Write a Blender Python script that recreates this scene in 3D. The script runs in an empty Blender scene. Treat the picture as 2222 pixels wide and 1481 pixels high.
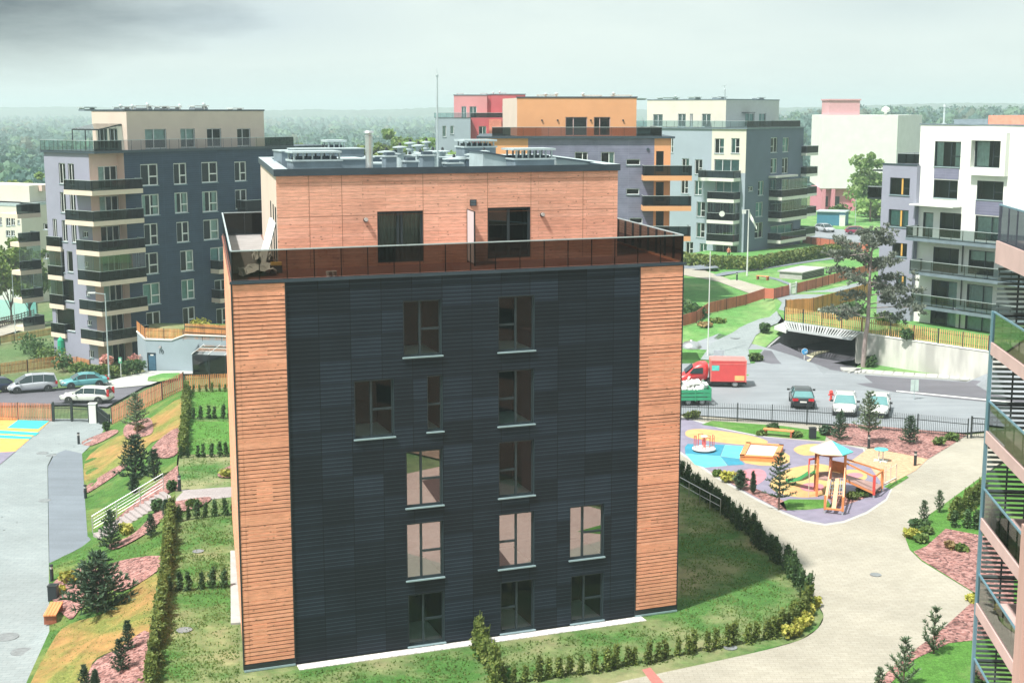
import bpy, bmesh, math, random
from mathutils import Vector, Matrix, noise as mnoise
from mathutils.geometry import delaunay_2d_cdt
random.seed(7)
R = math.radians
scene = bpy.context.scene
COL = scene.collection
# ------------------------------------------------------------------ survey: photo pixel -> ray from the camera station
FOC = 3018.; PCX, PCY = 1111., 740.5; CAMH = 23.0
TH = math.atan(502 / FOC); CT, ST = math.cos(TH), math.sin(TH)
def ray(x, y):
    a = (x - PCX) / FOC; b = -(y - PCY) / FOC
    return (a, CT + b * ST, -ST + b * CT)
def PZ(x, y, z):
    r = ray(x, y); t = (z - CAMH) / r[2]
    return (r[0] * t, r[1] * t, z)
def PD(x, y, d):
    r = ray(x, y); t = d / r[1]
    return (r[0] * t, d, CAMH + r[2] * t)
def interp(tab, k):
    if k <= tab[0][0]: return tab[0][1]
    for (a, va), (b, vb) in zip(tab, tab[1:]):
        if k <= b: return va + (vb - va) * (k - a) / (b - a)
    return tab[-1][1]
def sstep(a, b, k):
    t = min(1, max(0, (k - a) / (b - a))); return t * t * (3 - 2 * t)
# ------------------------------------------------------------------ terrain height
def low(y): return interp([(58, -1.7), (80, -2.2), (118, -3.9), (150, -4.1), (175, -4.2), (205, -8.2), (400, -9)], y)
TOPL = [(40, -12.4), (53.6, -15.1), (64.7, -17.0), (80, -20.0), (91, -22.3), (112.8, -27.1), (116, -27.8)]
FOOT = [(40, -17.5), (57.5, -21.6), (68, -23.6), (74, -25.6), (79, -24.9), (92, -28.6), (101, -31.5), (108, -34.0), (116, -35.6)]
def plat(y): return interp([(117, 0), (122, .1), (130, .95), (136, 1.9), (152, 2.3), (175, 2.0), (205, 1.2), (250, 2.0), (400, 0), (700, -3)], y)
WALL = [(28.0, 131), (32.2, 126.3), (41.2, 116.4), (47, 110.0)]   # retaining wall line beside the garage ramp
def right(x, y):
    if x > 27.5 and y > 100:
        yw = interp([(27.5, 134)] + [w for w in WALL[1:]] + [(60, 96)], x)
        return plat(y) if y < yw - 0.35 and y < 118 else (0.0 if y < yw - .35 else max(2.7 - max(0, y - 150) * .012, 1.6))
    return plat(y)
def hgt(x, y):
    if y > 117:
        lo = low(y)
        if x < -16: return lo
        if x < 0: return lo + (plat(y) - lo) * sstep(-16, -4, x)
        return right(x, y)
    xt, xf = interp(TOPL, y), interp(FOOT, y)
    if x >= xt:
        if x > 20: return right(x, y)
        return 0.0
    lo = low(y)
    if x <= xf: return lo
    t = (xt - x) / (xt - xf)
    return lo * (t * .75 + .25 * t * t * (3 - 2 * t))
def PH(px, py):
    r = ray(px, py); t = 30.0
    while t < 700:
        t += .4
        if CAMH + r[2] * t <= hgt(r[0] * t, r[1] * t):
            a, b = t - .4, t
            for _ in range(14):
                m = (a + b) / 2
                if CAMH + r[2] * m <= hgt(r[0] * m, r[1] * m): b = m
                else: a = m
            return (r[0] * b, r[1] * b, hgt(r[0] * b, r[1] * b))
    return (r[0] * t, r[1] * t, CAMH + r[2] * t)
# ------------------------------------------------------------------ materials
MATS = {}
def newmat(name):
    m = bpy.data.materials.new(name); m.use_nodes = True; MATS[name] = m
    nt = m.node_tree; b = nt.nodes['Principled BSDF']
    return m, nt, b
def N(nt, t, **k):
    n = nt.nodes.new(t)
    for a, v in k.items():
        if a.startswith('_'): n.inputs[a[1:].replace('_', ' ')].default_value = v
        else: setattr(n, a, v)
    return n
def c4(c): return (c[0], c[1], c[2], 1)
def mixc(nt, fac, a, b, mode='MIX'):
    n = nt.nodes.new('ShaderNodeMix'); n.data_type = 'RGBA'; n.blend_type = mode
    for s, v in ((n.inputs[0], fac), (n.inputs[6], a), (n.inputs[7], b)):
        if hasattr(v, 'links'): nt.links.new(v, s)
        elif isinstance(v, (int, float)): s.default_value = v
        else: s.default_value = c4(v)
    return n.outputs[2]
def ramp(nt, src, stops):
    n = nt.nodes.new('ShaderNodeValToRGB')
    while len(n.color_ramp.elements) < len(stops): n.color_ramp.elements.new(.5)
    for e, (p, c) in zip(n.color_ramp.elements, stops):
        e.position = p; e.color = c4(c) if isinstance(c, tuple) else (c, c, c, 1)
    nt.links.new(src, n.inputs[0]); return n.outputs[0]
def coords(nt, kind='Object', scale=(1, 1, 1)):
    t = nt.nodes.new('ShaderNodeTexCoord'); m = nt.nodes.new('ShaderNodeMapping')
    m.inputs['Scale'].default_value = scale
    nt.links.new(t.outputs[kind], m.inputs[0]); return m.outputs[0]
def tex_noise(nt, vec, scale, detail=4, rough=.6):
    n = nt.nodes.new('ShaderNodeTexNoise'); n.inputs['Scale'].default_value = scale
    n.inputs['Detail'].default_value = detail; n.inputs['Roughness'].default_value = rough
    nt.links.new(vec, n.inputs['Vector']); return n.outputs[0]
def bump(nt, b, h, strength=.3, dist=.02):
    n = nt.nodes.new('ShaderNodeBump'); n.inputs['Strength'].default_value = strength; n.inputs['Distance'].default_value = dist
    nt.links.new(h, n.inputs['Height']); nt.links.new(n.outputs[0], b.inputs['Normal'])
def mat(name, col, rough=.7, metal=0.0, var=.15, scale=2.0, big=None, bmp=0.0, island=0.0, stretch=(1, 1, 1)):
    """plain surface with two octaves of colour variation, optional random tint per loose piece"""
    if name in MATS: return MATS[name]
    m, nt, b = newmat(name)
    b.inputs['Roughness'].default_value = rough; b.inputs['Metallic'].default_value = metal
    v = coords(nt, 'Object', stretch)
    f = tex_noise(nt, v, scale)
    lo = tuple(max(0, x * (1 - var)) for x in col); hi = tuple(min(1, x * (1 + var)) for x in col)
    c = ramp(nt, f, [(.3, lo), (.7, hi)])
    if big:
        f2 = tex_noise(nt, v, big[0], 3)
        c = mixc(nt, ramp(nt, f2, [(.42, 0.), (.62, 1.)]), c, big[1])
    if island:
        g = nt.nodes.new('ShaderNodeNewGeometry')
        k = ramp(nt, g.outputs['Random Per Island'], [(0, 1 - island), (1, 1 + island)])
        c = mixc(nt, 1.0, c, k, 'MULTIPLY')
    nt.links.new(c, b.inputs['Base Color'])
    if bmp: bump(nt, b, tex_noise(nt, v, scale * 4), bmp)
    return m
def leafmat(name, c1, c2, trans=.25):
    if name in MATS: return MATS[name]
    m, nt, b = newmat(name)
    g = nt.nodes.new('ShaderNodeNewGeometry'); oi = nt.nodes.new('ShaderNodeObjectInfo')
    c = ramp(nt, g.outputs['Random Per Island'], [(0, c1), (1, c2)])
    k = ramp(nt, oi.outputs['Random'], [(0, .8), (1, 1.2)])
    c = mixc(nt, 1.0, c, k, 'MULTIPLY')
    nt.links.new(c, b.inputs['Base Color']); b.inputs['Roughness'].default_value = .65
    t = nt.nodes.new('ShaderNodeBsdfTranslucent'); nt.links.new(c, t.inputs[0])
    mx = nt.nodes.new('ShaderNodeMixShader'); mx.inputs[0].default_value = trans
    nt.links.new(b.outputs[0], mx.inputs[1]); nt.links.new(t.outputs[0], mx.inputs[2])
    nt.links.new(mx.outputs[0], nt.nodes['Material Output'].inputs[0])
    return m
def glassmat(name, tint, gl=.9, ior=1.5, rough=.02, floor=.0):
    m, nt, b = newmat(name)
    nt.nodes.remove(b)
    tr = N(nt, 'ShaderNodeBsdfTransparent'); tr.inputs[0].default_value = c4(tint)
    gs = N(nt, 'ShaderNodeBsdfGlossy'); gs.inputs[0].default_value = (gl, gl, gl, 1); gs.inputs['Roughness'].default_value = rough
    fr = N(nt, 'ShaderNodeFresnel'); fr.inputs[0].default_value = ior
    mp = N(nt, 'ShaderNodeMapRange'); mp.inputs[3].default_value = floor; nt.links.new(fr.outputs[0], mp.inputs[0])
    mx = N(nt, 'ShaderNodeMixShader')
    nt.links.new(mp.outputs[0], mx.inputs[0]); nt.links.new(tr.outputs[0], mx.inputs[1]); nt.links.new(gs.outputs[0], mx.inputs[2])
    nt.links.new(mx.outputs[0], nt.nodes['Material Output'].inputs[0])
    return m
def cladmat(name, c1, c2, seam, w=1.2, h=.16, rough=.55, mortar=.012, uvoff=0.0, panels=None):
    """horizontal siding boards in UV metres"""
    m, nt, b = newmat(name)
    uv = coords(nt, 'UV')
    br = nt.nodes.new('ShaderNodeTexBrick'); nt.links.new(uv, br.inputs['Vector'])
    br.offset = 0.0; br.inputs['Scale'].default_value = 1
    br.inputs['Color1'].default_value = c4(c1); br.inputs['Color2'].default_value = c4(c2); br.inputs['Mortar'].default_value = c4(seam)
    br.inputs['Mortar Size'].default_value = mortar; br.inputs['Mortar Smooth'].default_value = .3
    br.inputs['Brick Width'].default_value = w if not panels else 400; br.inputs['Row Height'].default_value = h; br.inputs['Bias'].default_value = 0; b.inputs['Specular IOR Level'].default_value = .22
    c = br.outputs[0]
    if panels:
        p2 = nt.nodes.new('ShaderNodeTexBrick'); nt.links.new(uv, p2.inputs['Vector']); p2.offset = .37; p2.offset_frequency = 1
        p2.inputs['Scale'].default_value = 1; p2.inputs['Color1'].default_value = (.62, .62, .64, 1); p2.inputs['Color2'].default_value = (1.5, 1.45, 1.6, 1)
        p2.inputs['Mortar'].default_value = (.45, .45, .45, 1); p2.inputs['Mortar Size'].default_value = .016
        p2.inputs['Brick Width'].default_value = panels[0]; p2.inputs['Row Height'].default_value = panels[1]
        c = mixc(nt, 1.0, c, p2.outputs[0], 'MULTIPLY')
    f = tex_noise(nt, uv, .6, 4)
    c = mixc(nt, 1.0, c, ramp(nt, f, [(.3, .82), (.7, 1.15)]), 'MULTIPLY')
    nt.links.new(c, b.inputs['Base Color']); b.inputs['Roughness'].default_value = rough
    bump(nt, b, br.outputs[1], -.5, .01)
    return m
def woodmat(name, c1, c2, board=.145, length=2.4, rough=.65, knots=True, axis='UV', seam=.55):
    m, nt, b = newmat(name)
    uv = coords(nt, axis)
    br = nt.nodes.new('ShaderNodeTexBrick'); nt.links.new(uv, br.inputs['Vector']); br.offset = .43
    br.inputs['Scale'].default_value = 1
    br.inputs['Color1'].default_value = c4(c1); br.inputs['Color2'].default_value = c4(c2)
    br.inputs['Mortar'].default_value = c4(tuple(x * seam for x in c1)); br.inputs['Mortar Size'].default_value = .006
    br.inputs['Brick Width'].default_value = length; br.inputs['Row Height'].default_value = board
    st = coords(nt, axis, (1, 9, 1))
    g = tex_noise(nt, st, 2.2, 5)
    c = mixc(nt, 1.0, br.outputs[0], ramp(nt, g, [(.28, .72), (.72, 1.22)]), 'MULTIPLY')
    big = tex_noise(nt, uv, .35, 3)
    c = mixc(nt, 1.0, c, ramp(nt, big, [(.3, .85), (.7, 1.12)]), 'MULTIPLY')
    if knots:
        vo = nt.nodes.new('ShaderNodeTexVoronoi'); vo.inputs['Scale'].default_value = 1.0
        nt.links.new(coords(nt, axis, (2.4, 4.2, 1)), vo.inputs['Vector'])
        k = ramp(nt, vo.outputs['Distance'], [(.05, .45), (.16, 1.)])
        c = mixc(nt, 1.0, c, k, 'MULTIPLY')
    nt.links.new(c, b.inputs['Base Color']); b.inputs['Roughness'].default_value = rough
    return m
def grassmat(name, c1, c2, c3, patch=.25, dry=.5, mow=0):
    m, nt, b = newmat(name)
    v = coords(nt, 'Object')
    f = tex_noise(nt, v, 9, 6, .7); f2 = tex_noise(nt, v, patch, 5, .65); f3 = tex_noise(nt, v, 1.4, 5, .7)
    fh = tex_noise(nt, v, 34, 3, .7)
    c = ramp(nt, f, [(.25, tuple(x * .5 for x in c1)), (.5, c1), (.75, c2)])
    c = mixc(nt, 1.0, c, ramp(nt, fh, [(.3, .5), (.7, 1.5)]), 'MULTIPLY')
    c = mixc(nt, ramp(nt, f2, [(dry - .08, 0.), (dry + .12, .85)]), c, c3)
    c = mixc(nt, 1.0, c, ramp(nt, f3, [(.3, .72), (.7, 1.25)]), 'MULTIPLY')
    nt.links.new(c, b.inputs['Base Color']); b.inputs['Roughness'].default_value = .9
    b.inputs['Specular IOR Level'].default_value = .2
    bump(nt, b, f, .8, .06)
    return m
def mulchmat(name, a, bb, d):
    m, nt, b = newmat(name)
    v = coords(nt, 'Object')
    vo = nt.nodes.new('ShaderNodeTexVoronoi'); vo.inputs['Scale'].default_value = 7.5; nt.links.new(v, vo.inputs['Vector'])
    sp = nt.nodes.new('ShaderNodeSeparateColor'); nt.links.new(vo.outputs['Color'], sp.inputs[0])
    c = ramp(nt, sp.outputs[0], [(0, d), (.4, a), (1, bb)])
    c = mixc(nt, 1.0, c, ramp(nt, tex_noise(nt, v, .8, 4), [(.3, .75), (.7, 1.2)]), 'MULTIPLY')
    nt.links.new(c, b.inputs['Base Color']); b.inputs['Roughness'].default_value = .95
    bump(nt, b, vo.outputs['Distance'], 1.0, .06)
    return m
# ------------------------------------------------------------------ mesh builder
LOC = {}
class MB:
    def __init__(s): s.v = []; s.f = []; s.m = []; s.u = []; s.hasuv = False
    def face(s, pts, mi=0, uv=None):
        n = len(s.v); s.v += [tuple(p) for p in pts]; s.f.append(tuple(range(n, n + len(pts)))); s.m.append(mi); s.u.append(uv)
        if uv: s.hasuv = True
    def raw(s, vs, fs, mi=0):
        n = len(s.v); s.v += [tuple(p) for p in vs]
        for f in fs: s.f.append(tuple(n + i for i in f)); s.m.append(mi); s.u.append(None)
    def hexa(s, p, mi=0, uvs=None):
        # p: 8 points, 0-3 bottom ring (ccw), 4-7 top ring
        Q = ((3, 2, 1, 0), (4, 5, 6, 7), (0, 1, 5, 4), (1, 2, 6, 5), (2, 3, 7, 6), (3, 0, 4, 7))
        if uvs:
            for q in Q: s.face([p[i] for i in q], mi, [uvs[i] for i in q])
        else: s.raw(p, Q, mi)
    def box(s, x0, y0, z0, x1, y1, z1, mi=0):
        s.hexa([(x0, y0, z0), (x1, y0, z0), (x1, y1, z0), (x0, y1, z0), (x0, y0, z1), (x1, y0, z1), (x1, y1, z1), (x0, y1, z1)], mi)
    def obox(s, c, sx, sy, sz, rz=0, mi=0, base=True):
        cs, sn = math.cos(rz), math.sin(rz); z0 = c[2] if base else c[2] - sz / 2
        q = [(c[0] + cs * a * sx / 2 - sn * b * sy / 2, c[1] + sn * a * sx / 2 + cs * b * sy / 2) for a, b in ((-1, -1), (1, -1), (1, 1), (-1, 1))]
        s.hexa([(x, y, z0) for x, y in q] + [(x, y, z0 + sz) for x, y in q], mi)
    def prism(s, poly, z0, z1, mi=0, mtop=None):
        n = len(poly)
        s.face([(x, y, z1) for x, y in poly], mi if mtop is None else mtop); s.face([(x, y, z0) for x, y in reversed(poly)], mi)
        L = 0
        for i in range(n):
            a, b = poly[i], poly[(i + 1) % n]; d = math.dist(a, b)
            s.face([(a[0], a[1], z0), (b[0], b[1], z0), (b[0], b[1], z1), (a[0], a[1], z1)], mi, [(L, z0), (L + d, z0), (L + d, z1), (L, z1)]); L += d
    def tube(s, p, q, r, n=8, mi=0, r2=None, caps=True):
        p, q = Vector(p), Vector(q); d = (q - p)
        if d.length < 1e-6: return
        d.normalize(); a = d.orthogonal().normalized(); b = d.cross(a); r2 = r if r2 is None else r2
        vs = []
        for c, rr in ((p, r), (q, r2)):
            for i in range(n):
                t = 2 * math.pi * i / n; vs.append(c + a * (rr * math.cos(t)) + b * (rr * math.sin(t)))
        fs = [(i, (i + 1) % n, n + (i + 1) % n, n + i) for i in range(n)]
        if caps: fs += [tuple(reversed(range(n))), tuple(range(n, 2 * n))]
        s.raw(vs, fs, mi)
    def path(s, pts, r, n=6, mi=0):
        for a, b in zip(pts, pts[1:]): s.tube(a, b, r, n, mi)
    def bar(s, p, q, w, h, mi=0):
        p, q = Vector(p), Vector(q); d = (q - p).normalized(); up = Vector((0, 0, 1))
        if abs(d.z) > .98: up = Vector((0, 1, 0))
        a = d.cross(up).normalized() * (w / 2); b = a.cross(d).normalized() * (h / 2)
        s.hexa([p - a - b, p + a - b, q + a - b, q - a - b, p - a + b, p + a + b, q + a + b, q - a + b], mi)
    def lathe(s, prof, c=(0, 0, 0), n=16, mi=0):
        vs = []
        for r, z in prof:
            for i in range(n):
                t = 2 * math.pi * i / n; vs.append((c[0] + r * math.cos(t), c[1] + r * math.sin(t), c[2] + z))
        fs = []
        for k in range(len(prof) - 1):
            for i in range(n): fs.append((k * n + i, k * n + (i + 1) % n, (k + 1) * n + (i + 1) % n, (k + 1) * n + i))
        if prof[0][0] > .001: fs.append(tuple(reversed(range(n))))
        if prof[-1][0] > .001: fs.append(tuple(range((len(prof) - 1) * n, len(prof) * n)))
        s.raw(vs, fs, mi)
    def build(s, name, mats, parent=None, loc=None, smooth=False, world=True):
        me = bpy.data.meshes.new(name)
        off = LOC.get(parent.name, (0, 0, 0)) if parent is not None else (loc or (0, 0, 0))
        vv = [(x - off[0], y - off[1], z - off[2]) for x, y, z in s.v] if world else s.v
        me.from_pydata(vv, [], s.f)
        if not isinstance(mats, (list, tuple)): mats = [mats]
        for m in mats: me.materials.append(m)
        me.polygons.foreach_set('material_index', s.m)
        if s.hasuv:
            ul = me.uv_layers.new(name='UVMap'); k = 0
            dat = [0.0] * (2 * len(me.loops))
            for f, u in zip(s.f, s.u):
                for i in range(len(f)):
                    if u: dat[2 * k], dat[2 * k + 1] = u[i]
                    k += 1
            ul.data.foreach_set('uv', dat)
        if smooth: me.polygons.foreach_set('use_smooth', [True] * len(me.polygons))
        me.update()
        o = bpy.data.objects.new(name, me); COL.objects.link(o)
        if parent is not None: o.parent = parent; LOC[o.name] = off
        else: o.location = off; LOC[o.name] = off
        return o
def thing(name, label, cat, loc=(0, 0, 0), rz=0.0, group=None):
    o = bpy.data.objects.new(name, None); COL.objects.link(o); o.location = loc; o.rotation_euler = (0, 0, rz)
    o.empty_display_size = .3
    o['label'] = label; o['category'] = cat; LOC[o.name] = tuple(loc)
    if group: o['group'] = group
    return o
def tag(o, label, cat, group=None):
    o['label'] = label; o['category'] = cat
    if group: o['group'] = group
    return o
def struct(o, kind='structure', label=None):
    o['kind'] = kind
    if label: o['label'] = label
    return o
def copytree(o, loc, rz=0.0, sc=None, label=None, parent=None):
    c = o.copy(); COL.objects.link(c)
    if parent is None:
        c.location = loc; c.rotation_euler = (0, 0, rz); LOC[c.name] = tuple(loc)
        if sc: c.scale = sc if isinstance(sc, tuple) else (sc, sc, sc)
        if label: c['label'] = label
    else: c.parent = parent
    for ch in list(o.children): copytree(ch, None, parent=c)
    return c
# ------------------------------------------------------------------ vertical wall plane
class Face:
    def __init__(s, p, q, flip=False):
        s.p = (p[0], p[1]); L = math.dist(p[:2], q[:2]); s.L = L
        s.d = ((q[0] - p[0]) / L, (q[1] - p[1]) / L)
        s.n = (s.d[1], -s.d[0])          # outward: to the right of travel
        if flip: s.n = (-s.n[0], -s.n[1])
    def at(s, a, z, o=0.0): return (s.p[0] + s.d[0] * a + s.n[0] * o, s.p[1] + s.d[1] * a + s.n[1] * o, z)
    def hit(s, x, y):
        r = ray(x, y); dx, dy = s.d; ax, ay = s.p
        det = r[0] * (-dy) + dx * r[1]; t = (ax * (-dy) + dx * ay) / det
        return ((r[0] * t - ax) * dx + (r[1] * t - ay) * dy, CAMH + r[2] * t)
    def rect(s, x0, y0, x1, y1):
        xm, ym = (x0 + x1) / 2, (y0 + y1) / 2
        a, b = s.hit(x0, ym)[0], s.hit(x1, ym)[0]
        return (min(a, b), max(a, b), s.hit(xm, y1)[1], s.hit(xm, y0)[1])
    def off(s, o):
        f = Face((s.p[0] + s.n[0] * o, s.p[1] + s.n[1] * o), (s.p[0] + s.n[0] * o + s.d[0], s.p[1] + s.n[1] * o + s.d[1])); f.n = s.n; f.L = s.L
        return f
    def quad(s, mb, a0, a1, z0, z1, o=0.0, mi=0):
        mb.face([s.at(a0, z0, o), s.at(a1, z0, o), s.at(a1, z1, o), s.at(a0, z1, o)], mi, [(a0, z0), (a1, z0), (a1, z1), (a0, z1)])
    def box(s, mb, a0, a1, z0, z1, o0, o1, mi=0):
        P = [(a0, z0, o1), (a1, z0, o1), (a1, z0, o0), (a0, z0, o0), (a0, z1, o1), (a1, z1, o1), (a1, z1, o0), (a0, z1, o0)]
        uv = [(a + (.0 if o == o1 else 0), z) for a, z, o in P]
        mb.hexa([s.at(*q) for q in P], mi, [(a, z if abs(a1 - a0) > .3 else z) for a, z, o in P])
    def wall(s, mb, a0, a1, z0, z1, holes=(), o=0.0, mi=0):
        xs = sorted({a0, a1} | {min(max(h[i], a0), a1) for h in holes for i in (0, 1)})
        zs = sorted({z0, z1} | {min(max(h[i], z0), z1) for h in holes for i in (2, 3)})
        for xa, xb in zip(xs, xs[1:]):
            run = None
            for za, zb in zip(zs, zs[1:]):
                xm, zm = (xa + xb) / 2, (za + zb) / 2
                inside = any(h[0] < xm < h[1] and h[2] < zm < h[3] for h in holes)
                if not inside: s.quad(mb, xa, xb, za, zb, o, mi)
def window(root, F, rc, frame, glass, reveal, inner, mull=(.5,), trans=(), sill=None, curtain=None, rec=.14, depth=1.2, bar=.07, floor=None, name='window', label=None):
    a0, a1, z0, z1 = rc
    mb = MB()
    mats = [frame, reveal, inner, sill or frame, floor or inner]
    # reveals
    for (p, q, r_, t) in (((a0, z0), (a0, z1), 0, 0), ((a1, z1), (a1, z0), 0, 0), ((a0, z1), (a1, z1), 0, 0), ((a1, z0), (a0, z0), 0, 0)):
        mb.face([F.at(p[0], p[1], .0), F.at(q[0], q[1], .0), F.at(q[0], q[1], -rec), F.at(p[0], p[1], -rec)], 1)
    o1, o0 = -rec + .05, -rec - .03
    F.box(mb, a0, a0 + bar, z0, z1, o0, o1); F.box(mb, a1 - bar, a1, z0, z1, o0, o1)
    F.box(mb, a0 + bar, a1 - bar, z0, z0 + bar, o0, o1); F.box(mb, a0 + bar, a1 - bar, z1 - bar, z1, o0, o1)
    ms = [a0 + (a1 - a0) * m for m in mull]
    for m in ms: F.box(mb, m - bar * .6, m + bar * .6, z0 + bar, z1 - bar, o0, o1)
    ed = [a0] + ms + [a1]
    for (k, fr) in trans:
        zt = z0 + (z1 - z0) * fr; F.box(mb, ed[k] + bar, ed[k + 1] - bar, zt - bar * .6, zt + bar * .6, o0, o1 - .004)
    if sill: F.box(mb, a0 - .05, a1 + .05, z0 - .06, z0 - .005, -rec, .09, 3)
    # shallow room behind the pane
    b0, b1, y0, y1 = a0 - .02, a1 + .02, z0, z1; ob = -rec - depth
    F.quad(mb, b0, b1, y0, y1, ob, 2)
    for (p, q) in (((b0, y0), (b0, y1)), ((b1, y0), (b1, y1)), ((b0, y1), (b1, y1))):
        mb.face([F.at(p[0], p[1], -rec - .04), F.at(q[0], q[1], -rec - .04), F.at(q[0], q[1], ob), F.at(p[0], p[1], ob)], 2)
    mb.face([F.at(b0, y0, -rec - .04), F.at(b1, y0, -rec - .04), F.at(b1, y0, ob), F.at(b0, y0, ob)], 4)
    w = mb.build(name, mats, root)
    if label: w['label'] = label
    g = MB(); F.quad(g, a0 + .02, a1 - .02, z0 + .02, z1 - .02, -rec); g.build('pane', glass, w)
    if curtain:
        cm, kind = curtain; g = MB(); W = a1 - a0
        spans = {'full': [(0, 1)], 'left': [(0, .45)], 'right': [(.55, 1)], 'sides': [(0, .28), (.72, 1)], 'blind': [(0, 1)]}[kind]
        for f0, f1 in spans:
            x0_, x1_ = a0 + W * f0, a0 + W * f1; n = max(4, int((x1_ - x0_) / .09))
            zb = z0 + .05 if kind != 'blind' else z0 + (z1 - z0) * random.uniform(.35, .7)
            pr = None
            for i in range(n + 1):
                x = x0_ + (x1_ - x0_) * i / n; o = -rec - .16 + (.035 if i % 2 else -.035) * (kind != 'blind')
                if pr: g.face([F.at(pr[0], zb, pr[1]), F.at(x, zb, o), F.at(x, z1 - .03, o), F.at(pr[0], z1 - .03, pr[1])], 0)
                pr = (x, o)
        g.build('curtain' if kind != 'blind' else 'blind', cm, w)
    return w
def drape(name, poly, off, m, grid=2.0, kind='structure', smooth=0, label=None, flat=None):
    """ground patch laid on the terrain; poly in plan metres"""
    if smooth: poly = catmull(poly, smooth)
    pts = [Vector(p[:2]) for p in poly]; n = len(pts)
    # densify the edge
    P = []
    for i in range(n):
        a, b = pts[i], pts[(i + 1) % n]; k = max(1, int((b - a).length / grid))
        P += [a.lerp(b, j / k) for j in range(k)]
    edges = [(i, (i + 1) % len(P)) for i in range(len(P))]
    xs = [p.x for p in P]; ys = [p.y for p in P]; ins = []
    g = grid
    import itertools
    def inside(x, y):
        c = False; j = len(P) - 1
        for i in range(len(P)):
            if (P[i].y > y) != (P[j].y > y) and x < (P[j].x - P[i].x) * (y - P[i].y) / (P[j].y - P[i].y) + P[i].x: c = not c
            j = i
        return c
    x = min(xs) + g / 2
    while x < max(xs):
        y = min(ys) + g / 2
        while y < max(ys):
            if inside(x, y): ins.append(Vector((x, y)))
            y += g
        x += g
    vs, es, fs, _, _, _ = delaunay_2d_cdt(P + ins, edges, [], 1, 1e-5)
    mb = MB()
    vv = [(v.x, v.y, (hgt(v.x, v.y) if flat is None else flat) + off) for v in vs]
    tri = []
    for f in fs:
        a, b, c = (vs[i] for i in f[:3])
        tri.append(tuple(f) if (b - a).cross(c - a) > 0 else tuple(reversed(f)))
    mb.raw(vv, tri)
    cx = sum(xs) / len(xs); cy = sum(ys) / len(ys)
    o = mb.build(name, m, None, loc=(cx, cy, (hgt(cx, cy) if flat is None else flat)))
    o['kind'] = kind
    if label: o['label'] = label
    return o
def catmull(P, k=6, closed=True):
    out = []; n = len(P)
    for i in range(n if closed else n - 1):
        p = [Vector(P[(i + j) % n] if closed else P[min(max(i + j, 0), n - 1)]).to_2d() for j in (-1, 0, 1, 2)]
        for t in range(k):
            u = t / k
            out.append(.5 * ((2 * p[1]) + (p[2] - p[0]) * u + (2 * p[0] - 5 * p[1] + 4 * p[2] - p[3]) * u * u + (3 * p[1] - p[0] - 3 * p[2] + p[3]) * u ** 3))
    if not closed: out.append(Vector(P[-1]).to_2d())
    return [(v.x, v.y) for v in out]
def px0(pts, z=0.0): return [PZ(x, y, z)[:2] for x, y in pts]
def pxh(pts): return [PH(x, y)[:2] for x, y in pts]
# ------------------------------------------------------------------ camera, sun, sky
cd = bpy.data.cameras.new('camera'); cam = bpy.data.objects.new('camera', cd); COL.objects.link(cam)
cd.sensor_width = 36; cd.lens = 36 * FOC / 2222; cd.clip_start = .5; cd.clip_end = 20000
cam.location = (0, 0, CAMH); cam.rotation_euler = (R(90) - TH, 0, 0); scene.camera = cam
SUN_AZ, SUN_EL = 229.0, 59.5
sl = bpy.data.lights.new('sun', 'SUN'); sun = bpy.data.objects.new('sun', sl); COL.objects.link(sun)
sl.energy = 5.0; sl.angle = R(2.5); sl.color = (1, .955, .88)
sd = Vector((math.sin(R(SUN_AZ)) * math.cos(R(SUN_EL)), math.cos(R(SUN_AZ)) * math.cos(R(SUN_EL)), math.sin(R(SUN_EL))))
sun.rotation_euler = sd.to_track_quat('Z', 'Y').to_euler(); sun.location = (-60, 0, 120)
w = bpy.data.worlds.new('World'); scene.world = w; w.use_nodes = True
nt = w.node_tree; bg = nt.nodes['Background']; bg.inputs[1].default_value = .1
sky = N(nt, 'ShaderNodeTexSky'); sky.sky_type = 'NISHITA'; sky.sun_disc = False; sky.sun_elevation = R(SUN_EL); sky.sun_rotation = R(SUN_AZ); sky.dust_density = 3
tc = N(nt, 'ShaderNodeTexCoord'); mp = N(nt, 'ShaderNodeMapping'); mp.inputs['Scale'].default_value = (3.2, 3.2, 13)
nt.links.new(tc.outputs['Generated'], mp.inputs[0])
nz = tex_noise(nt, mp.outputs[0], 1.5, 7, .6)
def skydir(x, y):
    r = Vector(ray(x, y)).normalized(); return r
def blob(x, y, sx, sz):
    # soft bank of cloud round one direction of the sky (ellipse in azimuth and height)
    d = skydir(x, y)
    sub = N(nt, 'ShaderNodeVectorMath', operation='SUBTRACT'); sub.inputs[1].default_value = d; nt.links.new(tc.outputs['Generated'], sub.inputs[0])
    ml = N(nt, 'ShaderNodeVectorMath', operation='MULTIPLY'); ml.inputs[1].default_value = (1 / sx, 1 / (sx * 2), 1 / sz); nt.links.new(sub.outputs[0], ml.inputs[0])
    ln = N(nt, 'ShaderNodeVectorMath', operation='LENGTH'); nt.links.new(ml.outputs[0], ln.inputs[0])
    ad = N(nt, 'ShaderNodeMath', operation='MULTIPLY_ADD'); ad.inputs[1].default_value = -1.5; ad.inputs[2].default_value = .75
    nt.links.new(nz, ad.inputs[0])
    a2 = N(nt, 'ShaderNodeMath', operation='ADD'); nt.links.new(ln.outputs['Value'], a2.inputs[0]); nt.links.new(ad.outputs[0], a2.inputs[1])
    return ramp(nt, a2.outputs[0], [(0., 1.), (1., 0.)])
pale = ramp(nt, nz, [(.32, (5.5, 6.25, 6.1)), (.6, (6.2, 6.9, 6.6))])
sk = mixc(nt, .88, sky.outputs[0], pale)
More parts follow.
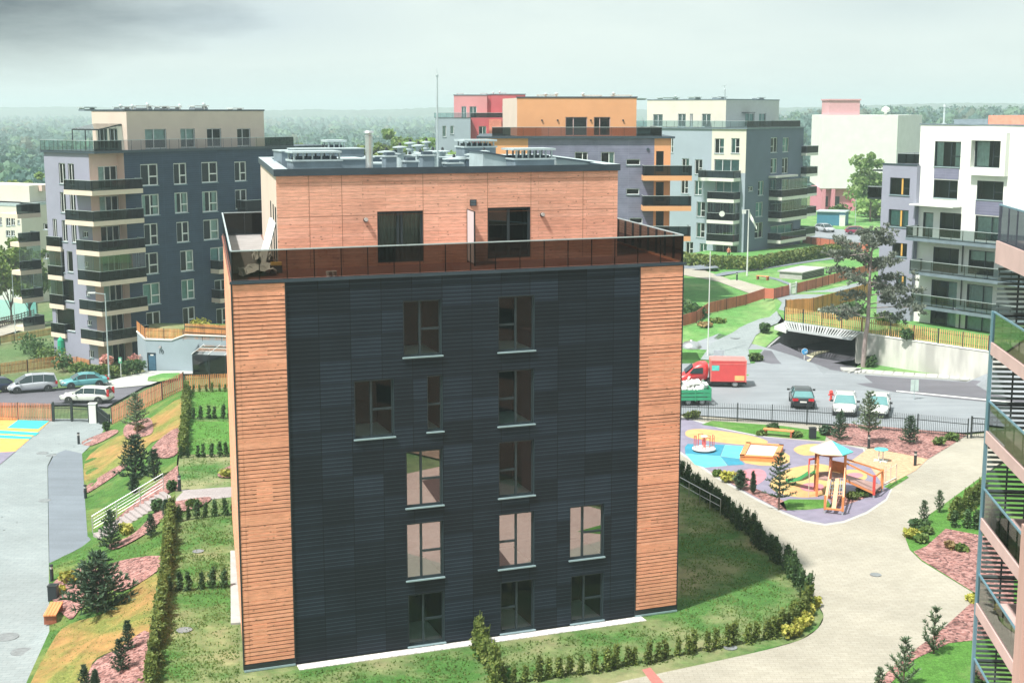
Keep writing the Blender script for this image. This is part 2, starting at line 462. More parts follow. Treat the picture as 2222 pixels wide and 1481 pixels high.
sk = mixc(nt, blob(420, 40, .17, .032), sk, (4.2, 4.9, 5.2))
sk = mixc(nt, blob(-40, -10, .17, .066), sk, (.3, .45, .65))
sk = mixc(nt, blob(1950, 10, .12, .022), sk, (4.7, 5.4, 5.4))
nt.links.new(sk, bg.inputs[0])
scene.view_settings.view_transform = 'Standard'; scene.view_settings.look = 'None'; scene.view_settings.gamma = 1; scene.view_settings.exposure = 0.58
scene.render.engine = 'CYCLES'
cy = scene.cycles; cy.max_bounces = 6; cy.diffuse_bounces = 3; cy.glossy_bounces = 3; cy.transmission_bounces = 4; cy.transparent_max_bounces = 10; cy.volume_bounces = 0
cy.caustics_reflective = False; cy.caustics_refractive = False
try: cy.use_denoising = True; cy.denoiser = 'OPENIMAGEDENOISE'
except Exception: pass
cy.volume_step_rate = 5; cy.use_adaptive_sampling = True; cy.adaptive_threshold = .02
# ================================================================== shared materials
M_NAVY = cladmat('navy_boards', (.009, .015, .022), (.011, .018, .026), (.055, .08, .095), w=1.32, h=.165, mortar=.008, panels=(1.32, .99))
M_WOOD = woodmat('larch_boards', (.79, .395, .275), (.88, .48, .35), board=.15)
M_SLAT = woodmat('larch_slats', (.82, .36, .225), (.9, .43, .28), board=.17, seam=.8)
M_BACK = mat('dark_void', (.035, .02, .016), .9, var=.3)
M_METAL = mat('dark_metal', (.018, .026, .032), .45, .0, var=.1)
M_COPE = mat('coping_sheet', (.05, .075, .1), .45, .3, var=.15, scale=1)
M_ZINC = mat('pale_sheet_metal', (.42, .5, .52), .5, .2, var=.15, scale=1.5)
M_GREYM = mat('roof_grey_sheet', (.16, .21, .25), .6, .1, var=.2, scale=1.2)
M_DGREYM = mat('roof_dark_sheet', (.05, .075, .1), .6, .1, var=.2, scale=1.2)
M_MEMB = mat('roof_membrane', (.33, .4, .42), .85, var=.2, scale=.7)
M_SILL = mat('sill_sheet', (.3, .42, .46), .4, .2, var=.1)
M_FRAME = mat('dark_window_frame', (.02, .035, .042), .5, var=.1)
M_WFRAME = mat('white_window_frame', (.72, .75, .74), .5, var=.05)
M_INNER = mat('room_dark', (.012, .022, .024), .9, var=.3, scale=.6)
M_FLOOR = mat('room_floor', (.66, .7, .66), .7, var=.1, scale=1)
M_CURT = mat('curtain_cloth', (.62, .66, .64), .9, var=.12, scale=3)
M_BLIND = mat('teal_curtain', (.35, .52, .52), .9, var=.12, scale=3)
M_GLASS = glassmat('window_glass', (.72, .88, .86), .9, 1.3, .01, .015); M_MIRR = glassmat('coated_window_glass', (.5, .6, .6), .95, 1.5, .01, .33)
M_RAILG = glassmat('smoked_glass', (.12, .105, .085), .6, 1.3, .015, .01)
M_RAILD = glassmat('dark_smoked_glass', (.05, .07, .068), .7, 1.35, .02, .01)
M_WHITE = mat('white_render', (.74, .76, .72), .85, var=.05, scale=.5)
M_CREAM = mat('cream_render', (.62, .52, .44), .85, var=.05, scale=.5)
M_CONC = mat('concrete', (.4, .4, .39), .85, var=.12, scale=1.5)
M_GRAVEL = mat('white_gravel', (.58, .56, .56), .95, var=.5, scale=9, bmp=.5)
M_DECK = woodmat('red_deck', (.2, .075, .055), (.27, .1, .07), board=.14, axis='Object', knots=False)
M_PAVER = mat('terrace_pavers', (.3, .29, .29), .9, var=.15, scale=1.4)
M_PLAST = mat('white_plastic', (.75, .77, .75), .6, var=.1)
M_STEEL = mat('brushed_steel', (.62, .63, .64), .28, .85, var=.06, scale=4)
M_LAMP = mat('lamp_glass', (.5, .5, .48), .3, var=.05)
M_DARKG = glassmat('door_glass', (.16, .22, .22), .9, 1.5, .01, .05)
# ================================================================== main building
A0 = PZ(530, 1457.7, 0); B0 = PZ(1467.2, 1325.4, 0)
FA = Face(A0, B0)
UH = math.atan2(FA.d[0], FA.d[1]); VH = R(-12.5); VV = (math.sin(VH), math.cos(VH))
def mb_pt(s, t): return (A0[0] + FA.d[0] * s + VV[0] * t, A0[1] + FA.d[1] * s + VV[1] * t)
LEN = FA.L; DEP = 21.4; ZD = 16.25
main = thing('apartment_building', 'five storey block of black siding and orange larch slats with roof terrace, in the middle', 'building', (A0[0] + 8, A0[1] + 12, 0))
WIN = [ # px rect, mullion, transoms, curtain
    ((874.8, 650.9, 958, 772), .45, ((1, .48),)), ((1081.5, 641.4, 1159.9, 761), .5, ((0, .48),)),
    ((769, 823.5, 855, 949), .44, ((1, .48),)), ((926.9, 814, 960.6, 935), None, ((0, .48),)),
    ((881, 976, 960.6, 1097.5), .43, ((1, .48),)), ((1081.5, 801.9, 1158.8, 921), .51, ((0, .48),)),
    ((1082.4, 955.8, 1159.3, 1076), .51, ((0, .48),)), ((882.3, 1132.3, 962, 1254), .42, ((1, .48),)),
    ((886.4, 1286, 964.7, 1406), .43, ((1, .48),)), ((1082.4, 1112, 1159.3, 1229.5), .51, ((0, .48),)),
    ((1236.3, 1095.9, 1310.5, 1210), .4, ((1, .48),)), ((1086.4, 1259.2, 1159.3, 1377), .5, ((0, .48),)),
    ((1239, 1245.7, 1309.2, 1357), .42, ((1, .48),))]
rects = []
for r, mu, tr in WIN:
    a0, a1, z0, z1 = FA.rect(*r)
    if z0 < .15: z0 = .12
    rects.append((a0, a1, z0, z1))
SW = 2.14                                                   # width of the slatted bays
mb = MB(); FA.wall(mb, SW, LEN - SW, 0.05, ZD - .28, rects)
FA.box(mb, SW, LEN - SW, ZD - .28, ZD - .05, -.2, .012)
mb.build('siding_wall', M_NAVY, main)
for rc, (r, mu, tr) in zip(rects, WIN):
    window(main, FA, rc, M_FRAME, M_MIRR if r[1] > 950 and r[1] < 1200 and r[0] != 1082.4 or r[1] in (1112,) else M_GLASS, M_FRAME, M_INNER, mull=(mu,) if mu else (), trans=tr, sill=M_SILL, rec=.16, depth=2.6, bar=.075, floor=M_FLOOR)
# core behind: side and back walls, ground slab
mb = MB()
SL = Face(mb_pt(0, DEP), mb_pt(0, 0)); SR = Face(mb_pt(LEN, 0), mb_pt(LEN, DEP)); BK = Face(mb_pt(LEN, DEP), mb_pt(0, DEP))
SL.wall(mb, 0, DEP, .05, ZD - .05, (), -.25); SR.wall(mb, 0, DEP, .05, ZD - .05, (), -.25); BK.wall(mb, 0, LEN, .05, ZD - .05)
mb.build('rear_wall', M_NAVY, main)
# slatted larch bays at both corners, wrapping a little round the sides
def slat_bay(a0, a1, F, seed, blocks, wrap=None):
    rnd = random.Random(seed); mb = MB(); back = MB(); fr = MB()
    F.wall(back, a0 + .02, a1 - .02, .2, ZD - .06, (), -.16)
    z = .34; st = 3.2; k = 0
    while z < ZD - .1:
        ph = (z - .34) % st
        fl = int((z - .34) / st)
        if ph > st - .52 or z > ZD - .75:
            top = min(.34 + (fl + 1) * st, ZD - .08) if z < ZD - .75 else ZD - .06
            F.box(mb, a0, a1, z, top - .03, -.1, .03); z = top
            continue
        dz = .1685; sh = dz - .038 + rnd.uniform(-.006, .006)
        F.box(mb, a0 + .01, a1 - .01, z, z + sh, -.05, .028 + rnd.uniform(-.004, .004))
        for (b0, b1, q0, q1) in blocks:
            if q0 < z < q1: F.box(mb, b0, b1, z + sh, z + dz, -.045, .02)
        z += dz
    F.box(fr, a0, a1, .1, .3, -.12, .05); F.box(fr, a0, a1, 0.02, .1, -.12, .09, 1)
    return mb, back, fr
for (a0, a1, sd_, bl) in ((0, SW, 3, [(.6, 1.35, 12.55, 13.4), (.75, 1.4, 6.95, 7.9), (.35, 1.5, 5.4, 6.0), (.3, 1.2, 2.7, 3.6), (.5, 1.9, 9.3, 9.9), (.4, 1.0, .9, 2.0)]),
                          (LEN - SW, LEN, 5, [(LEN - SW + .5, LEN - .05, 10.5, 12.0), (LEN - 1.7, LEN - .1, 7.9, 8.9), (LEN - SW + .1, LEN - 1.4, 4.0, 4.4)])):
    mb, back, fr = slat_bay(a0, a1, FA, sd_, bl)
    if a0 > 1:
        for zz in (.9, 4.3, 7.7, 10.6): back.bar(FA.at(a0 + .3, zz + 2.2, -.09), FA.at(a1 - .05, zz + .6, -.09), .04, .05, 1)
    p = mb.build('slat_screen', M_SLAT, main)
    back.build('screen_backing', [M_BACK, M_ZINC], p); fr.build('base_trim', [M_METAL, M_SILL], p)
# side screens (seen edge-on)
for F, a0, a1 in ((SL, 0, DEP), (SR, 0, DEP)):
    mb = MB(); z = .34
    while z < ZD - .3:
        ph = (z - .34) % 3.2
        if ph > 2.68: F.box(mb, a0, a1, z, z + .5, -.1, .0); z = .34 + 3.2 * (int((z - .34) / 3.2) + 1)
        else: F.box(mb, a0, a1, z, z + .13, -.06, -.002); z += .1685
    mb.build('slat_screen', M_SLAT, main)
for s in (0, SW, LEN - SW, LEN): mb = MB(); FA.box(mb, s - .025, s + .025, .1, ZD - .05, -.1, .045); mb.build('corner_trim', M_METAL, main)
# terrace deck
mb = MB(); q = [mb_pt(-.06, -.06), mb_pt(LEN + .06, -.06), mb_pt(LEN + .06, DEP), mb_pt(-.06, DEP)]
mb.prism(q, ZD - .05, ZD + .0, 1, 0)
F2 = FA.off(.075); F2.box(mb, -.08, LEN + .08, ZD - .06, ZD + .05, -.05, .02, 1)
deck = mb.build('terrace_deck', [M_DECK, M_COPE], main)
mb = MB(); mb.prism([mb_pt(.1, 3.2), mb_pt(2.05, 3.2), mb_pt(2.05, DEP - .2), mb_pt(.1, DEP - .2)], ZD + .002, ZD + .03); mb.build('paving', M_PAVER, deck)
# balustrade: one run per side
def balustrade(root, P, z, h, n, rail, post, glass, gap=.06, pw=.03, name='balustrade', top=.05):
    mb = MB(); g = MB()
    for (a, b), k in zip(zip(P, P[1:]), n):
        F = Face(a, b)
        F.box(mb, 0, F.L, z + h - .045, z + h, -.035, .035, 1); F.box(mb, 0, F.L, z - .0, z + .05, -.02, .02)
        for i in range(k + 1):
            s = F.L * i / k; F.box(mb, s - pw / 2, s + pw / 2, z, z + h - .045, -.05, -.008)
        F.quad(g, .02, F.L - .02, z + gap, z + h - .045, .0)
    o = mb.build(name, [post, rail], root); g.build('glass', glass, o)
    return o
RH = 1.24
balustrade(main, [mb_pt(.02, -.02), mb_pt(LEN - .02, -.02)], ZD + .04, RH, [18], M_ZINC, M_METAL, M_RAILG)
balustrade(main, [mb_pt(.02, DEP - .3), mb_pt(.02, .06)], ZD + .04, RH, [17], M_ZINC, M_METAL, M_RAILG)
balustrade(main, [mb_pt(LEN - .02, .06), mb_pt(LEN - .02, DEP - .3)], ZD + .04, RH, [17], M_ZINC, M_METAL, M_RAILD)
balustrade(main, [mb_pt(LEN - .1, DEP - .3), mb_pt(.1, DEP - .3)], ZD + .04, RH, [18], M_ZINC, M_METAL, M_RAILD)
# penthouse
PF = Face(mb_pt(2.1, 4.0), mb_pt(LEN, 4.0)); PF.d = FA.d
s_r = PF.hit(1340, 440)[0]; PT = 19.6
z_top = PF.hit(600, 367)[1]; PL = Face(mb_pt(2.1, PT), mb_pt(2.1, 4.0)); PR = Face(mb_pt(2.1 + s_r, 4.0), mb_pt(2.1 + s_r, PT))
d1 = PF.rect(818.9, 457.8, 917.9, 531); d2 = PF.rect(1058, 449.7, 1150.7, 525)
d1 = (d1[0], d1[1], ZD + .12, d1[3]); d2 = (d2[0], d2[1], ZD + .12, d2[3])
mb = MB(); PF.wall(mb, 0, s_r, ZD, z_top - .3, (d1, d2))
lw = [(PL.L - 1.7, PL.L - .6, ZD + .1, ZD + 2.6), (PL.L - 3.6, PL.L - 2.6, ZD + .1, ZD + 2.6), (PL.L - 5.9, PL.L - 4.9, ZD + .1, ZD + 2.6)]
PR.wall(mb, 0, PR.L, ZD, z_top - .3); Face(mb_pt(2.1 + s_r, PT), mb_pt(2.1, PT)).wall(mb, 0, s_r, ZD, z_top - .3)
ph = mb.build('penthouse_wall', M_WOOD, main)
mb = MB(); PL.wall(mb, 0, PL.L, ZD, z_top - .3, lw); mb.build('side_wall', M_CREAM, main)
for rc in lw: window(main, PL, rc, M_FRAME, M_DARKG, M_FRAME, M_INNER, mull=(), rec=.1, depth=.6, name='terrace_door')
mb = MB()
for s in [PF.hit(x, 440)[0] for x in (671, 742, 918, 1058, 1152, 1265)]: PF.box(mb, s - .008, s + .008, ZD + .02, z_top - .31, 0, .004)
for z in (z_top - .62, z_top - 2.05): PF.box(mb, .02, s_r - .02, z - .006, z + .006, 0, .003)
mb.build('joint', mat('joint_brown', (.2, .09, .05), .9), ph)  # thin dark brown strips for the panel joints
window(main, PF, d1, M_FRAME, M_GLASS, M_FRAME, M_INNER, mull=(.46, .54), trans=(), rec=.12, depth=1.0, bar=.09, name='terrace_door', curtain=(mat('brown_drape', (.2, .2, .17), .9), 'full'))
window(main, PF, d2, M_FRAME, M_DARKG, M_FRAME, M_INNER, mull=(.5,), rec=.12, depth=1.0, bar=.09, name='terrace_door')
# parapet, coping, roof
mb = MB(); K = [mb_pt(2.0, 3.9), mb_pt(2.2 + s_r, 3.9), mb_pt(2.2 + s_r, PT + .1), mb_pt(2.0, PT + .1)]
Ki = [mb_pt(2.65, 4.5), mb_pt(1.6 + s_r, 4.5), mb_pt(1.6 + s_r, PT - .5), mb_pt(2.65, PT - .5)]
for i in range(4):
    a, b, c, d = K[i], K[(i + 1) % 4], Ki[(i + 1) % 4], Ki[i]
    mb.face([(*a, z_top), (*b, z_top), (*c, z_top - .03), (*d, z_top - .03)], 1)
    mb.face([(*a, z_top - .3), (*b, z_top - .3), (*b, z_top), (*a, z_top)], 0)
    mb.face([(*d, z_top - .03), (*c, z_top - .03), (*c, z_top - .75), (*d, z_top - .75)], 0)
    mb.face([(*b, z_top - .3), (*a, z_top - .3), (a[0] * .99 + K[(i + 2) % 4][0] * .01, a[1] * .99 + K[(i + 2) % 4][1] * .01, z_top - .3), (b[0] * .99 + K[(i + 3) % 4][0] * .01, b[1] * .99 + K[(i + 3) % 4][1] * .01, z_top - .3)], 0)
mb.build('parapet', [M_COPE, M_ZINC], main)
ZR = z_top - .7
mb = MB(); mb.face([(*p, ZR) for p in Ki]); roof = mb.build('roof', M_MEMB, main)
# things standing on the roof: everything is laid out on planes parallel to the front
def RF(t): return Face(mb_pt(2.1, t), mb_pt(LEN, t))
def vent_stack(t, box, posts, cap, dep=1.3, npost=6):
    F = RF(t); a0, a1, z0, z1 = F.rect(*box); mb = MB(); F.box(mb, a0, a1, ZR, z1, -dep, 0)
    F.box(mb, a0 - .06, a1 + .06, z1 - .08, z1 + .0, -dep - .05, .06, 1)
    if posts:
        p0, p1, y0, y1 = F.rect(*posts); y0 = z1
        for i in range(npost):
            s = p0 + (p1 - p0) * i / (npost - 1)
            for o in (-.08, -dep + .08): F.box(mb, s - .035, s + .035, y0, y1, o - .04, o + .04, 1)
        F.box(mb, p0 + .1, p1 - .1, y0, y0 + .12, -dep + .15, -.12, 2)
    o = mb.build('vent_shaft', [M_GREYM, M_ZINC, M_DGREYM], roof)
    if cap:
        c0, c1, y0, y1 = F.rect(*cap); mb = MB(); F.box(mb, c0, c1, y0, max(y1, y0 + .06), -dep - .12, .12); mb.build('cap', M_ZINC, o) if False else None
        m2 = MB(); F.box(m2, c0, c1, y0, max(y1, y0 + .07), -dep - .12, .12); m2.build('vent_cap', M_ZINC, roof)
vent_stack(6.2, (636, 346, 741, 368), (639, 332, 737, 345), (632, 328, 740, 332))
vent_stack(6.2, (1118, 343, 1203, 361), (1122, 327, 1198, 343), (1112, 322, 1204, 326), 1.4, 7)
vent_stack(13.5, (712, 320, 752, 338), (714, 309, 748, 320), (708, 304, 751, 308), 1.1, 4)
vent_stack(13.5, (1008, 317, 1076, 341), (1012, 308, 1072, 317), (1006, 303, 1077, 307), 1.4, 6)
for (t, b, dp) in ((7.6, (741, 344, 797, 367), 2.4), (12, (640, 322, 790, 338), 1.6), (9.5, (1018, 343, 1056, 358), .9), (12.5, (575, 327, 640, 338), 2.0), (10, (960, 341, 1010, 360), 1.2)):
    F = RF(t); a0, a1, z0, z1 = F.rect(*b); a0 = max(a0, .75); mb = MB(); F.box(mb, a0, a1, ZR, z1 - .05, -dp, 0); F.box(mb, a0 - .05, a1 + .05, z1 - .05, z1, -dp - .05, .05, 1)
    mb.build('roof_box', [M_GREYM if t != 9.5 else M_DGREYM, M_ZINC], roof)
for (t, b, c) in ((6.4, (837, 338, 860, 366), (840, 331, 857, 338)), (6.0, (881, 349, 908, 366), (885, 342, 903, 349)), (6.6, (917, 336, 943, 366), (920, 329, 940, 336)), (6.0, (970, 353, 1004, 366), (975, 347, 998, 353)), (9, (855, 330, 872, 345), (858, 326, 870, 330)), (10, (1040, 333, 1060, 345), (1042, 329, 1058, 333))):
    F = RF(t); a0, a1, z0, z1 = F.rect(*b); mb = MB(); F.box(mb, a0, a1, ZR, z1, -.6, 0); F.box(mb, a0 - .05, a1 + .05, z1 - .06, z1 + .01, -.65, .05, 1)
    c0, c1, y0, y1 = F.rect(*c); F.box(mb, c0, c1, z1 + .01, y1, -.5, -.1, 2); mb.build('chimney', [M_GREYM, M_ZINC, M_DGREYM], roof)
for (t, x, yt, r) in ((8, 838, 318, .42), (9, 868, 308, .36), (9.5, 889, 327, .5), (11, 908, 305, .36), (8.5, 912, 322, .4), (10, 939, 318, .5), (7.2, 985, 333, .55), (12, 960, 318, .4), (11, 1050, 318, .3), (9, 800, 330, .3), (14, 700, 312, .35), (14, 890, 300, .3), (12, 1020, 325, .3), (13, 925, 298, .25)):
    F = RF(t); s, z = F.hit(x, yt); c = F.at(s, ZR); mb = MB()
    hh = z - ZR; hh = max(hh - .18, .2); mb.lathe([(r * .5, 0), (r * .5, hh - .42), (r * .72, hh - .4), (r * .72, hh - .34), (r * .4, hh - .32), (r * .4, hh - .12), (r, hh - .1), (r, hh - .05), (.06, hh)], c, 14)
    mb.lathe([(.06, hh), (.08, hh + .04), (.05, hh + .13), (.0, hh + .16)], c, 8, 1); mb.build('roof_cowl', [M_ZINC, M_METAL], roof, smooth=False)
# sloping rooflights
for (t, a, zz) in ((7.4, (1048, 1122), (331, 345)), (7.2, (1206, 1292), (343, 355))):
    F = RF(t); s0, s1 = F.hit(a[0], 350)[0], F.hit(a[1], 350)[0]; za, zb = F.hit(a[0], zz[0])[1], F.hit(a[1], zz[1])[1]
    mb = MB(); mb.hexa([F.at(s0, ZR, 0), F.at(s1, ZR, 0), F.at(s1, ZR, -2), F.at(s0, ZR, -2), F.at(s0, za, 0), F.at(s1, zb, 0), F.at(s1, zb, -2), F.at(s0, za, -2)])
    mb.hexa([F.at(s0 - .05, za + .003, .06), F.at(s1 + .05, zb + .003, .06), F.at(s1 + .05, zb + .003, -2.06), F.at(s0 - .05, za + .003, -2.06), F.at(s0 - .05, za + .07, .06), F.at(s1 + .05, zb + .07, .06), F.at(s1 + .05, zb + .07, -2.06), F.at(s0 - .05, za + .07, -2.06)], 1)
    mb.build('roof_light', [M_MEMB, M_COPE], roof)
# raised rear roof slab whose edge closes the skyline
F = RF(14.6); mb = MB(); s0, z_ = F.hit(572, 322); F.box(mb, .3, s_r - .6, ZR, ZR + .42, -1.4, 0); F.box(mb, .25, s_r - .55, ZR + .42, ZR + .5, -1.45, .05, 1); mb.build('roof_box', [M_GREYM, M_ZINC], roof)
# steel flue and mast
F = RF(5.3); s, z = F.hit(800, 283); c = F.at(s, ZR); hh = z - ZR; mb = MB()
mb.lathe([(.42, 0), (.42, .05), (.25, .1), (.165, .22), (.165, hh - .28), (.19, hh - .28), (.19, hh - .24), (.14, hh - .2), (.14, hh - .12), (.24, hh - .1), (.2, hh - .02), (.0, hh)], c, 18); mb.build('flue', M_STEEL, roof, smooth=False)
F = RF(9); s, z = F.hit(948, 148); c = F.at(s, ZR); hh = z - ZR; mb = MB(); mb.lathe([(.12, 0), (.12, .05), (.045, .06), (.04, hh - .4), (.07, hh - .36), (.07, hh - .3), (.015, hh - .26), (.008, hh)], c, 8); mb.build('mast', M_ZINC, roof)
# lamps, vent, divider on the terrace wall
for (x, y) in ((793, 477), (1176, 466)):
    s, z = PF.hit(x, y); mb = MB(); p = PF.at(s, z, .0); q = PF.at(s, z, .1); mb.tube(p, q, .1, 14, 0); 
    l = mb.build('wall_lamp', M_METAL, main); m2 = MB(); m2.tube(PF.at(s, z + .02, .1), PF.at(s, z + .02, .16), .085, 14); m2.build('lens', M_LAMP, l)
rc = PF.rect(1019.5, 433, 1033.5, 446.5); mb = MB(); PF.box(mb, *rc, 0, .03)
for i in range(4): z = rc[2] + (rc[3] - rc[2]) * (i + .5) / 4; PF.box(mb, rc[0] + .03, rc[1] - .03, z - .015, z + .015, .03, .05, 1)
mb.build('vent_grille', [M_METAL, M_GREYM], main)
s, z = PF.hit(1014, 453); p0 = PF.at(s, 0, .02)[:2]; p1 = (p0[0] - VV[0] * 1.7, p0[1] - VV[1] * 1.7); Fd = Face(p0, p1)
mb = MB(); Fd.box(mb, .05, 1.62, ZD + .1, z - .03, -.015, .015, 0); Fd.box(mb, 0, .05, ZD, z, -.03, .03, 1); Fd.box(mb, 1.62, 1.7, ZD, z, -.03, .03, 1); Fd.box(mb, .05, 1.62, z - .03, z, -.02, .02, 1)
mb.build('divider_screen', [mat('frosted_panel', (.62, .6, .64), .5, var=.03), M_METAL], main)
# white pebble strip and concrete plinth at the foot
mb = MB(); mb.hexa([FA.at(SW + .05, 0, .05), FA.at(LEN - SW + .3, 0, .05), FA.at(LEN - SW + .3, 0, .62), FA.at(SW + .05, 0, .62), FA.at(SW + .05, .03, .05), FA.at(LEN - SW + .3, .03, .05), FA.at(LEN - SW + .3, .03, .62), FA.at(SW + .05, .03, .62)])
struct(mb.build('gravel_strip', M_GRAVEL, None, loc=FA.at(LEN / 2, 0)))
c = px0([(500, 1197), (524, 1197), (528, 1353), (501, 1355)]); mb = MB(); mb.prism(c, 0.0, .09); struct(mb.build('paving_slab', M_CONC, None, loc=(*c[0], 0)))
# ================================================================== ground
M_LAWN = grassmat('lawn_grass', (.06, .155, .035), (.105, .22, .055), (.27, .26, .14), patch=.22, dry=.5)
M_LUSH = grassmat('lush_grass', (.075, .2, .035), (.13, .28, .06), (.2, .27, .1), patch=.3, dry=.62)
M_SLOPE = grassmat('slope_grass', (.06, .15, .03), (.1, .2, .045), (.2, .22, .07), patch=.3, dry=.55)
M_DRY = grassmat('dry_grass', (.17, .2, .05), (.27, .25, .08), (.36, .2, .08), patch=.3, dry=.5)
M_FIELD = grassmat('field_grass', (.1, .26, .07), (.16, .34, .1), (.24, .34, .14), patch=.12, dry=.55)
M_GROUND = grassmat('rough_grass', (.09, .16, .06), (.12, .2, .08), (.2, .2, .11), patch=.06, dry=.5)
M_MULCH = mulchmat('bark_mulch', (.27, .125, .11), (.42, .24, .22), (.07, .035, .035))
def paving(name, c1, c2, w, h, mortar=.02, seam=.75, dirt=.16):
    m, nt, b = newmat(name); v = coords(nt, 'Object')
    br = nt.nodes.new('ShaderNodeTexBrick'); nt.links.new(v, br.inputs['Vector']); br.inputs['Scale'].default_value = 1
    br.inputs['Color1'].default_value = c4(c1); br.inputs['Color2'].default_value = c4(c2); br.inputs['Mortar'].default_value = c4(tuple(x * seam for x in c1))
    br.inputs['Mortar Size'].default_value = mortar; br.inputs['Brick Width'].default_value = w; br.inputs['Row Height'].default_value = h
    c = mixc(nt, 1.0, br.outputs[0], ramp(nt, tex_noise(nt, v, .22, 6, .65), [(.3, 1 - dirt), (.7, 1 + dirt * .7)]), 'MULTIPLY')
    c = mixc(nt, 1.0, c, ramp(nt, tex_noise(nt, v, 3, 4, .7), [(.25, .9), (.75, 1.06)]), 'MULTIPLY')
    nt.links.new(c, b.inputs['Base Color']); b.inputs['Roughness'].default_value = .85; return m
M_PATH = paving('beige_paving', (.34, .32, .265), (.375, .355, .3), .42, .21, .012, .8)
M_PLAZA = paving('pale_plaza_paving', (.24, .28, .29), (.265, .305, .315), .6, .3, .02, .85)
nt = M_PLAZA.node_tree; b = nt.nodes['Principled BSDF']; src = b.inputs['Base Color'].links[0].from_socket
vo = nt.nodes.new('ShaderNodeTexVoronoi'); vo.inputs['Scale'].default_value = 1; vo.inputs['Randomness'].default_value = .35; nt.links.new(coords(nt, 'Object', (.75, .62, 1)), vo.inputs['Vector'])
nt.links.new(mixc(nt, 1.0, src, ramp(nt, vo.outputs['Distance'], [(.045, .25), (.07, 1.)]), 'MULTIPLY'), b.inputs['Base Color'])
M_STONE = paving('pinkish_paving', (.34, .3, .3), (.38, .34, .34), .4, .2, .012)
def asphalt(name, c, dirt=.18):
    m, nt, b = newmat(name); v = coords(nt, 'Object')
    col = ramp(nt, tex_noise(nt, v, 14, 5, .7), [(.3, tuple(x * .8 for x in c)), (.7, tuple(x * 1.15 for x in c))])
    col = mixc(nt, 1.0, col, ramp(nt, tex_noise(nt, v, .16, 6, .6), [(.3, 1 - dirt), (.7, 1 + dirt)]), 'MULTIPLY')
    st = tex_noise(nt, coords(nt, 'Object', (.08, 1.1, 1)), 1, 4, .6)
    col = mixc(nt, 1.0, col, ramp(nt, st, [(.3, .88), (.7, 1.08)]), 'MULTIPLY')
    nt.links.new(col, b.inputs['Base Color']); b.inputs['Roughness'].default_value = .75; bump(nt, b, tex_noise(nt, v, 30, 3), .2); return m
M_ASPH = asphalt('road_asphalt', (.125, .125, .148)); M_LOT = asphalt('parking_asphalt', (.235, .26, .285), .14); M_STRIP = asphalt('drive_asphalt', (.17, .2, .235), .12)
M_KERB = mat('kerb_stone', (.42, .43, .41), .85, var=.1, scale=3)
def rubber(name, c): return mat(name, c, .9, var=.14, scale=1.2, bmp=.1)
M_RUB = rubber('lilac_rubber', (.21, .195, .265)); M_RY = rubber('yellow_rubber', (.52, .34, .14)); M_RT = rubber('turquoise_rubber', (.1, .5, .52)); M_RB = rubber('blue_rubber', (.03, .23, .34))
M_RP = rubber('pink_rubber', (.56, .2, .24)); M_RO = rubber('orange_rubber', (.62, .31, .14)); M_SAND = mat('tan_wood_chips', (.5, .32, .2), .95, var=.25, scale=4, bmp=.4)
# base sheet reaching the horizon
def hs(x, y):
    if 22 < x < 38 and 117 < y < 153: return -.6
    return min(hgt(x + a, y + b) for a in (-2, 0, 2) for b in (-2, 0, 2)) - .15
xs = [-6000, -3000, -1600, -900, -500, -300, -200, -130, -90] + [-60 + 2 * i for i in range(66)] + [80, 110, 160, 240, 400, 800, 1600, 3000, 6000]
ys = [-400, -150, -60, 0, 20] + [32 + 2 * i for i in range(110)] + [260, 280, 310, 350, 420, 520, 700, 1000, 1500, 2500, 4000, 7000]
mb = MB(); vs = [(x, y, hs(x, y)) for y in ys for x in xs]; nx = len(xs)
mb.raw(vs, [(j * nx + i, j * nx + i + 1, (j + 1) * nx + i + 1, (j + 1) * nx + i) for j in range(len(ys) - 1) for i in range(nx - 1)])
struct(mb.build('ground', M_GROUND, smooth=True))
PATH_EDGE = [(1440, 1010), (1500, 1050), (1575, 1110), (1660, 1190), (1730, 1255), (1775, 1312), (1787, 1337), (1774, 1363), (1735, 1388), (1650, 1412), (1500, 1445), (1350, 1477)]
drape('lawn', px0([(250, 1700), (1100, 1640), (1180, 1530)] + PATH_EDGE[::-1] + [(1200, 900), (600, 900), (530, 1000), (505, 842), (405, 846), (378, 1085), (345, 1290), (322, 1500)]), .0, M_LAWN, 3)
# bright mown garden plots between the cross hedges
for poly in ([(408, 850), (505, 850), (506, 905), (404, 905)], [(402, 914), (506, 914), (510, 985), (395, 985)]):
    drape('lawn', px0(poly), .012, M_LUSH, 3)
drape('footpath', px0(catmull(PATH_EDGE, 3, False) + [(1250, 1503), (1150, 1560), (1000, 1700), (2200, 1700), (1885, 1490), (1960, 1428), (2040, 1368), (2113, 1302), (2110, 1284), (2000, 1217), (1974, 1192), (1965, 1168), (1990, 1135), (2060, 1085), (2135, 1030), (2230, 960), (2230, 930), (2090, 944), (1480, 900), (1440, 930)]), .004, M_PATH, 4)
drape('footpath', px0([(1393, 1452), (1411, 1447), (1452, 1494), (1428, 1500)]), .008, mat('red_paving', (.4, .15, .13), .85, scale=4), 2)
drape('footpath', [(2, 34), (4, 52.2), (17, 52.2), (16, 34)], .009, paving('rosy_paving', (.5, .36, .31), (.55, .42, .37), .42, .21, .012, .8), 3)
drape('footpath', [(4.5, 52), (6.2, 52), (14.6, 36), (12.9, 36)], .014, mat('dark_paving_band', (.09, .05, .045), .85, scale=4), 3)
drape('footpath', px0([(380, 1062), (520, 1055), (520, 1076), (400, 1090), (360, 1094), (366, 1068)]), .016, M_STONE, 2)
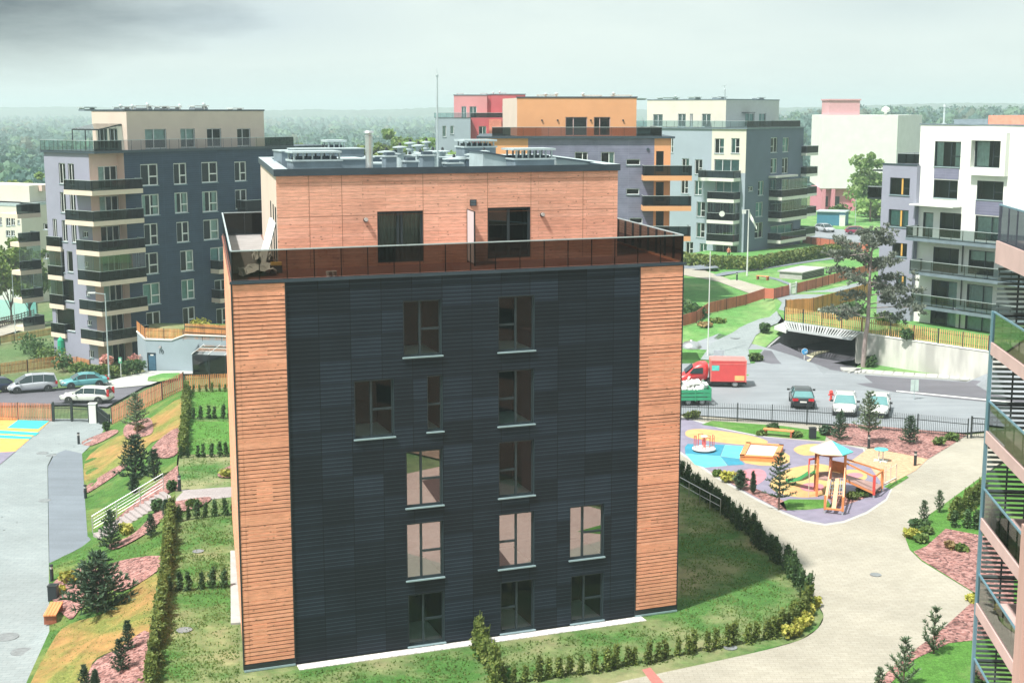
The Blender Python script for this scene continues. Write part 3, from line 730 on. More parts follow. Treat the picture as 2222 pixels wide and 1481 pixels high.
ISL1 = [(2260, 960), (2135, 1030), (2060, 1085), (1990, 1135), (1965, 1168), (1974, 1192), (2000, 1217), (2110, 1284), (2260, 1330)]
ISL2 = [(2115, 1301), (2040, 1369), (1960, 1428), (1885, 1490), (1830, 1560), (2300, 1560), (2250, 1310)]
drape('lawn', px0(ISL1), .012, M_LUSH, 3); drape('lawn', px0(ISL2), .012, M_LUSH, 3)
drape('mulch_bed', px0([(2052, 1147), (2200, 1175), (2200, 1330), (2110, 1283), (2000, 1215), (1982, 1197), (2010, 1185)]), .03, M_MULCH, 2)
drape('mulch_bed', px0([(2115, 1301), (2200, 1318), (2200, 1380), (2060, 1395), (1985, 1430), (1925, 1490), (1890, 1490), (1960, 1428), (2040, 1369)]), .03, M_MULCH, 2)
# playground
RUB = [(1430, 895), (1500, 911), (1560, 929), (1650, 947), (1760, 957), (1815, 962), (1872, 974), (1885, 1005), (1925, 1052), (1932, 1062), (1922, 1082), (1880, 1110), (1830, 1130), (1790, 1136), (1745, 1128), (1700, 1110), (1640, 1080), (1560, 1036), (1470, 975), (1425, 945)]
drape('playground_edging', px0([(1424, 893), (1500, 909), (1650, 945), (1875, 972), (1888, 1004), (1936, 1061), (1925, 1085), (1882, 1114), (1831, 1134), (1790, 1140), (1744, 1132), (1698, 1114), (1637, 1083), (1557, 1039), (1467, 978), (1420, 947)]), .010, M_KERB, 3)
drape('playground_surface', px0(RUB), .016, M_RUB, 3)
for nm, m, pl, sm in (('playground_surface', M_RY, [(1487, 940), (1498, 932), (1540, 932), (1620, 943), (1660, 954), (1664, 961), (1640, 966), (1570, 961), (1500, 950)], 4),
    ('playground_surface', M_RB, [(1486, 970), (1492, 963), (1573, 965), (1563, 989), (1487, 984)], 0), ('playground_surface', M_RT, [(1487, 984.3), (1562.5, 989.5), (1578, 1010), (1530, 1014), (1508, 1008)], 0),
    ('playground_surface', M_RT, [(1573.6, 965.5), (1613, 968), (1604, 995), (1564, 989.5)], 0), ('playground_surface', M_RB, [(1563.5, 990.5), (1604, 995.5), (1616, 1008), (1580, 1010)], 0),
    ('playground_surface', M_RY, [(1613.6, 968.5), (1690, 974), (1714, 989), (1713, 1003), (1690, 1011), (1650, 1010), (1618, 1005), (1605, 994)], 0),
    ('playground_surface', M_RY, [(1722, 976), (1738, 966), (1770, 963), (1792, 970), (1786, 984), (1745, 988)], 4), ('playground_surface', M_RP, [(1598, 1028), (1625, 1018), (1655, 1020), (1662, 1035), (1640, 1052), (1612, 1047)], 4),
    ('playground_surface', M_RY, [(1670, 1050), (1700, 1022), (1745, 1010), (1790, 1008), (1838, 1030), (1828, 1058), (1790, 1074), (1740, 1079), (1690, 1070)], 4),
    ('playground_surface', M_RY, [(1818, 1034), (1836, 1020), (1866, 1020), (1882, 1033), (1868, 1045), (1838, 1046)], 4)):
    drape(nm, px0(catmull(pl, sm) if sm else pl), .022, m, 4)
drape('playground_surface', px0([(1703, 1066), (1730, 1052), (1778, 1054), (1786, 1070), (1742, 1078)]), .028, M_RO, 4)
drape('playground_surface', px0(catmull([(1735, 1056), (1755, 1048), (1785, 1052), (1782, 1064), (1750, 1066)], 4)), .034, M_RP, 4)
drape('playground_surface', px0(catmull([(1838, 1031), (1848, 1026), (1868, 1027), (1872, 1034), (1850, 1038)], 4)), .028, M_RP, 4)
drape('lawn', px0([(1522, 921), (1545, 913), (1700, 924), (1795, 938), (1790, 956), (1760, 954), (1650, 945), (1565, 928)]), .022, M_LUSH, 3)
drape('lawn', px0([(1690, 1092), (1712, 1083), (1795, 1084), (1806, 1100), (1750, 1106), (1708, 1107)]), .022, M_LUSH, 3)
drape('lawn', px0([(1917, 1056), (1965, 1030), (1972, 1036), (1932, 1061)]), .022, M_LUSH, 3)
drape('mulch_bed', px0([(1540, 1022), (1575, 1028), (1640, 1060), (1700, 1086), (1708, 1108), (1690, 1104), (1640, 1078), (1560, 1034)]), .022, M_MULCH, 2)
drape('mulch_bed', px0([(1775, 935), (1830, 918), (2075, 940), (2098, 944), (2060, 968), (2014, 996), (1960, 985), (1890, 971), (1815, 962)]), .03, M_MULCH, 2)
drape('chip_surface', px0([(1842, 1003), (1886, 972), (1960, 985), (2014, 995), (1988, 1020), (1935, 1048), (1912, 1046), (1886, 1010)]), .026, M_SAND, 2)
drape('mulch_bed', px0([(1800, 1082), (1905, 1058), (1920, 1064), (1830, 1098), (1808, 1101)]), .022, M_MULCH, 2)
# car park, road, kerbs on the right
drape('car_park', px0([(1380, 906), (1380, 850), (1470, 775), (1560, 757), (1640, 770), (1800, 800), (1850, 800), (2230, 843), (2230, 927), (2090, 938), (1480, 898)]), .0, M_LOT, 4)
drape('road', px0([(1640, 792), (1660, 775), (1690, 768), (1862, 796), (1845, 806), (1850, 812), (2230, 838), (2230, 880), (2060, 864), (1940, 850), (1880, 838), (1790, 812), (1700, 800)]), .006, M_ASPH, 4)
drape('road_marking', px0([(1945, 847), (2090, 861), (2230, 875), (2230, 877), (2090, 863), (1945, 849)]), .011, mat('road_paint', (.7, .72, .7), .7, scale=6), 4)
vb = [(1852, 799, 0), (1862, 790, 0), (1884, 788, 0), (1940, 789, 0), (2000, 789, .05), (2060, 783, .45), (2110, 771, 1.5), (2147, 766, 2.2), (2280, 783, 2.6)]
vf = [(1850, 800), (1860, 805), (1884, 806), (1940, 811), (2000, 816), (2060, 819), (2110, 822), (2147, 825), (2280, 838)]
mb = MB(); rows = []
for (x, y, z), (u, v) in zip(vb, vf):
    a, b = Vector(PZ(x, y, z)), Vector(PZ(u, v, .0)); rows.append([(*b.lerp(a, t).xy, .03 + z * t * t * (3 - 2 * t)) for t in (0, .2, .4, .6, .8, 1)] + [(a.x + .4, a.y + .5, z + .03)])
n = len(rows[0]); mb.raw([p for r in rows for p in r], [(k * n + i, (k + 1) * n + i, (k + 1) * n + i + 1, k * n + i + 1) for k in range(len(rows) - 1) for i in range(n - 1)])
struct(mb.build('verge', M_FIELD, None, loc=PZ(1940, 800, 0), smooth=True))
mb = MB(); K = catmull([(1845, 800), (1852, 806), (1880, 808), (1960, 814), (2060, 820), (2150, 826), (2250, 834)], 4, False); K = px0(K)
for a, b in zip(K, K[1:]):
    F = Face(a, b); F.box(mb, -.02, F.L + .02, 0, .14, -.9, .9)
struct(mb.build('pavement', M_KERB, None, loc=(*K[0], 0)))
# plateau behind: path up, field, pavings
PORT_L, PORT_R = PZ(1715.6, 752.5, 0), PZ(1861, 779, 0)
WING = [(PORT_L, 714.5), (PZ(1690, 761.6, 0), 733), (PZ(1671, 770.5, 0), 749.6), (PZ(1655, 781, 0), 770), (PZ(1646, 791, 0), 789)]
FTOP = [PZ(1703, 697, 2.7), PZ(1870.6, 721, 2.7), PZ(1884, 725, 2.7), PZ(2146, 763, 2.7), PZ(2290, 786, 2.7)]
drape('field', [(12.5, 119), (20.5, 119)] + [(p[0] - .25, p[1]) for p, y in WING[::-1]] + [(26.6, 138), (29, 150), (60, 152), (75, 190), (90, 300), (10, 300), (-4, 190), (4, 135)], .0, M_FIELD, 2.5)
drape('field', [(p[0] + .05, p[1] + .1) for p in FTOP] + [(75, 120), (75, 156), (29.3, 156), (27, 140)], .0, M_FIELD, 3, flat=2.7)
drape('footpath', pxh([(1520, 780), (1545, 744), (1590, 722), (1650, 692), (1690, 671), (1697, 657), (1680, 644), (1716, 636), (1790, 630), (1880, 610), (1880, 617), (1790, 640), (1705, 668), (1702, 695), (1640, 728), (1624, 757), (1628, 790)]), .05, M_PLAZA, 1.5)
drape('footpath', pxh([(1470, 583), (1520, 584), (1600, 607), (1682, 631), (1645, 637), (1560, 612), (1470, 595)]), .05, M_PATH, 3)
drape('footpath', pxh([(1548, 597), (1620, 586), (1770, 564), (1860, 553), (1860, 556), (1770, 567.5), (1620, 590), (1556, 600)]), .05, M_STRIP, 3)
drape('footpath', pxh([(1470, 560), (1500, 563), (1545, 577), (1560, 585), (1500, 586), (1470, 583)]), .045, M_STRIP, 3)
drape('footpath', pxh([(1655, 598), (1690, 605), (1718, 616), (1712, 619), (1684, 608), (1650, 600)]), .05, M_STRIP, 3)
drape('car_park', pxh([(1700, 497), (1780, 496), (1960, 505), (1960, 540), (1880, 537), (1790, 522), (1740, 512)]), .06, M_LOT, 6)
# garden slope, plaza and street on the left
drape('slope', pxh([(402, 846), (246, 905), (218, 945), (178, 984), (184, 1080), (190, 1164), (106, 1221), (107, 1370), (45, 1510), (0, 1620), (300, 1620), (322, 1500), (346, 1290), (378, 1090), (384, 1000)]), .02, M_SLOPE, 1.2)
for pl in ([(330, 905), (395, 865), (385, 935), (330, 960), (300, 990), (262, 1010), (192, 1055), (185, 1000), (232, 960), (262, 945)], [(300, 1270), (345, 1250), (335, 1370), (240, 1415), (200, 1440), (170, 1520), (60, 1520), (110, 1400), (150, 1355), (230, 1330)]):
    drape('slope', pxh(catmull(pl, 3)), .05, M_DRY, 1.2)
for pl in ([(272, 925), (320, 908), (332, 925), (325, 945), (275, 952)], [(330, 972), (386, 930), (385, 985), (345, 995)], [(188, 1056), (258, 1012), (270, 1018), (192, 1070)], [(178, 960), (240, 935), (255, 940), (200, 968)],
           [(232, 1150), (370, 1024), (386, 1020), (384, 1066), (368, 1070)], [(235, 1185), (290, 1160), (352, 1098), (372, 1098), (330, 1150), (255, 1192)], [(372, 1092), (455, 1080), (440, 1098), (390, 1112), (370, 1104)], [(238, 1226), (345, 1208), (340, 1242), (262, 1285), (228, 1262)],
           [(120, 1262), (190, 1232), (236, 1270), (176, 1322), (150, 1345), (112, 1300)], [(200, 1445), (262, 1408), (324, 1375), (310, 1520), (190, 1520)], [(480, 1022), (512, 1010), (512, 1036), (474, 1036)]):
    drape('mulch_bed', pxh(catmull(pl, 4)), .09, M_MULCH, .7)
drape('plaza', pxh([(-60, 1620), (45, 1510), (107, 1372), (106, 1222), (103, 1010), (116, 984), (178, 984), (218, 945), (246, 908), (110, 908), (-60, 908)]), .01, M_PLAZA, 2)
drape('driveway', pxh([(107, 1222), (104, 1012), (118, 986), (142, 976), (178, 984), (184, 1080), (190, 1164), (204, 1172)]), .03, M_STRIP, 1.5)
M_OS = rubber('orange_sport_rubber', (.72, .36, .1)); M_TS = rubber('turquoise_sport_rubber', (.04, .52, .5))
drape('sport_surface', pxh([(-60, 900), (-60, 1020), (0, 1008), (108, 914)]), .03, M_OS, 3)
for pl in ([(40, 911), (107, 914), (83, 931), (15, 929)], [(-60, 931), (0, 934), (85, 939), (77, 945), (0, 941), (-60, 938)], [(-60, 942), (0, 944), (70, 948), (64, 953), (0, 951), (-60, 949)]):
    drape('sport_surface', pxh(pl), .05, M_TS, 3)
drape('sport_surface', pxh([(-60, 985), (34, 980), (0, 1008), (-60, 1020)]), .05, M_RUB, 3)
drape('road', pxh([(-90, 882), (150, 878), (232, 883), (310, 840), (395, 812), (520, 808), (520, 806), (400, 806), (330, 829), (262, 836), (200, 838), (40, 847), (-90, 862)]), .03, M_ASPH, 3)
drape('pavement', pxh([(225, 830), (318, 806), (520, 805), (520, 812), (390, 812), (325, 836), (250, 843), (215, 838)]), .08, M_KERB, 2)
drape('lawn', pxh([(322, 820), (352, 812), (390, 811), (388, 822), (345, 830), (320, 828)]), .13, M_FIELD, 2)
drape('footpath', pxh([(-60, 720), (60, 694), (110, 700), (60, 712), (-60, 748)]), .06, M_PATH, 3)
mb = MB(); q = px0([(-60, 622), (75, 618), (80, 690), (-60, 700)], -8.0); mb.face([(*p, -8.0) for p in q])
m, nt, b = newmat('lake_water'); b.inputs['Base Color'].default_value = (.06, .3, .27, 1); b.inputs['Roughness'].default_value = .12
bump(nt, b, tex_noise(nt, coords(nt), .6, 4), .15)
struct(mb.build('lake', m, None, loc=(*q[0], -8.0)))
# manhole covers and drain gratings
for (x, y, z, r) in ((15, 1382, None, .55), (47, 1414, None, .5), (92, 983, None, .45), (112, 988, None, .4), (1900, 1247, 0, .28), (1595, 733, None, .5), (97, 1086, None, .4), (1585, 1405, 0, .3), (430, 1196, 0, .3), (400, 1367, 0, .35)):
    p = PH(x, y); mb = MB(); mb.lathe([(r, 0), (r, .03), (r * .8, .035), (r * .8, .03), (0, .03)], (p[0], p[1], p[2] + .012), 20)
    o = mb.build('manhole_cover', mat('cast_iron', (.22, .24, .25), .6, .2, var=.2, scale=6), None, loc=p)
    tag(o, {(15): 'larger oval manhole cover low on the pale plaza paving', 47: 'manhole cover nearest the grass edge of the pale plaza', 92: 'iron cover in the plaza just short of the grey drive', 112: 'iron cover at the rounded end of the grey drive', 1900: 'small drain cover in the middle of the beige path', 1595: 'drain cover on the pale path climbing beside the garage ramp', 97: 'iron cover half way along the edge of the grey drive', 1585: 'small cover in the lawn by the front hedge', 430: 'pale cover in the upper garden lawn beside the slatted wall', 400: 'pale cover in the nearest garden lawn'}[x], 'manhole cover')
# ================================================================== buildings round about
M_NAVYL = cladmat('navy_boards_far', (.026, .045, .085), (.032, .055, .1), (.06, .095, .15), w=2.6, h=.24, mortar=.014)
M_LILAC = mat('lilac_grey_render', (.27, .28, .36), .85, var=.06, scale=.4)
M_LILACB = cladmat('lilac_grey_boards', (.16, .165, .24), (.18, .185, .265), (.24, .25, .32), w=3.2, h=.24, mortar=.014)
M_BLUEG = mat('blue_grey_render', (.3, .36, .42), .85, var=.05, scale=.4)
M_SLATE = mat('slate_blue_render', (.1, .13, .19), .85, var=.08, scale=.4)
M_CREAM2 = mat('pale_cream_render', (.6, .58, .5), .85, var=.05, scale=.4)
M_PINKC = mat('pink_cream_render', (.6, .45, .39), .85, var=.06, scale=.4)
M_ORANGE = mat('orange_render', (.66, .33, .16), .85, var=.06, scale=.4)
M_RED = mat('red_render', (.5, .09, .11), .85, var=.08, scale=.3)
M_ROSE = mat('rose_render', (.62, .26, .27), .85, var=.06, scale=.3)
M_FASC = mat('cream_fascia', (.66, .56, .46), .85, var=.06, scale=.5)
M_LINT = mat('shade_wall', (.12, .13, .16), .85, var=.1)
M_GARW = mat('grey_wall_paint', (.3, .37, .42), .85, var=.05, scale=.6)
M_RAILW = mat('rail_aluminium', (.45, .52, .53), .4, .4, var=.05)
M_BGLASS = glassmat('balcony_glass', (.045, .07, .07), .6, 1.3, .03, .012)
M_TGLASS = glassmat('pale_rail_glass', (.45, .62, .62), .9, 1.5, .03, .08)
M_CLEAR = glassmat('loggia_glass', (.6, .72, .7), .9, 1.5, .02, .1)
RND = random.Random(11)
def win2(root, F, px, frame=None, cur=None, mull=(.5,), trans=((1, .45),), sill=True, rc=None, name='window', bar=.07, reveal=None, depth=.7):
    rc = rc or F.rect(*px)
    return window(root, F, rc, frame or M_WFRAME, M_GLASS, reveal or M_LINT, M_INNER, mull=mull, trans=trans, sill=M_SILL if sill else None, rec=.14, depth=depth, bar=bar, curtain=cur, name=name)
CUR = lambda k='full': (M_CURT, k)
def balcony(root, q, zb, th, fascia, rh, chain, glass, gap=.03, post=M_METAL, rail=M_RAILW, enclosed=0, deck=None):
    """slab on plan polygon q with a glazed railing along the chain of corner indices"""
    mb = MB(); mb.prism(q, zb, zb + th); o = mb.build('balcony', fascia, root)
    mb = MB(); g = MB(); c = None
    cx = sum(p[0] for p in q) / len(q); cy = sum(p[1] for p in q) / len(q)
    for i, j in zip(chain, chain[1:]):
        a, b = q[i], q[j]; L = math.dist(a, b); ins = .05
        F = Face(a, b)
        if (cx - a[0]) * F.n[0] + (cy - a[1]) * F.n[1] > 0: F.n = (-F.n[0], -F.n[1])
        z = zb + th; k = max(1, round(L / 1.25))
        F.box(mb, -.01, L + .01, z + rh - .05, z + rh, -ins - .05, -ins + .02, 1); F.box(mb, 0, L, z, z + .05, -ins - .03, -ins)
        for t in range(k + 1):
            s = min(max(L * t / k, .03), L - .03); F.box(mb, s - .022, s + .022, z + .05, z + rh - .05, -ins - .08, -ins - .035)
        F.quad(g, .0, L, z + gap, z + rh - .05, -ins + .004)
        if enclosed:
            c = c or MB(); F.quad(c, 0, L, z + rh, z + enclosed, -ins)
            for t in range(k + 1): s = min(max(L * t / k, .03), L - .03); F.box(mb, s - .015, s + .015, z + rh, z + enclosed, -ins - .03, -ins - .005, 1)
    mb.build('railing', [post, rail], o); g.build('glass', glass, o)
    if c: c.build('glazing', M_CLEAR, o)
    return o
def body(root, poly, z0, z1, m, roofm, name='wall', holes=None, cope=.25, copem=None):
    """closed prism with holes per side: holes {side: [(a0,a1,z0,z1)]}; polygon clockwise seen from above = outward right of travel"""
    mb = MB(); n = len(poly); fs = []
    for i in range(n):
        F = Face(poly[i], poly[(i + 1) % n]); fs.append(F); F.wall(mb, 0, F.L, z0, z1, (holes or {}).get(i, ()))
    w = mb.build(name, m, root)
    mb = MB(); mb.face([(*p, z1 - .002) for p in reversed(poly)])
    r = mb.build('roof', roofm, root)
    if cope:
        mb = MB()
        for F in fs: F.box(mb, -.06, F.L + .06, z1 - .0, z1 + cope, -.3, .06)
        mb.build('coping', copem or M_COPE, root)
    return fs
def roofstuff(root, F, items, z0):
    for (x0, x1, y, o, kind) in items:
        a0, a1 = F.hit(x0, y)[0], F.hit(x1, y)[0]; zt = F.hit((x0 + x1) / 2, y)[1]; mb = MB()
        if kind == 'box':
            F.box(mb, a0, a1, z0, zt - .25, -o - 1.0, -o); F.box(mb, a0 - .08, a1 + .08, zt - .12, zt, -o - 1.1, -o + .1, 1)
            for a in (a0 + .08, a1 - .08): F.box(mb, a - .04, a + .04, zt - .25, zt - .12, -o - .9, -o - .1, 1)
            mb.build('vent_shaft', [M_GREYM, M_ZINC], root)
        else:
            am = (a0 + a1) / 2; c = F.at(am, z0, -o); h = zt - z0
            mb.lathe([(.1, 0), (.1, h * .6), (.22, h * .65), (.22, h * .8), (.05, h)], c, 8); mb.build('roof_cowl', M_ZINC, root)
# ---------------------------------------------------------------- left block (navy / lilac / cream)
Bc = (-43.83, 145.7); AN = R(36.8); nn = (math.sin(AN), math.cos(AN)); ll = (-math.cos(AN), math.sin(AN))
def LP(a, b): return (Bc[0] + nn[0] * a + ll[0] * b, Bc[1] + nn[1] * a + ll[1] * b)
def LN(b, flip=True):   # plane parallel to the navy front at depth b, a measured from 0
    return Face(LP(0, b), LP(1, b))
def LL(a): return Face(LP(a, 1), LP(a, 0))
ZB, ZT = -4.3, 18.45
bN = 1.25; aR = LN(bN).hit(268, 330)[0]; FN = LN(bN)
t = LL(aR); b0 = 1 - LL(aR).hit(254, 330)[0]
a0 = LN(b0).hit(192, 330)[0]
FL = Face(LP(a0, b0 + 16), LP(a0, b0)); bEnd = b0 + 16 - FL.hit(95, 340)[0]
FL = Face(LP(a0, bEnd), LP(a0, b0)); FC = Face(LP(a0, b0), LP(aR, b0)); FRt = Face(LP(aR, b0), LP(aR, bN)); FN = Face(LP(aR, bN), LP(aR + 32, bN))
lb = thing('apartment_building', 'seven storey block with navy boarded front, lilac side and cream corner balconies, on the left', 'building', (*LP(6, 10), ZB))
nv = [(305, 356, 343, 402.8, 'a'), (308, 421.7, 345.6, 467.6, 'c'), (313, 485, 343, 532, 'n'), (306, 548.6, 344, 595, 'n'), (310.5, 614, 348, 661, 'f'), (318, 676, 349, 725, 'n'),
      (376.7, 354, 405, 400, 'a'), (379, 417.6, 408, 462, 'c'), (383.4, 481, 410.5, 525.6, 'n'), (391.5, 543, 420, 588, 's'), (394, 606, 422.6, 649, 'f'), (397, 666, 424, 712, 'n'),
      (437.4, 351.5, 472.5, 396, 'a'), (439, 415, 472.5, 459.5, 'c'), (441.5, 476, 475, 520, 's'), (509, 350.6, 534.6, 393, 'a'), (510.5, 411, 536, 453, 'a'), (457, 536, 496, 590, 'f'), (466, 606, 496, 655, 'n'), (470, 668, 498, 715, 'n')]
hn = [FN.rect(*w[:4]) for w in nv]
hl = [FL.rect(*w) for w in ((128, 354, 142, 398.6), (148, 355, 161, 401), (131, 417, 143, 461), (152, 419, 164, 463), (115, 475, 124, 521), (135, 478, 146, 524), (155.5, 482, 166, 526), (94.5, 485, 103, 498), (118, 540, 140, 590), (146, 545, 158, 590), (120, 605, 160, 652), (122, 668, 162, 716), (98, 549, 106, 561))]
hs_ = [FL.rect(*w) for w in ((180, 502, 191, 515), (184, 568, 192, 580), (187, 631, 195.5, 642), (190, 695, 199, 706), (194, 760, 203, 776))]
mb = MB(); FL.wall(mb, 0, FL.L, ZB, ZT, hl + hs_); mb.build('lilac_wall', M_LILAC, lb)
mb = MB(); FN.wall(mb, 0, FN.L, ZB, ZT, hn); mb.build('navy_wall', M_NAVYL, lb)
hc = []
for k in range(7):
    z = 14.6 - 3.2 * k; hc.append((FC.L * .3, FC.L - .12, z + .08, z + 2.45))
mb = MB(); FC.wall(mb, 0, FC.L, ZB, ZT, hc); FRt.wall(mb, 0, FRt.L, ZB, ZT); mb.build('cream_wall', M_PINKC, lb)
mb = MB(); Face(LP(aR + 32, bN), LP(aR + 32, bEnd)).wall(mb, 0, bEnd - bN, ZB, ZT); Face(LP(aR + 32, bEnd), LP(a0, bEnd)).wall(mb, 0, aR + 32 - a0, ZB, ZT); mb.build('rear_wall', M_LILAC, lb)
for w_, rc in zip(nv, hn):
    cur = {'a': None, 'c': CUR('sides'), 'n': None, 'f': (M_BLIND, 'full'), 's': CUR('right')}[w_[4]]
    win2(lb, FN, None, rc=rc, cur=cur, trans=((1, .42),), bar=.11)
for i, rc in enumerate(hl): win2(lb, FL, None, rc=rc, cur=CUR('right') if i % 3 == 0 else None, mull=(.5,) if i < 7 else (), trans=())
for rc in hs_: win2(lb, FL, None, rc=rc, mull=(.5,), trans=())
for rc in hc: win2(lb, FC, None, rc=rc, mull=(.34, .66), trans=(), sill=False, name='balcony_door', cur=CUR('left') if RND.random() < .6 else None)
ZDK = 18.45
mb = MB(); q = [LP(a0 - .25, b0 - .3), LP(aR - .15, b0 - .3), LP(aR - .15, bN - .25), LP(aR + 32.2, bN - .25), LP(aR + 32.2, bEnd + .2), LP(a0 - .25, bEnd + .2)]
q = [LP(a0 - .25, bN - .25), LP(aR + 32.2, bN - .25), LP(aR + 32.2, bEnd + .2), LP(a0 - .25, bEnd + .2)]
mb.prism(q, ZT, ZDK + .22); mb.build('terrace_slab', M_COPE, lb)
balustrade(lb, [q[3], q[0]], ZDK + .22, 1.15, [12], M_RAILW, M_METAL, M_TGLASS, name='terrace_railing')
sp = FN.hit(572, 315)[0] + aR
balustrade(lb, [q[0], LP(aR - .4, bN - .25)], ZDK + .22, 1.15, [5], M_RAILW, M_METAL, M_BGLASS, name='terrace_railing')
balustrade(lb, [LP(aR - .4, bN - .25), LP(sp, bN - .25)], ZDK + .22, 1.15, [16], M_RAILW, M_METAL, glassmat('clear_rail', (.66, .62, .6), .9, 1.5, .02, .06), name='terrace_railing')
balustrade(lb, [LP(sp, bN - .25), LP(FN.hit(634, 315)[0] + aR, bN - .25)], ZDK + .22, 1.15, [4], M_RAILW, M_METAL, M_BGLASS, name='terrace_railing')
# penthouse
bP = bN + 2.6; aP = LN(bP).hit(275, 270)[0]; aPe = LN(bP).hit(573, 270)[0]; zP = LN(bP).hit(275, 241)[1]
P1 = Face(LP(aP, bP + 14), LP(aP, bP)); bPe = bP + 14 - P1.hit(189, 270)[0]; bPe = min(bPe, bEnd - .3)
P1 = Face(LP(aP, bPe), LP(aP, bP)); P2 = Face(LP(aP, bP), LP(aPe, bP))
h2 = [P2.rect(*w) for w in ((315, 280, 361, 319), (392, 279, 423, 319), (449.5, 279, 480, 319), (515, 279, 543.5, 319))]
h1 = [P1.rect(215, 279, 233, 316), P1.rect(238, 279, 255, 316)]
h1 = [(a, b, ZDK + .3, d) for a, b, c, d in h1]; h2 = [(a, b, ZDK + .3, d) for a, b, c, d in h2]
mb = MB(); P1.wall(mb, 0, P1.L, ZDK, zP, h1); P2.wall(mb, 0, P2.L, ZDK, zP, h2)
Face(LP(aPe, bP), LP(aPe, bPe)).wall(mb, 0, bPe - bP, ZDK, zP); Face(LP(aPe, bPe), LP(aP, bPe)).wall(mb, 0, aPe - aP, ZDK, zP)
mb.face([(*LP(aP, bP), zP - .01), (*LP(aPe, bP), zP - .01), (*LP(aPe, bPe), zP - .01), (*LP(aP, bPe), zP - .01)]); mb.build('penthouse_wall', M_CREAM, lb)
for i, rc in enumerate(h2): win2(lb, P2, None, rc=rc, cur=((M_CURT, 'blind') if i in (0, 1) else None), trans=(), name='terrace_door', mull=(.42,))
for rc in h1: win2(lb, P1, None, rc=rc, trans=(), name='terrace_door', cur=(M_BLIND, 'right'))
mb = MB(); P1.box(mb, -.1, P1.L + .05, zP, zP + .16, -.3, .06); P2.box(mb, -.06, P2.L + .1, zP, zP + .16, -.3, .06); mb.build('coping', M_COPE, lb)
roofstuff(lb, P2, [(283, 308, 231, 2, 'box'), (332, 368, 229, 3, 'box'), (376, 394, 230, 2.4, 'box'), (405, 430, 231, 3, 'box'), (447, 476, 229, 2, 'box'), (530, 552, 234, 2, 'box'), (195, 220, 232, 1, 'box'), (278, 283, 226, 1.5, 'c'), (310, 315, 226, 2, 'c'), (354, 360, 222, 3, 'c'), (425, 429, 225, 3, 'c'), (464, 470, 222, 2, 'c')], zP)
mb = MB()                                                     # glazed pergola on the terrace
zb_ = ZDK + .22; w0, w1 = P1.L - P1.L * .02, .4; k = [P1.hit(255, 267), P1.hit(190, 267)]
pa = P1.at(P1.L - .9, zb_ + 2.75, .02); pb = P1.at(.6, zb_ + 2.75, .02); OUT = 3.1
qa = P1.at(P1.L - .9, zb_ + 2.2, OUT); qb = P1.at(.6, zb_ + 2.2, OUT)
for i in range(5):
    u = i / 4; A_ = [pa[j] + (pb[j] - pa[j]) * u for j in range(3)]; B_ = [qa[j] + (qb[j] - qa[j]) * u for j in range(3)]
    mb.bar(A_, B_, .09, .12)
    if i % 2 == 0: mb.bar((B_[0], B_[1], zb_), B_, .1, .1)
mb.bar(pa, pb, .1, .12); mb.bar(qa, qb, .1, .14)
pg = mb.build('pergola', M_METAL, lb); g = MB(); g.face([(*pa[:2], pa[2] + .09), (*pb[:2], pb[2] + .09), (*qb[:2], qb[2] + .09), (*qa[:2], qa[2] + .09)]); g.build('glass', M_TGLASS, pg)
# corner balconies
for k in range(6):
    zb = 14.14 - 3.2 * k
    bl = 2.5 if k < 2 else 1.6; aw = 6.6
    o_ = 0.0 if k < 2 else .55
    qq = [LP(o_, 0), LP(aw, 0), LP(aw, max(bN, b0)), LP(o_, b0 + bl)]
    balcony(lb, [qq[0], qq[1], LP(aw, bN + .05), LP(aR, bN + .05), LP(aR, b0 + .02), LP(a0 + .02, b0 + .02), LP(a0 - .0, b0 + bl), LP(o_, b0 + bl)] if False else [qq[0], qq[1], LP(aw, b0), LP(a0, b0), LP(a0, b0 + bl), LP(o_, b0 + bl)], zb, .5, M_FASC, 1.1, [5, 0, 1, 2], M_BGLASS, enclosed=2.68 if k == 3 else 0)
# second stack on the lilac side
for k, (x, y) in enumerate(((132, 546), (134, 608.6), (139, 672), (143, 735.5))):
    z = 7.74 - 3.2 * k
    p = PZ(132, 546, 7.74); da = ((p[0] - Bc[0]) * nn[0] + (p[1] - Bc[1]) * nn[1]); db = ((p[0] - Bc[0]) * ll[0] + (p[1] - Bc[1]) * ll[1])
    balcony(lb, [LP(da, db), LP(max(a0, da + 2.6) + .02, db), LP(max(a0, da + 2.6) + .02, db + 2.6), LP(da, db + 2.6)], z, .5, M_FASC, 1.1, [3, 0, 1], M_BGLASS, enclosed=2.68 if k in (1, 2) else 0)
for k in range(5):
    z = 10.94 - 3.2 * k
    p = PZ(89, 471, 10.94); da = ((p[0] - Bc[0]) * nn[0] + (p[1] - Bc[1]) * nn[1]); db = ((p[0] - Bc[0]) * ll[0] + (p[1] - Bc[1]) * ll[1])
    w_ = 3.6 if k == 0 else 1.7; aa = da if k == 0 else da - .25
    balcony(lb, [LP(aa, db), LP(a0 + .02, db), LP(a0 + .02, db + w_), LP(aa, db + w_)], z, .5, M_FASC, 1.1, [3, 0, 1], M_BGLASS, enclosed=2.68 if k in (2, 3) else 0)
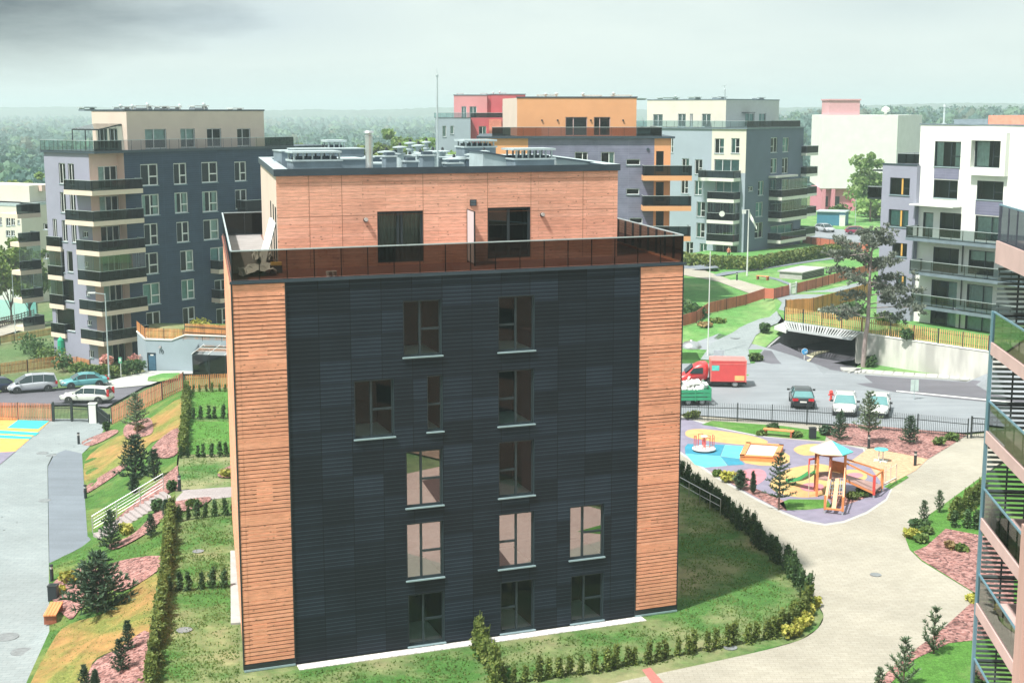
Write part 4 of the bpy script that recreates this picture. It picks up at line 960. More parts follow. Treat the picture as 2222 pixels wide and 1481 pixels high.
# balconies at the far end of the navy front
a1 = FN.hit(457, 590)[0] + aR; a2 = a1 + 6.0
for (y, k) in ((597, 0), (660, 1)):
    z = FN.hit(470, y - 8)[1] - .1
    balcony(lb, [LP(a1, bN - 1.5), LP(a2, bN - 1.5), LP(a2, bN), LP(a1, bN)], z, .5, M_FASC, 1.05, [3, 0, 1], M_BGLASS)
a1 = FN.hit(514, 445)[0] + aR; z = FN.hit(540, 457)[1]
balcony(lb, [LP(a1, bN - 1.6), LP(a1 + 9, bN - 1.6), LP(a1 + 9, bN), LP(a1, bN)], z - .2, .22, M_METAL, 1.35, [3, 0, 1], M_BGLASS)
# ---------------------------------------------------------------- half-buried garage in front of it
GA = PD(298, 800, 144.5); gz0 = -4.2
gp = [PD(299, 760, 147.2)[:2], PD(316, 760, 144.3)[:2], PD(400, 760, 143.2)[:2], PD(560, 760, 141.8)[:2]]
gar = thing('garage_entrance', 'low blue grey garage wall numbered ten under a picket fence, with a dark glass canopy', 'building', (gp[1][0], gp[1][1], gz0))
G2 = Face(gp[1], gp[3]); topz = [-.2, -.72, -.72, -.38]
mb = MB(); door = G2.rect(320, 765, 339, 805); door = (door[0], door[1], gz0, door[3])
zt_l = G2.hit(330, 737)[1]; zt_r = G2.hit(450, 729)[1]; s1, s2 = G2.hit(372, 735)[0], G2.hit(402, 730)[0]
G2.wall(mb, 0, s1, gz0, zt_l, (door,)); mb.face([G2.at(s1, gz0), G2.at(s2, gz0), G2.at(s2, zt_r), G2.at(s1, zt_l)]); G2.wall(mb, s2, G2.L, gz0, zt_r)
G1 = Face(gp[0], gp[1]); mb.face([G1.at(0, gz0), G1.at(G1.L, gz0), G1.at(G1.L, zt_l), G1.at(0, zt_l + .35)])
mb.build('garage_wall', M_GARW, gar)
mb = MB(); mb.hexa([(*G1.at(0, zt_l + .35, .08),), (*G1.at(G1.L, zt_l, .08),), (*G1.at(G1.L, zt_l, -.35),), (*G1.at(0, zt_l + .35, -.35),), (*G1.at(0, zt_l + .49, .08),), (*G1.at(G1.L, zt_l + .14, .08),), (*G1.at(G1.L, zt_l + .14, -.35),), (*G1.at(0, zt_l + .49, -.35),)])
for (x0, z0, x1, z1) in ((0, zt_l, s1, zt_l), (s1, zt_l, s2, zt_r), (s2, zt_r, G2.L, zt_r)):
    mb.hexa([G2.at(x0, z0, .08), G2.at(x1, z1, .08), G2.at(x1, z1, -.35), G2.at(x0, z0, -.35), G2.at(x0, z0 + .14, .08), G2.at(x1, z1 + .14, .08), G2.at(x1, z1 + .14, -.35), G2.at(x0, z0 + .14, -.35)])
mb.build('coping', M_WHITE, gar)
mb = MB(); mb.face([G2.at(-.2, zt_l + .02, -.3), G2.at(s1, zt_l + .02, -.3), G2.at(s2, zt_r + .02, -.3), G2.at(G2.L, zt_r + .02, -.3), G2.at(G2.L, zt_r + .02, -9), G2.at(-4, zt_l + .3, -9)]); mb.build('green_roof', M_LAWN, gar)
mb = MB(); G2.box(mb, door[0], door[1], door[2], door[3], -.16, -.1); G2.box(mb, door[0] + .12, door[1] - .12, door[2] + .15, door[3] - .3, -.1, -.085, 1)
d_ = mb.build('door', [mat('navy_door', (.03, .07, .12), .5), mat('door_panel', (.05, .13, .2), .5)], gar)
mb = MB(); am = (door[0] + door[1]) / 2; G2.box(mb, am - .18, am + .18, door[3] - .32, door[3] - .2, -.098, -.08); mb.build('door_sign', M_WHITE, d_)
def text(body_, size, loc, face, m, parent, name='lettering', ext=.004):
    c = bpy.data.curves.new(name, 'FONT'); c.body = body_; c.size = size; c.align_x = 'CENTER'; c.extrude = ext; c.materials.append(m)
    o = bpy.data.objects.new(name, c); COL.objects.link(o); me = bpy.data.meshes.new_from_object(o.evaluated_get(bpy.context.evaluated_depsgraph_get())); bpy.data.objects.remove(o)
    o = bpy.data.objects.new(name, me); COL.objects.link(o); o.parent = parent
    off = LOC[parent.name]; o.location = (loc[0] - off[0], loc[1] - off[1], loc[2] - off[2])
    o.rotation_euler = (R(90), 0, math.atan2(face.d[1], face.d[0])); LOC[o.name] = off; return o
s, z = G2.hit(350, 767); text('10', .62, G2.at(s, z, .02), G2, M_METAL, gar)
s, z = G2.hit(348, 752); mb = MB(); mb.hexa([G2.at(s - .14, z - .1, 0), G2.at(s + .14, z - .1, 0), G2.at(s + .14, z - .1, .22), G2.at(s - .14, z - .1, .22), G2.at(s - .08, z + .12, 0), G2.at(s + .08, z + .12, 0), G2.at(s + .08, z + .12, .05), G2.at(s - .08, z + .12, .05)]); mb.build('wall_lamp', M_METAL, gar)
a0_, a1_ = G2.hit(431, 770)[0], G2.L; zc = G2.hit(450, 764)[1]; zc2 = G2.hit(460, 746)[1]
mb = MB(); oo = 1.6
for o_ in (oo,): G2.box(mb, a0_, a1_, zc - .06, zc + .02, o_ - .06, o_)
for a in [a0_, a0_ + 1.8, a0_ + 3.6, a0_ + 5.4]: G2.box(mb, a, a + .06, gz0, zc - .06, oo - .06, oo); mb.bar(G2.at(a + .7, zc2 - .02, .02), G2.at(a - .05, zc + .05, oo), .05, .05, 1)
cn = mb.build('canopy', [M_METAL, M_WFRAME], gar)
g = MB(); DKG = glassmat('dark_canopy_glass', (.06, .09, .09), .7, 1.5, .03, .04); g.face([G2.at(a0_ + .75, zc2, .01), G2.at(a1_, zc2, .01), G2.at(a1_, zc + .03, oo), G2.at(a0_ - .05, zc + .03, oo)])
G2.quad(g, a0_ + .06, a1_, gz0, zc - .06, oo - .03); g.face([G2.at(a0_ + .03, gz0, .01), G2.at(a0_ + .03, gz0, oo - .03), G2.at(a0_ + .03, zc, oo - .03), G2.at(a0_ + .03, zc2, .01)]); g.build('glass', DKG, cn)
# ---------------------------------------------------------------- orange block behind
OF = Face(PD(1040, 300, 150.3)[:2], PD(1456, 300, 150.3)[:2]); oz0, oz1 = .8, 20.0
ob = thing('apartment_building', 'grey boarded block with an orange penthouse, rising behind the middle block', 'building', (*OF.at(8, 0, -9)[:2], oz0))
sN0, sN1 = OF.hit(1146, 320)[0], OF.hit(1420, 320)[0]
oh = [OF.rect(*w) for w in ((1247, 330, 1275, 376), (1304, 330, 1333, 377), (1359, 345.5, 1389, 358), (1359, 409.5, 1387, 422), (1366, 473, 1394, 485))]
mb = MB(); OF.wall(mb, sN0, sN1, oz0, oz1, oh); mb.build('boarded_wall', M_LILACB, ob)
od = [OF.rect(*w) for w in ((1423.5, 328, 1440, 372), (1423, 395, 1440, 436), (1423, 458, 1440, 500))]
mb = MB(); OF.wall(mb, 0, sN0, oz0, oz1); mb.build('orange_wall', M_ORANGE, ob); mb = MB(); OF.wall(mb, sN1, OF.L, oz0, oz1, od); mb.build('orange_wall', M_ORANGE, ob)
OW = [OF.at(0, 0)[:2], OF.at(OF.L, 0)[:2], OF.at(OF.L, 0, -18)[:2], OF.at(0, 0, -18)[:2]]
mb = MB(); Face(OW[1], OW[2]).wall(mb, 0, 18, oz0, oz1); Face(OW[2], OW[3]).wall(mb, 0, OF.L, oz0, oz1); Face(OW[3], OW[0]).wall(mb, 0, 18, oz0, oz1); mb.build('rear_wall', M_BLUEG, ob)
for i, rc in enumerate(oh): win2(ob, OF, None, rc=rc, mull=(.6,) if i < 2 else (), trans=(), cur=CUR('right') if i == 1 else None, frame=M_WFRAME)
for rc in od: win2(ob, OF, None, rc=rc, mull=(), trans=(), frame=M_FRAME, name='balcony_door', sill=False)
mb = MB(); mb.prism([OF.at(-.3, 0, .3)[:2], OF.at(OF.L + .4, 0, .3)[:2], OF.at(OF.L + .4, 0, -18.2)[:2], OF.at(-.3, 0, -18.2)[:2]], oz1, oz1 + .2); mb.build('terrace_slab', M_COPE, ob)
r0, r1 = OF.hit(1068, 290)[0], OF.hit(1436, 290)[0]
cr = glassmat('rosy_rail_glass', (.34, .2, .17), .8, 1.5, .02, .04)
s_ = OF.hit(1108, 290)[0]; s_e = OF.hit(1382, 290)[0]
balustrade(ob, [OF.at(r0, 0)[:2], OF.at(s_, 0)[:2]], oz1 + .2, 1.0, [3], M_RAILW, M_METAL, M_BGLASS, name='terrace_railing'); balustrade(ob, [OF.at(s_, 0)[:2], OF.at(s_e, 0)[:2]], oz1 + .2, 1.0, [10], M_RAILW, M_METAL, cr, name='terrace_railing')
balustrade(ob, [OF.at(s_e, 0)[:2], OF.at(r1, 0)[:2], OF.at(r1, 0, -12)[:2]], oz1 + .2, 1.0, [3, 8], M_RAILW, M_METAL, M_BGLASS, name='terrace_railing')
OP = OF.off(-2.6); p0, p1 = OP.hit(1122, 250)[0], OP.hit(1381, 250)[0]; zp = OP.hit(1250, 212.5)[1]; pb_ = OP.hit(1107, 250)[0]
hp = [OP.rect(*w) for w in ((1227, 254, 1274, 300), (1288.5, 254, 1324, 300))]; hp = [(a, b, oz1 + .22, d) for a, b, c, d in hp]
mb = MB(); OP.wall(mb, p0, p1, oz1, zp, hp)
q = [OP.at(p0, 0)[:2], OP.at(p1, 0)[:2], OP.at(p1 + .6, 0, -13)[:2], OP.at(pb_ - .9, 0, -13)[:2]]
for a, b in ((1, 2), (2, 3)): F = Face(q[a], q[b]); F.wall(mb, 0, F.L, oz1, zp)
mb.face([(*x, zp - .01) for x in q]); mb.build('penthouse_wall', M_ORANGE, ob)
mb = MB(); F = Face(q[3], q[0]); F.wall(mb, 0, F.L, oz1, zp); mb.build('side_wall', M_CREAM, ob)
for rc in hp: win2(ob, OP, None, rc=rc, mull=(.36,), trans=(), frame=mat('rose_frame', (.55, .4, .38), .5), sill=False, name='terrace_door')
mb = MB(); OP.box(mb, p0 - .1, p1 + .1, zp, zp + .14, -.3, .06); mb.build('coping', M_COPE, ob)
for x in (1176, 1210, 1282, 1352):
    s, z = OP.hit(x, 261); mb = MB(); mb.tube(OP.at(s, z), OP.at(s, z, .14), .1, 8); mb.build('wall_lamp', M_METAL, ob)
roofstuff(ob, OP, [(1167, 1210, 205, 2.5, 'box'), (1270, 1308, 206, 2, 'box'), (1330, 1374, 205.5, 2, 'box'), (1183, 1187, 201, 2, 'c'), (1206, 1211, 200, 2, 'c'), (1265, 1269, 200, 2, 'c'), (1332, 1336, 199, 2, 'c')], zp)
s, z = OF.hit(1406, 324); mb = MB(); mb.tube(OF.at(s, z), OF.at(s, z, .1), .16, 12); mb.build('wall_vent', M_COPE, ob)
c0, c1 = OF.hit(1392, 380)[0], OF.hit(1476, 380)[0]
for k, y in enumerate((383, 447.8, 512.5)):
    z = OF.hit(1430, y)[1] - .1
    balcony(ob, [OF.at(c0, 0, 2.0)[:2], OF.at(c1 + 1, 0, 2.0)[:2], OF.at(c1 + 1, 0, -.02)[:2], OF.at(c0, 0, -.02)[:2]], z - .25, .52, M_ORANGE, 1.1, [3, 0, 1, 2], M_BGLASS)
# ---------------------------------------------------------------- red block, far behind
RF_ = Face(PD(945, 290, 253)[:2], PD(1021, 290, 253)[:2])
rb = thing('apartment_building', 'distant red block with pale grey wing left of the orange penthouse', 'building', (*RF_.at(3, 0, -8)[:2], 0))
rz = 21.6
hh = [RF_.rect(*w) for w in ((960, 273, 968, 297), (977, 273, 984.5, 291))]
mb = MB(); RF_.wall(mb, 0, RF_.L, 0, rz, hh); Face(RF_.at(0, 0, -16), RF_.at(0, 0)).wall(mb, 0, 16, 0, rz)
mb.face([RF_.at(0, rz - .01), RF_.at(RF_.L, rz - .01), RF_.at(RF_.L, rz - .01, -16), RF_.at(0, rz - .01, -16)]); mb.build('grey_wall', M_BLUEG, rb)
for rc in hh: win2(rb, RF_, None, rc=rc, mull=(), trans=(), cur=CUR('full'))
R2 = Face(PD(1019, 290, 255)[:2], PD(1150, 290, 255)[:2]); hh = [R2.rect(1039, 274, 1055, 302)]
mb = MB(); R2.wall(mb, 0, R2.L, 0, rz, hh); q = [R2.at(0, 0)[:2], R2.at(R2.L, 0)[:2], R2.at(R2.L, 0, -15)[:2], R2.at(0, 0, -15)[:2]]; mb.face([(*x, rz - .012) for x in q]); Face(q[2], q[3]).wall(mb, 0, R2.L, 0, rz); mb.build('red_wall', M_RED, rb)
for rc in hh: win2(rb, R2, None, rc=rc, mull=(.5,), trans=(), cur=(M_BLIND, 'right'), name='balcony_door')
mb = MB(); R3 = Face(PD(1061, 262, 254.2)[:2], PD(1088, 262, 254.2)[:2]); R3.box(mb, 0, R3.L, rz - 5, rz - .3, -.7, 0); mb.build('loggia_panel', mat('coral_render', (.66, .22, .16), .85), rb)
P_ = R2.off(-1.5)
for (x0, x1, yt, o, m, nm) in ((985, 1057, 207, 0, M_ROSE, 'rose_penthouse'), (1057, 1066, 206, -.6, M_RED, 'red_fin'), (1066, 1140, 205.5, -.3, M_RED, 'red_penthouse')):
    F = P_.off(o); s0, s1 = F.hit(x0, 230)[0], F.hit(x1, 230)[0]; zt = F.hit(1000, yt)[1]; mb = MB()
    hw = [F.rect(*w) for w in ((1001.5, 231, 1012, 258), (1019, 231, 1034, 258), (1090, 230, 1106, 258)) if x0 < w[0] < x1]
    F.wall(mb, s0, s1, rz, zt, hw); qq = [F.at(s0, 0)[:2], F.at(s1, 0)[:2], F.at(s1, 0, -10)[:2], F.at(s0, 0, -10)[:2]]
    for a, b in ((1, 2), (2, 3), (3, 0)): f = Face(qq[a], qq[b]); f.wall(mb, 0, f.L, rz, zt)
    mb.face([(*x, zt - .01) for x in qq]); F.box(mb, s0 - .1, s1 + .1, zt, zt + .15, -.3, .08, 1)
    mb.build(nm, [m, M_GREYM], rb)
    for rc in hw: win2(rb, F, None, rc=rc, mull=(.5,), trans=(), cur=(M_BLIND, 'full'), name='terrace_door')
roofstuff(rb, P_, [(990, 1004, 202, 3, 'box'), (1042, 1056, 202, 3, 'box'), (1088, 1098, 201, 3, 'box'), (1108, 1140, 203, 3, 'box'), (1068, 1072, 199, 2, 'c'), (1083, 1086, 197, 2, 'c')], P_.hit(1000, 207)[1])
E_ = RF_.off(.05)
balustrade(rb, [E_.at(E_.hit(942, 250)[0], 0)[:2], E_.at(E_.hit(1022, 250)[0], 0)[:2]], rz, .9, [6], M_RAILW, M_METAL, M_TGLASS, name='terrace_railing'); balustrade(rb, [E_.at(E_.hit(1022, 250)[0], 0)[:2], E_.at(E_.hit(1092, 250)[0], 0)[:2]], rz, .9, [6], M_RAILW, M_METAL, M_BGLASS, name='terrace_railing')
# ---------------------------------------------------------------- grey block, right of centre
KG = PD(1620, 277, 207); zk0, zk1 = 1.0, 20.2
def GP(a, b): return (KG[0] + nn[0] * a + ll[0] * b, KG[1] + nn[1] * a + ll[1] * b)
GRt = Face(GP(0, 0), GP(19.5, 0)); GLf = Face(GP(0, 19), GP(0, 0))
gb = thing('apartment_building', 'blue grey block with white balconies and a set back top floor beyond the lawn', 'building', (*GP(8, 8), zk0))
gl = [(1550.7, 300.6, 1571, 333), (1586.6, 300, 1604.7, 332.6), (1452, 299, 1461, 331), (1508, 346, 1524, 378), (1480, 344, 1495, 376), (1549.6, 346, 1604, 374), (1507, 392, 1523, 423), (1478, 390, 1493, 420), (1511.5, 438, 1530, 470), (1511, 483.5, 1529, 515), (1518, 528, 1534, 555), (1488, 525, 1504, 550), (1553, 392, 1604, 421), (1551, 440, 1603, 467), (1551, 487, 1602, 512), (1553, 532, 1600, 558)]
hg = [GLf.rect(*w) for w in gl]; sC = GLf.hit(1545, 300)[0]; zC = GLf.hit(1580, 375)[1]
low_ = [h for h in hg if h[0] < sC]; hi_ = [h for h in hg if h[0] >= sC]
mb = MB(); GLf.wall(mb, 0, sC, zk0, zk1, low_); GLf.wall(mb, sC, GLf.L, zk0, zC, [h for h in hi_ if h[3] <= zC + 1]); mb.build('grey_wall', M_BLUEG, gb)
mb = MB(); GLf.wall(mb, sC, GLf.L, zC, zk1, hi_); mb.build('cream_wall', M_CREAM2, gb)
gr = [(1672.5, 299, 1686.5, 331), (1698.5, 299, 1711.5, 330), (1672.5, 344, 1686, 376), (1697, 343, 1710, 376), (1645, 393, 1657, 424), (1640, 439, 1655, 470), (1638, 483, 1655, 516), (1672, 390, 1684, 420), (1696, 389, 1710, 418), (1672, 440, 1722, 464), (1672, 488, 1720, 510), (1672, 534, 1722, 556), (1624, 405, 1634, 415)]
hr = [GRt.rect(*w) for w in gr]
mb = MB(); GRt.wall(mb, 0, GRt.L, zk0, zk1, hr); mb.build('slate_wall', M_SLATE, gb)
mb = MB(); q = [GP(0, 0), GP(19.5, 0), GP(19.5, 19), GP(0, 19)]
for a, b in ((1, 2), (2, 3)): F = Face(q[a], q[b]); F.wall(mb, 0, F.L, zk0, zk1)
mb.build('rear_wall', M_BLUEG, gb)
for i, rc in enumerate(hg): win2(gb, GLf, None, rc=rc, cur=(M_BLIND, RND.choice(('full', 'left', 'right'))) if i % 4 != 3 else None, mull=(.5,) if rc[1] - rc[0] < 3 else (.33, .66), trans=((1, .42),) if rc[1] - rc[0] < 3 else ())
for i, rc in enumerate(hr): win2(gb, GRt, None, rc=rc, cur=(M_BLIND, RND.choice(('full', 'right'))) if i % 3 else None, mull=(.5,) if rc[1] - rc[0] < 3 else (.33, .66), trans=((0, .42),) if rc[1] - rc[0] < 3 else ())
qt = [GP(-.2, -.2), GP(19.7, -.2), GP(19.7, 19), GP(-.2, 19)]
mb = MB(); mb.prism(qt, zk1, zk1 + .2); mb.build('terrace_slab', M_GREYM, gb)
balustrade(gb, [qt[3], qt[0]], zk1 + .2, 1.0, [14], M_RAILW, M_METAL, M_TGLASS, name='terrace_railing'); balustrade(gb, [qt[0], GP(17.7, -.2), GP(17.7, 6)], zk1 + .2, 1.0, [13, 5], M_RAILW, M_METAL, M_BGLASS, name='terrace_railing')
# set-back top floor
f1 = Face(GP(2.4, 22), GP(2.4, 2.4)); bq = 22 - f1.hit(1404, 250)[0]; b1 = 22 - f1.hit(1575, 250)[0]
f1 = Face(GP(2.4, bq), GP(2.4, b1)); f2 = Face(GP(2.4, b1), GP(2.4 + 14, b1)); ze = f2.hit(1600, 217)[1]; ae = f2.hit(1690, 250)[0]
f2 = Face(GP(2.4, b1), GP(2.4 + ae, b1))
h1 = [f1.rect(*w) for w in ((1417, 248, 1438, 275), (1471, 247, 1488, 275), (1497, 247, 1503.5, 275), (1523, 247, 1542, 275))]; h2 = [f2.rect(*w) for w in ((1617, 246, 1637, 270), (1647, 246, 1662, 270))]
h1 = [(a, b, zk1 + .25, d) for a, b, c, d in h1]; h2 = [(a, b, zk1 + .25, d) for a, b, c, d in h2]
mb = MB(); f1.wall(mb, 0, f1.L, zk1, ze, h1); mb.build('penthouse_wall', M_CREAM2, gb)
mb = MB(); f2.wall(mb, 0, f2.L, zk1, ze, h2); q = [GP(2.4, b1), GP(2.4 + ae, b1), GP(2.4 + ae, bq), GP(2.4, bq)]
for a, b in ((1, 2), (2, 3)): F = Face(q[a], q[b]); F.wall(mb, 0, F.L, zk1, ze)
mb.face([(*x, ze - .01) for x in q]); mb.build('side_wall', mat('pale_grey_render', (.47, .5, .5), .85, var=.05), gb)
for rc in h1: win2(gb, f1, None, rc=rc, trans=(), cur=CUR('full'), name='terrace_door')
for rc in h2: win2(gb, f2, None, rc=rc, trans=(), cur=(M_BLIND, 'full'), name='terrace_door')
mb = MB(); f1.box(mb, -.1, f1.L + .1, ze, ze + .14, -.3, .06); f2.box(mb, 0.06, f2.L + .1, ze, ze + .14, -.3, .06); mb.build('coping', M_GREYM, gb)
mb = MB(); s, z = f2.hit(1612, 245); f2.box(mb, s - .4, s + 2.2, z, z + .1, 0, 1.0); mb.build('door_canopy', M_METAL, gb)
roofstuff(gb, f2, [(1408, 1428, 213, 2, 'box'), (1478, 1512, 211.5, 3, 'box'), (1545, 1560, 210, 3, 'box'), (1583, 1602, 209.5, 2, 'box'), (1668, 1684, 211, 2, 'box'), (1490, 1494, 207, 2, 'c')], ze)
s, z = f2.hit(1598, 185); mb = MB(); c = f2.at(s, ze, -2); mb.lathe([(.16, 0), (.14, z - ze - .6), (.06, z - ze - .5), (.05, z - ze)], c, 8); mb.bar((c[0] - .5, c[1], z - .15), (c[0] + .35, c[1], z + .05), .08, .05); mb.build('roof_mast', M_ZINC, gb)
def stack(F, xs_, ys_, dep, th=.5, rh=1.1, encl=(), root=gb, fas=None, name='balcony'):
    for k, y in enumerate(ys_):
        s0, s1 = F.hit(xs_[0], ys_[0])[0], F.hit(xs_[1], ys_[0])[0]; z = F.hit((xs_[0] + xs_[1]) / 2, y)[1]
        balcony(root, [F.at(s0, 0, dep)[:2], F.at(s1, 0, dep)[:2], F.at(s1, 0, -.02)[:2], F.at(s0, 0, -.02)[:2]], z, th, fas or M_WHITE, rh, [3, 0, 1, 2], M_BGLASS, enclosed=2.65 if k in encl else 0)
M_PALEF = mat('pale_fascia', (.62, .62, .58), .85, var=.05)
stack(GLf, (1530, 1607), (392,), 2.2, fas=M_PALEF)
stack(GLf, (1548, 1606), (438, 483.5, 529), 2.0, encl=(1, 2), fas=M_PALEF)
stack(GRt, (1668, 1724), (431, 476, 522), 2.2, encl=(0, 1), fas=M_PALEF)
mb = MB(); s0, s1 = GRt.hit(1668, 382)[0], GRt.hit(1714, 382)[0]; z = GRt.hit(1690, 384)[1]; GRt.box(mb, s0, s1, z, z + .3, 0, 1.4); mb.build('canopy', M_PALEF, gb)
GE = Face(GP(19.5, 0), GP(19.5, 8))
for k, y in enumerate((336, 381, 424, 467, 511)):
    z = GRt.hit(1745, y)[1]
    balcony(gb, [GP(18.8, -1.0), GP(23.0, -1.0), GP(23.0, 5), GP(19.52, 5), GP(19.52, -.02), GP(18.8, -.02)], z - .1, .42, M_PALEF, 1.1, [5, 0, 1, 2], M_BGLASS)
# satellite dish on the balcony and folded windsock are separate things
# ---------------------------------------------------------------- blank white block far right
WB = Face(PD(1783, 340, 300)[:2], PD(1945, 340, 300)[:2]); wz = WB.hit(1860, 250)[1]; wz0 = WB.hit(1800, 409)[1]
wb = thing('apartment_building', 'tall blank white gable with a pink ground floor and pink rooftop box', 'building', (*WB.at(8, 0, -8)[:2], 0))
q = [WB.at(0, 0)[:2], WB.at(WB.L, 0)[:2], PD(1997, 340, 318)[:2], (WB.at(0, 0)[0] + 4, 330)]
mb = MB()
for i in range(4): F = Face(q[i], q[(i + 1) % 4]); F.wall(mb, 0, F.L, wz0, wz)
mb.face([(*x, wz - .01) for x in q]); mb.face([(*x, wz0) for x in q]); mb.build('white_wall', M_WHITE, wb)
mb = MB(); WB.box(mb, 0.4, WB.hit(1853, 430)[0], 0, wz0, -12, -1.2); s = WB.hit(1805, 430)[0]
mb.build('pink_base', mat('pink_render', (.6, .24, .3), .85, var=.06), wb)
for x in (1783.5, 1804, 1850): s = WB.hit(x, 430)[0]; mb = MB(); WB.box(mb, s, s + .8, 0, wz0, -1.1, -.05); mb.build('column', MATS['pink_render'], wb)
for (x0, x1) in ((1790, 1799), (1806, 1824)):
    s0, s1 = WB.hit(x0, 440)[0], WB.hit(x1, 440)[0]; mb = MB(); WB.box(mb, s0, s1, 2.4, 4.6, -1.2, -1.12); mb.build('window', M_FRAME, wb)
mb = MB(); s0, s1 = WB.hit(1801, 240)[0], WB.hit(1868, 240)[0]; zz = WB.hit(1830, 218)[1]; WB.box(mb, s0, s1, wz, zz, -8, -1); WB.box(mb, s0 - .2, s1 + .2, zz, zz + .3, -8.2, -.8); mb.build('rooftop_box', mat('dusty_pink', (.6, .33, .36), .85, var=.05), wb)
mb = MB(); s, z = WB.hit(1930, 244); mb.lathe([(.3, 0), (.3, .6), (1.0, .9), (.8, 1.5), (0, 1.9)], WB.at(s, wz, -3), 12); mb.build('roof_dome', M_WHITE, wb, smooth=True)
# ---------------------------------------------------------------- white block on the right
c1 = PZ(1965, 514, 10.98); c2 = PZ(2160, 532, 10.98); SE = Face(c1, c2)            # balcony edge line
WF = SE.off(-1.7); sW = WF.hit(1992, 400)[0]; WF = Face(WF.at(sW, 0), WF.at(sW + 22, 0)); wz0, wz1 = .8, WF.hit(2100, 272)[1]
rw = thing('apartment_building', 'white block with dark glass balcony strips and a framed bay window, right of the pine', 'building', (*WF.at(8, 0, -8)[:2], wz0))
ww = [(2028, 307, 2084.6, 362), (2115, 305.6, 2178, 363.6), (2025.7, 390.6, 2078, 430), (2119.7, 393, 2177, 434), (2115.6, 469, 2172, 522), (2002.8, 461, 2024.4, 514), (2039, 462, 2085, 516), (2024.6, 537.5, 2080, 592), (2101.5, 544, 2157, 596), (2020.5, 609, 2076, 665), (2097.5, 618.5, 2153, 670), (2018, 675, 2073, 727), (2093.5, 686, 2150, 735)]
hw = [WF.rect(*w) for w in ww]
mb = MB(); WF.wall(mb, 0, WF.L, wz0, wz1, hw); q = [WF.at(0, 0)[:2], WF.at(WF.L, 0)[:2], WF.at(WF.L, 0, -16)[:2], WF.at(0, 0, -16)[:2]]
for a, b in ((1, 2), (2, 3), (3, 0)): F = Face(q[a], q[b]); F.wall(mb, 0, F.L, wz0, wz1)
mb.face([(*x, wz1 - .01) for x in q]); mb.build('white_wall', MATS['white_render'], rw)
for i, rc in enumerate(hw):
    win2(rw, WF, None, rc=rc, frame=M_FRAME, cur=CUR(['sides', 'left', None, None, 'full', 'full', None, None, 'blind', 'right', 'full', 'right', 'full'][i]) if i not in (2, 3, 6, 7) else None, mull=(.62,) if i != 5 else (), trans=((1, .42),) if i in (0, 1, 2, 3) else (), reveal=M_FRAME, sill=i < 4)
mb = MB(); WF.box(mb, -.1, WF.L, wz1, wz1 + .12, -.3, .06); mb.build('coping', M_GREYM, rw)
for w_ in ((2027, 364.5, 2081, 389), (2116.5, 436.5, 2176, 467)):
    mb = MB(); WF.box(mb, *WF.rect(*w_), 0, .03); mb.build('spandrel_panel', M_LILACB, rw)
b_ = WF.rect(2111, 287, 2190, 381); h_ = hw[1]; mb = MB()
mb2 = [(b_[0], h_[0] - .02, b_[2], b_[3]), (h_[1] + .02, b_[1], b_[2], b_[3]), (h_[0] - .02, h_[1] + .02, h_[3] + .02, b_[3]), (h_[0] - .02, h_[1] + .02, b_[2], h_[2] - .02)]
for (x0, x1, z0, z1) in mb2: WF.box(mb, x0, x1, z0, z1, 0, .55)
mb.build('bay_frame', M_WHITE, rw)
mb = MB(); s0, s1 = WF.hit(1990, 448)[0], WF.hit(2087, 448)[0]; z = WF.hit(2040, 447)[1]; WF.box(mb, s0 + .1, s1, z, z + .12, 0, 1.3); mb.build('door_canopy', M_WHITE, rw)
e0, e1 = SE.hit(1965, 514)[0], SE.hit(2160, 532)[0] + 8
for k, (x, y) in enumerate(((1965, 514), (1962, 586), (1958, 657))):
    z = SE.hit(x, y)[1] - .3; st = [0, .6, .9][k]
    balcony(rw, [SE.at(st, 0)[:2], SE.at(e1, 0)[:2], SE.at(e1, 0, -1.72)[:2], SE.at(st, 0, -1.72)[:2]], z, .3, M_GREYM, 1.08, [3, 0, 1], glassmat('tinted_rail_%d' % k, (.34, .4, .4), .85, 1.5, .02, .05))
for (x, y0, y1) in ((2091, 531, 590), (2088, 606, 662), (2084, 682, 730)):
    s, z = WF.hit(x, y0); mb = MB(); mb.tube(WF.at(s, z, .08), WF.at(s, WF.hit(x, y1)[1], .08), .06, 8); mb.build('downpipe', M_METAL, rw)
# lilac lower wing to its left
gwl = WF.hit(1914, 420)[0]; LWf = WF.off(.5)
lw_ = [LWf.rect(*w) for w in ((1931, 386, 1974, 423), (1928, 455, 1971, 492), (1936, 527, 1968, 556), (1944, 597, 1966, 632))]
zl = LWf.hit(1950, 358)[1]; x0, x1 = LWf.hit(1913, 420)[0], LWf.hit(1988, 420)[0]
mb = MB(); LWf.wall(mb, x0, x1, wz0, zl, lw_); q = [LWf.at(x0, 0)[:2], LWf.at(x1, 0)[:2], LWf.at(x1, 0, -12)[:2], LWf.at(x0, 0, -12)[:2]]
for a, b in ((1, 2), (2, 3), (3, 0)): F = Face(q[a], q[b]); F.wall(mb, 0, F.L, wz0, zl)
mb.face([(*x, zl - .01) for x in q]); mb.build('lilac_wing', M_LILAC, rw)
M_OCH = mat('ochre_mullion', (.6, .34, .08), .6)
for i, rc in enumerate(lw_):
    win2(rw, LWf, None, rc=rc, frame=M_FRAME if i != 1 else M_FRAME, cur=(M_BLIND, 'full') if i in (1, 3) else None, mull=(.62,), trans=((1, .4),) if i == 0 else ())
    mb = MB(); s = rc[0] + (rc[1] - rc[0]) * .62; LWf.box(mb, s - .1, s + .1, rc[2] + .06, rc[3] - .06, -.085, -.05); mb.build('mullion', M_OCH, rw)
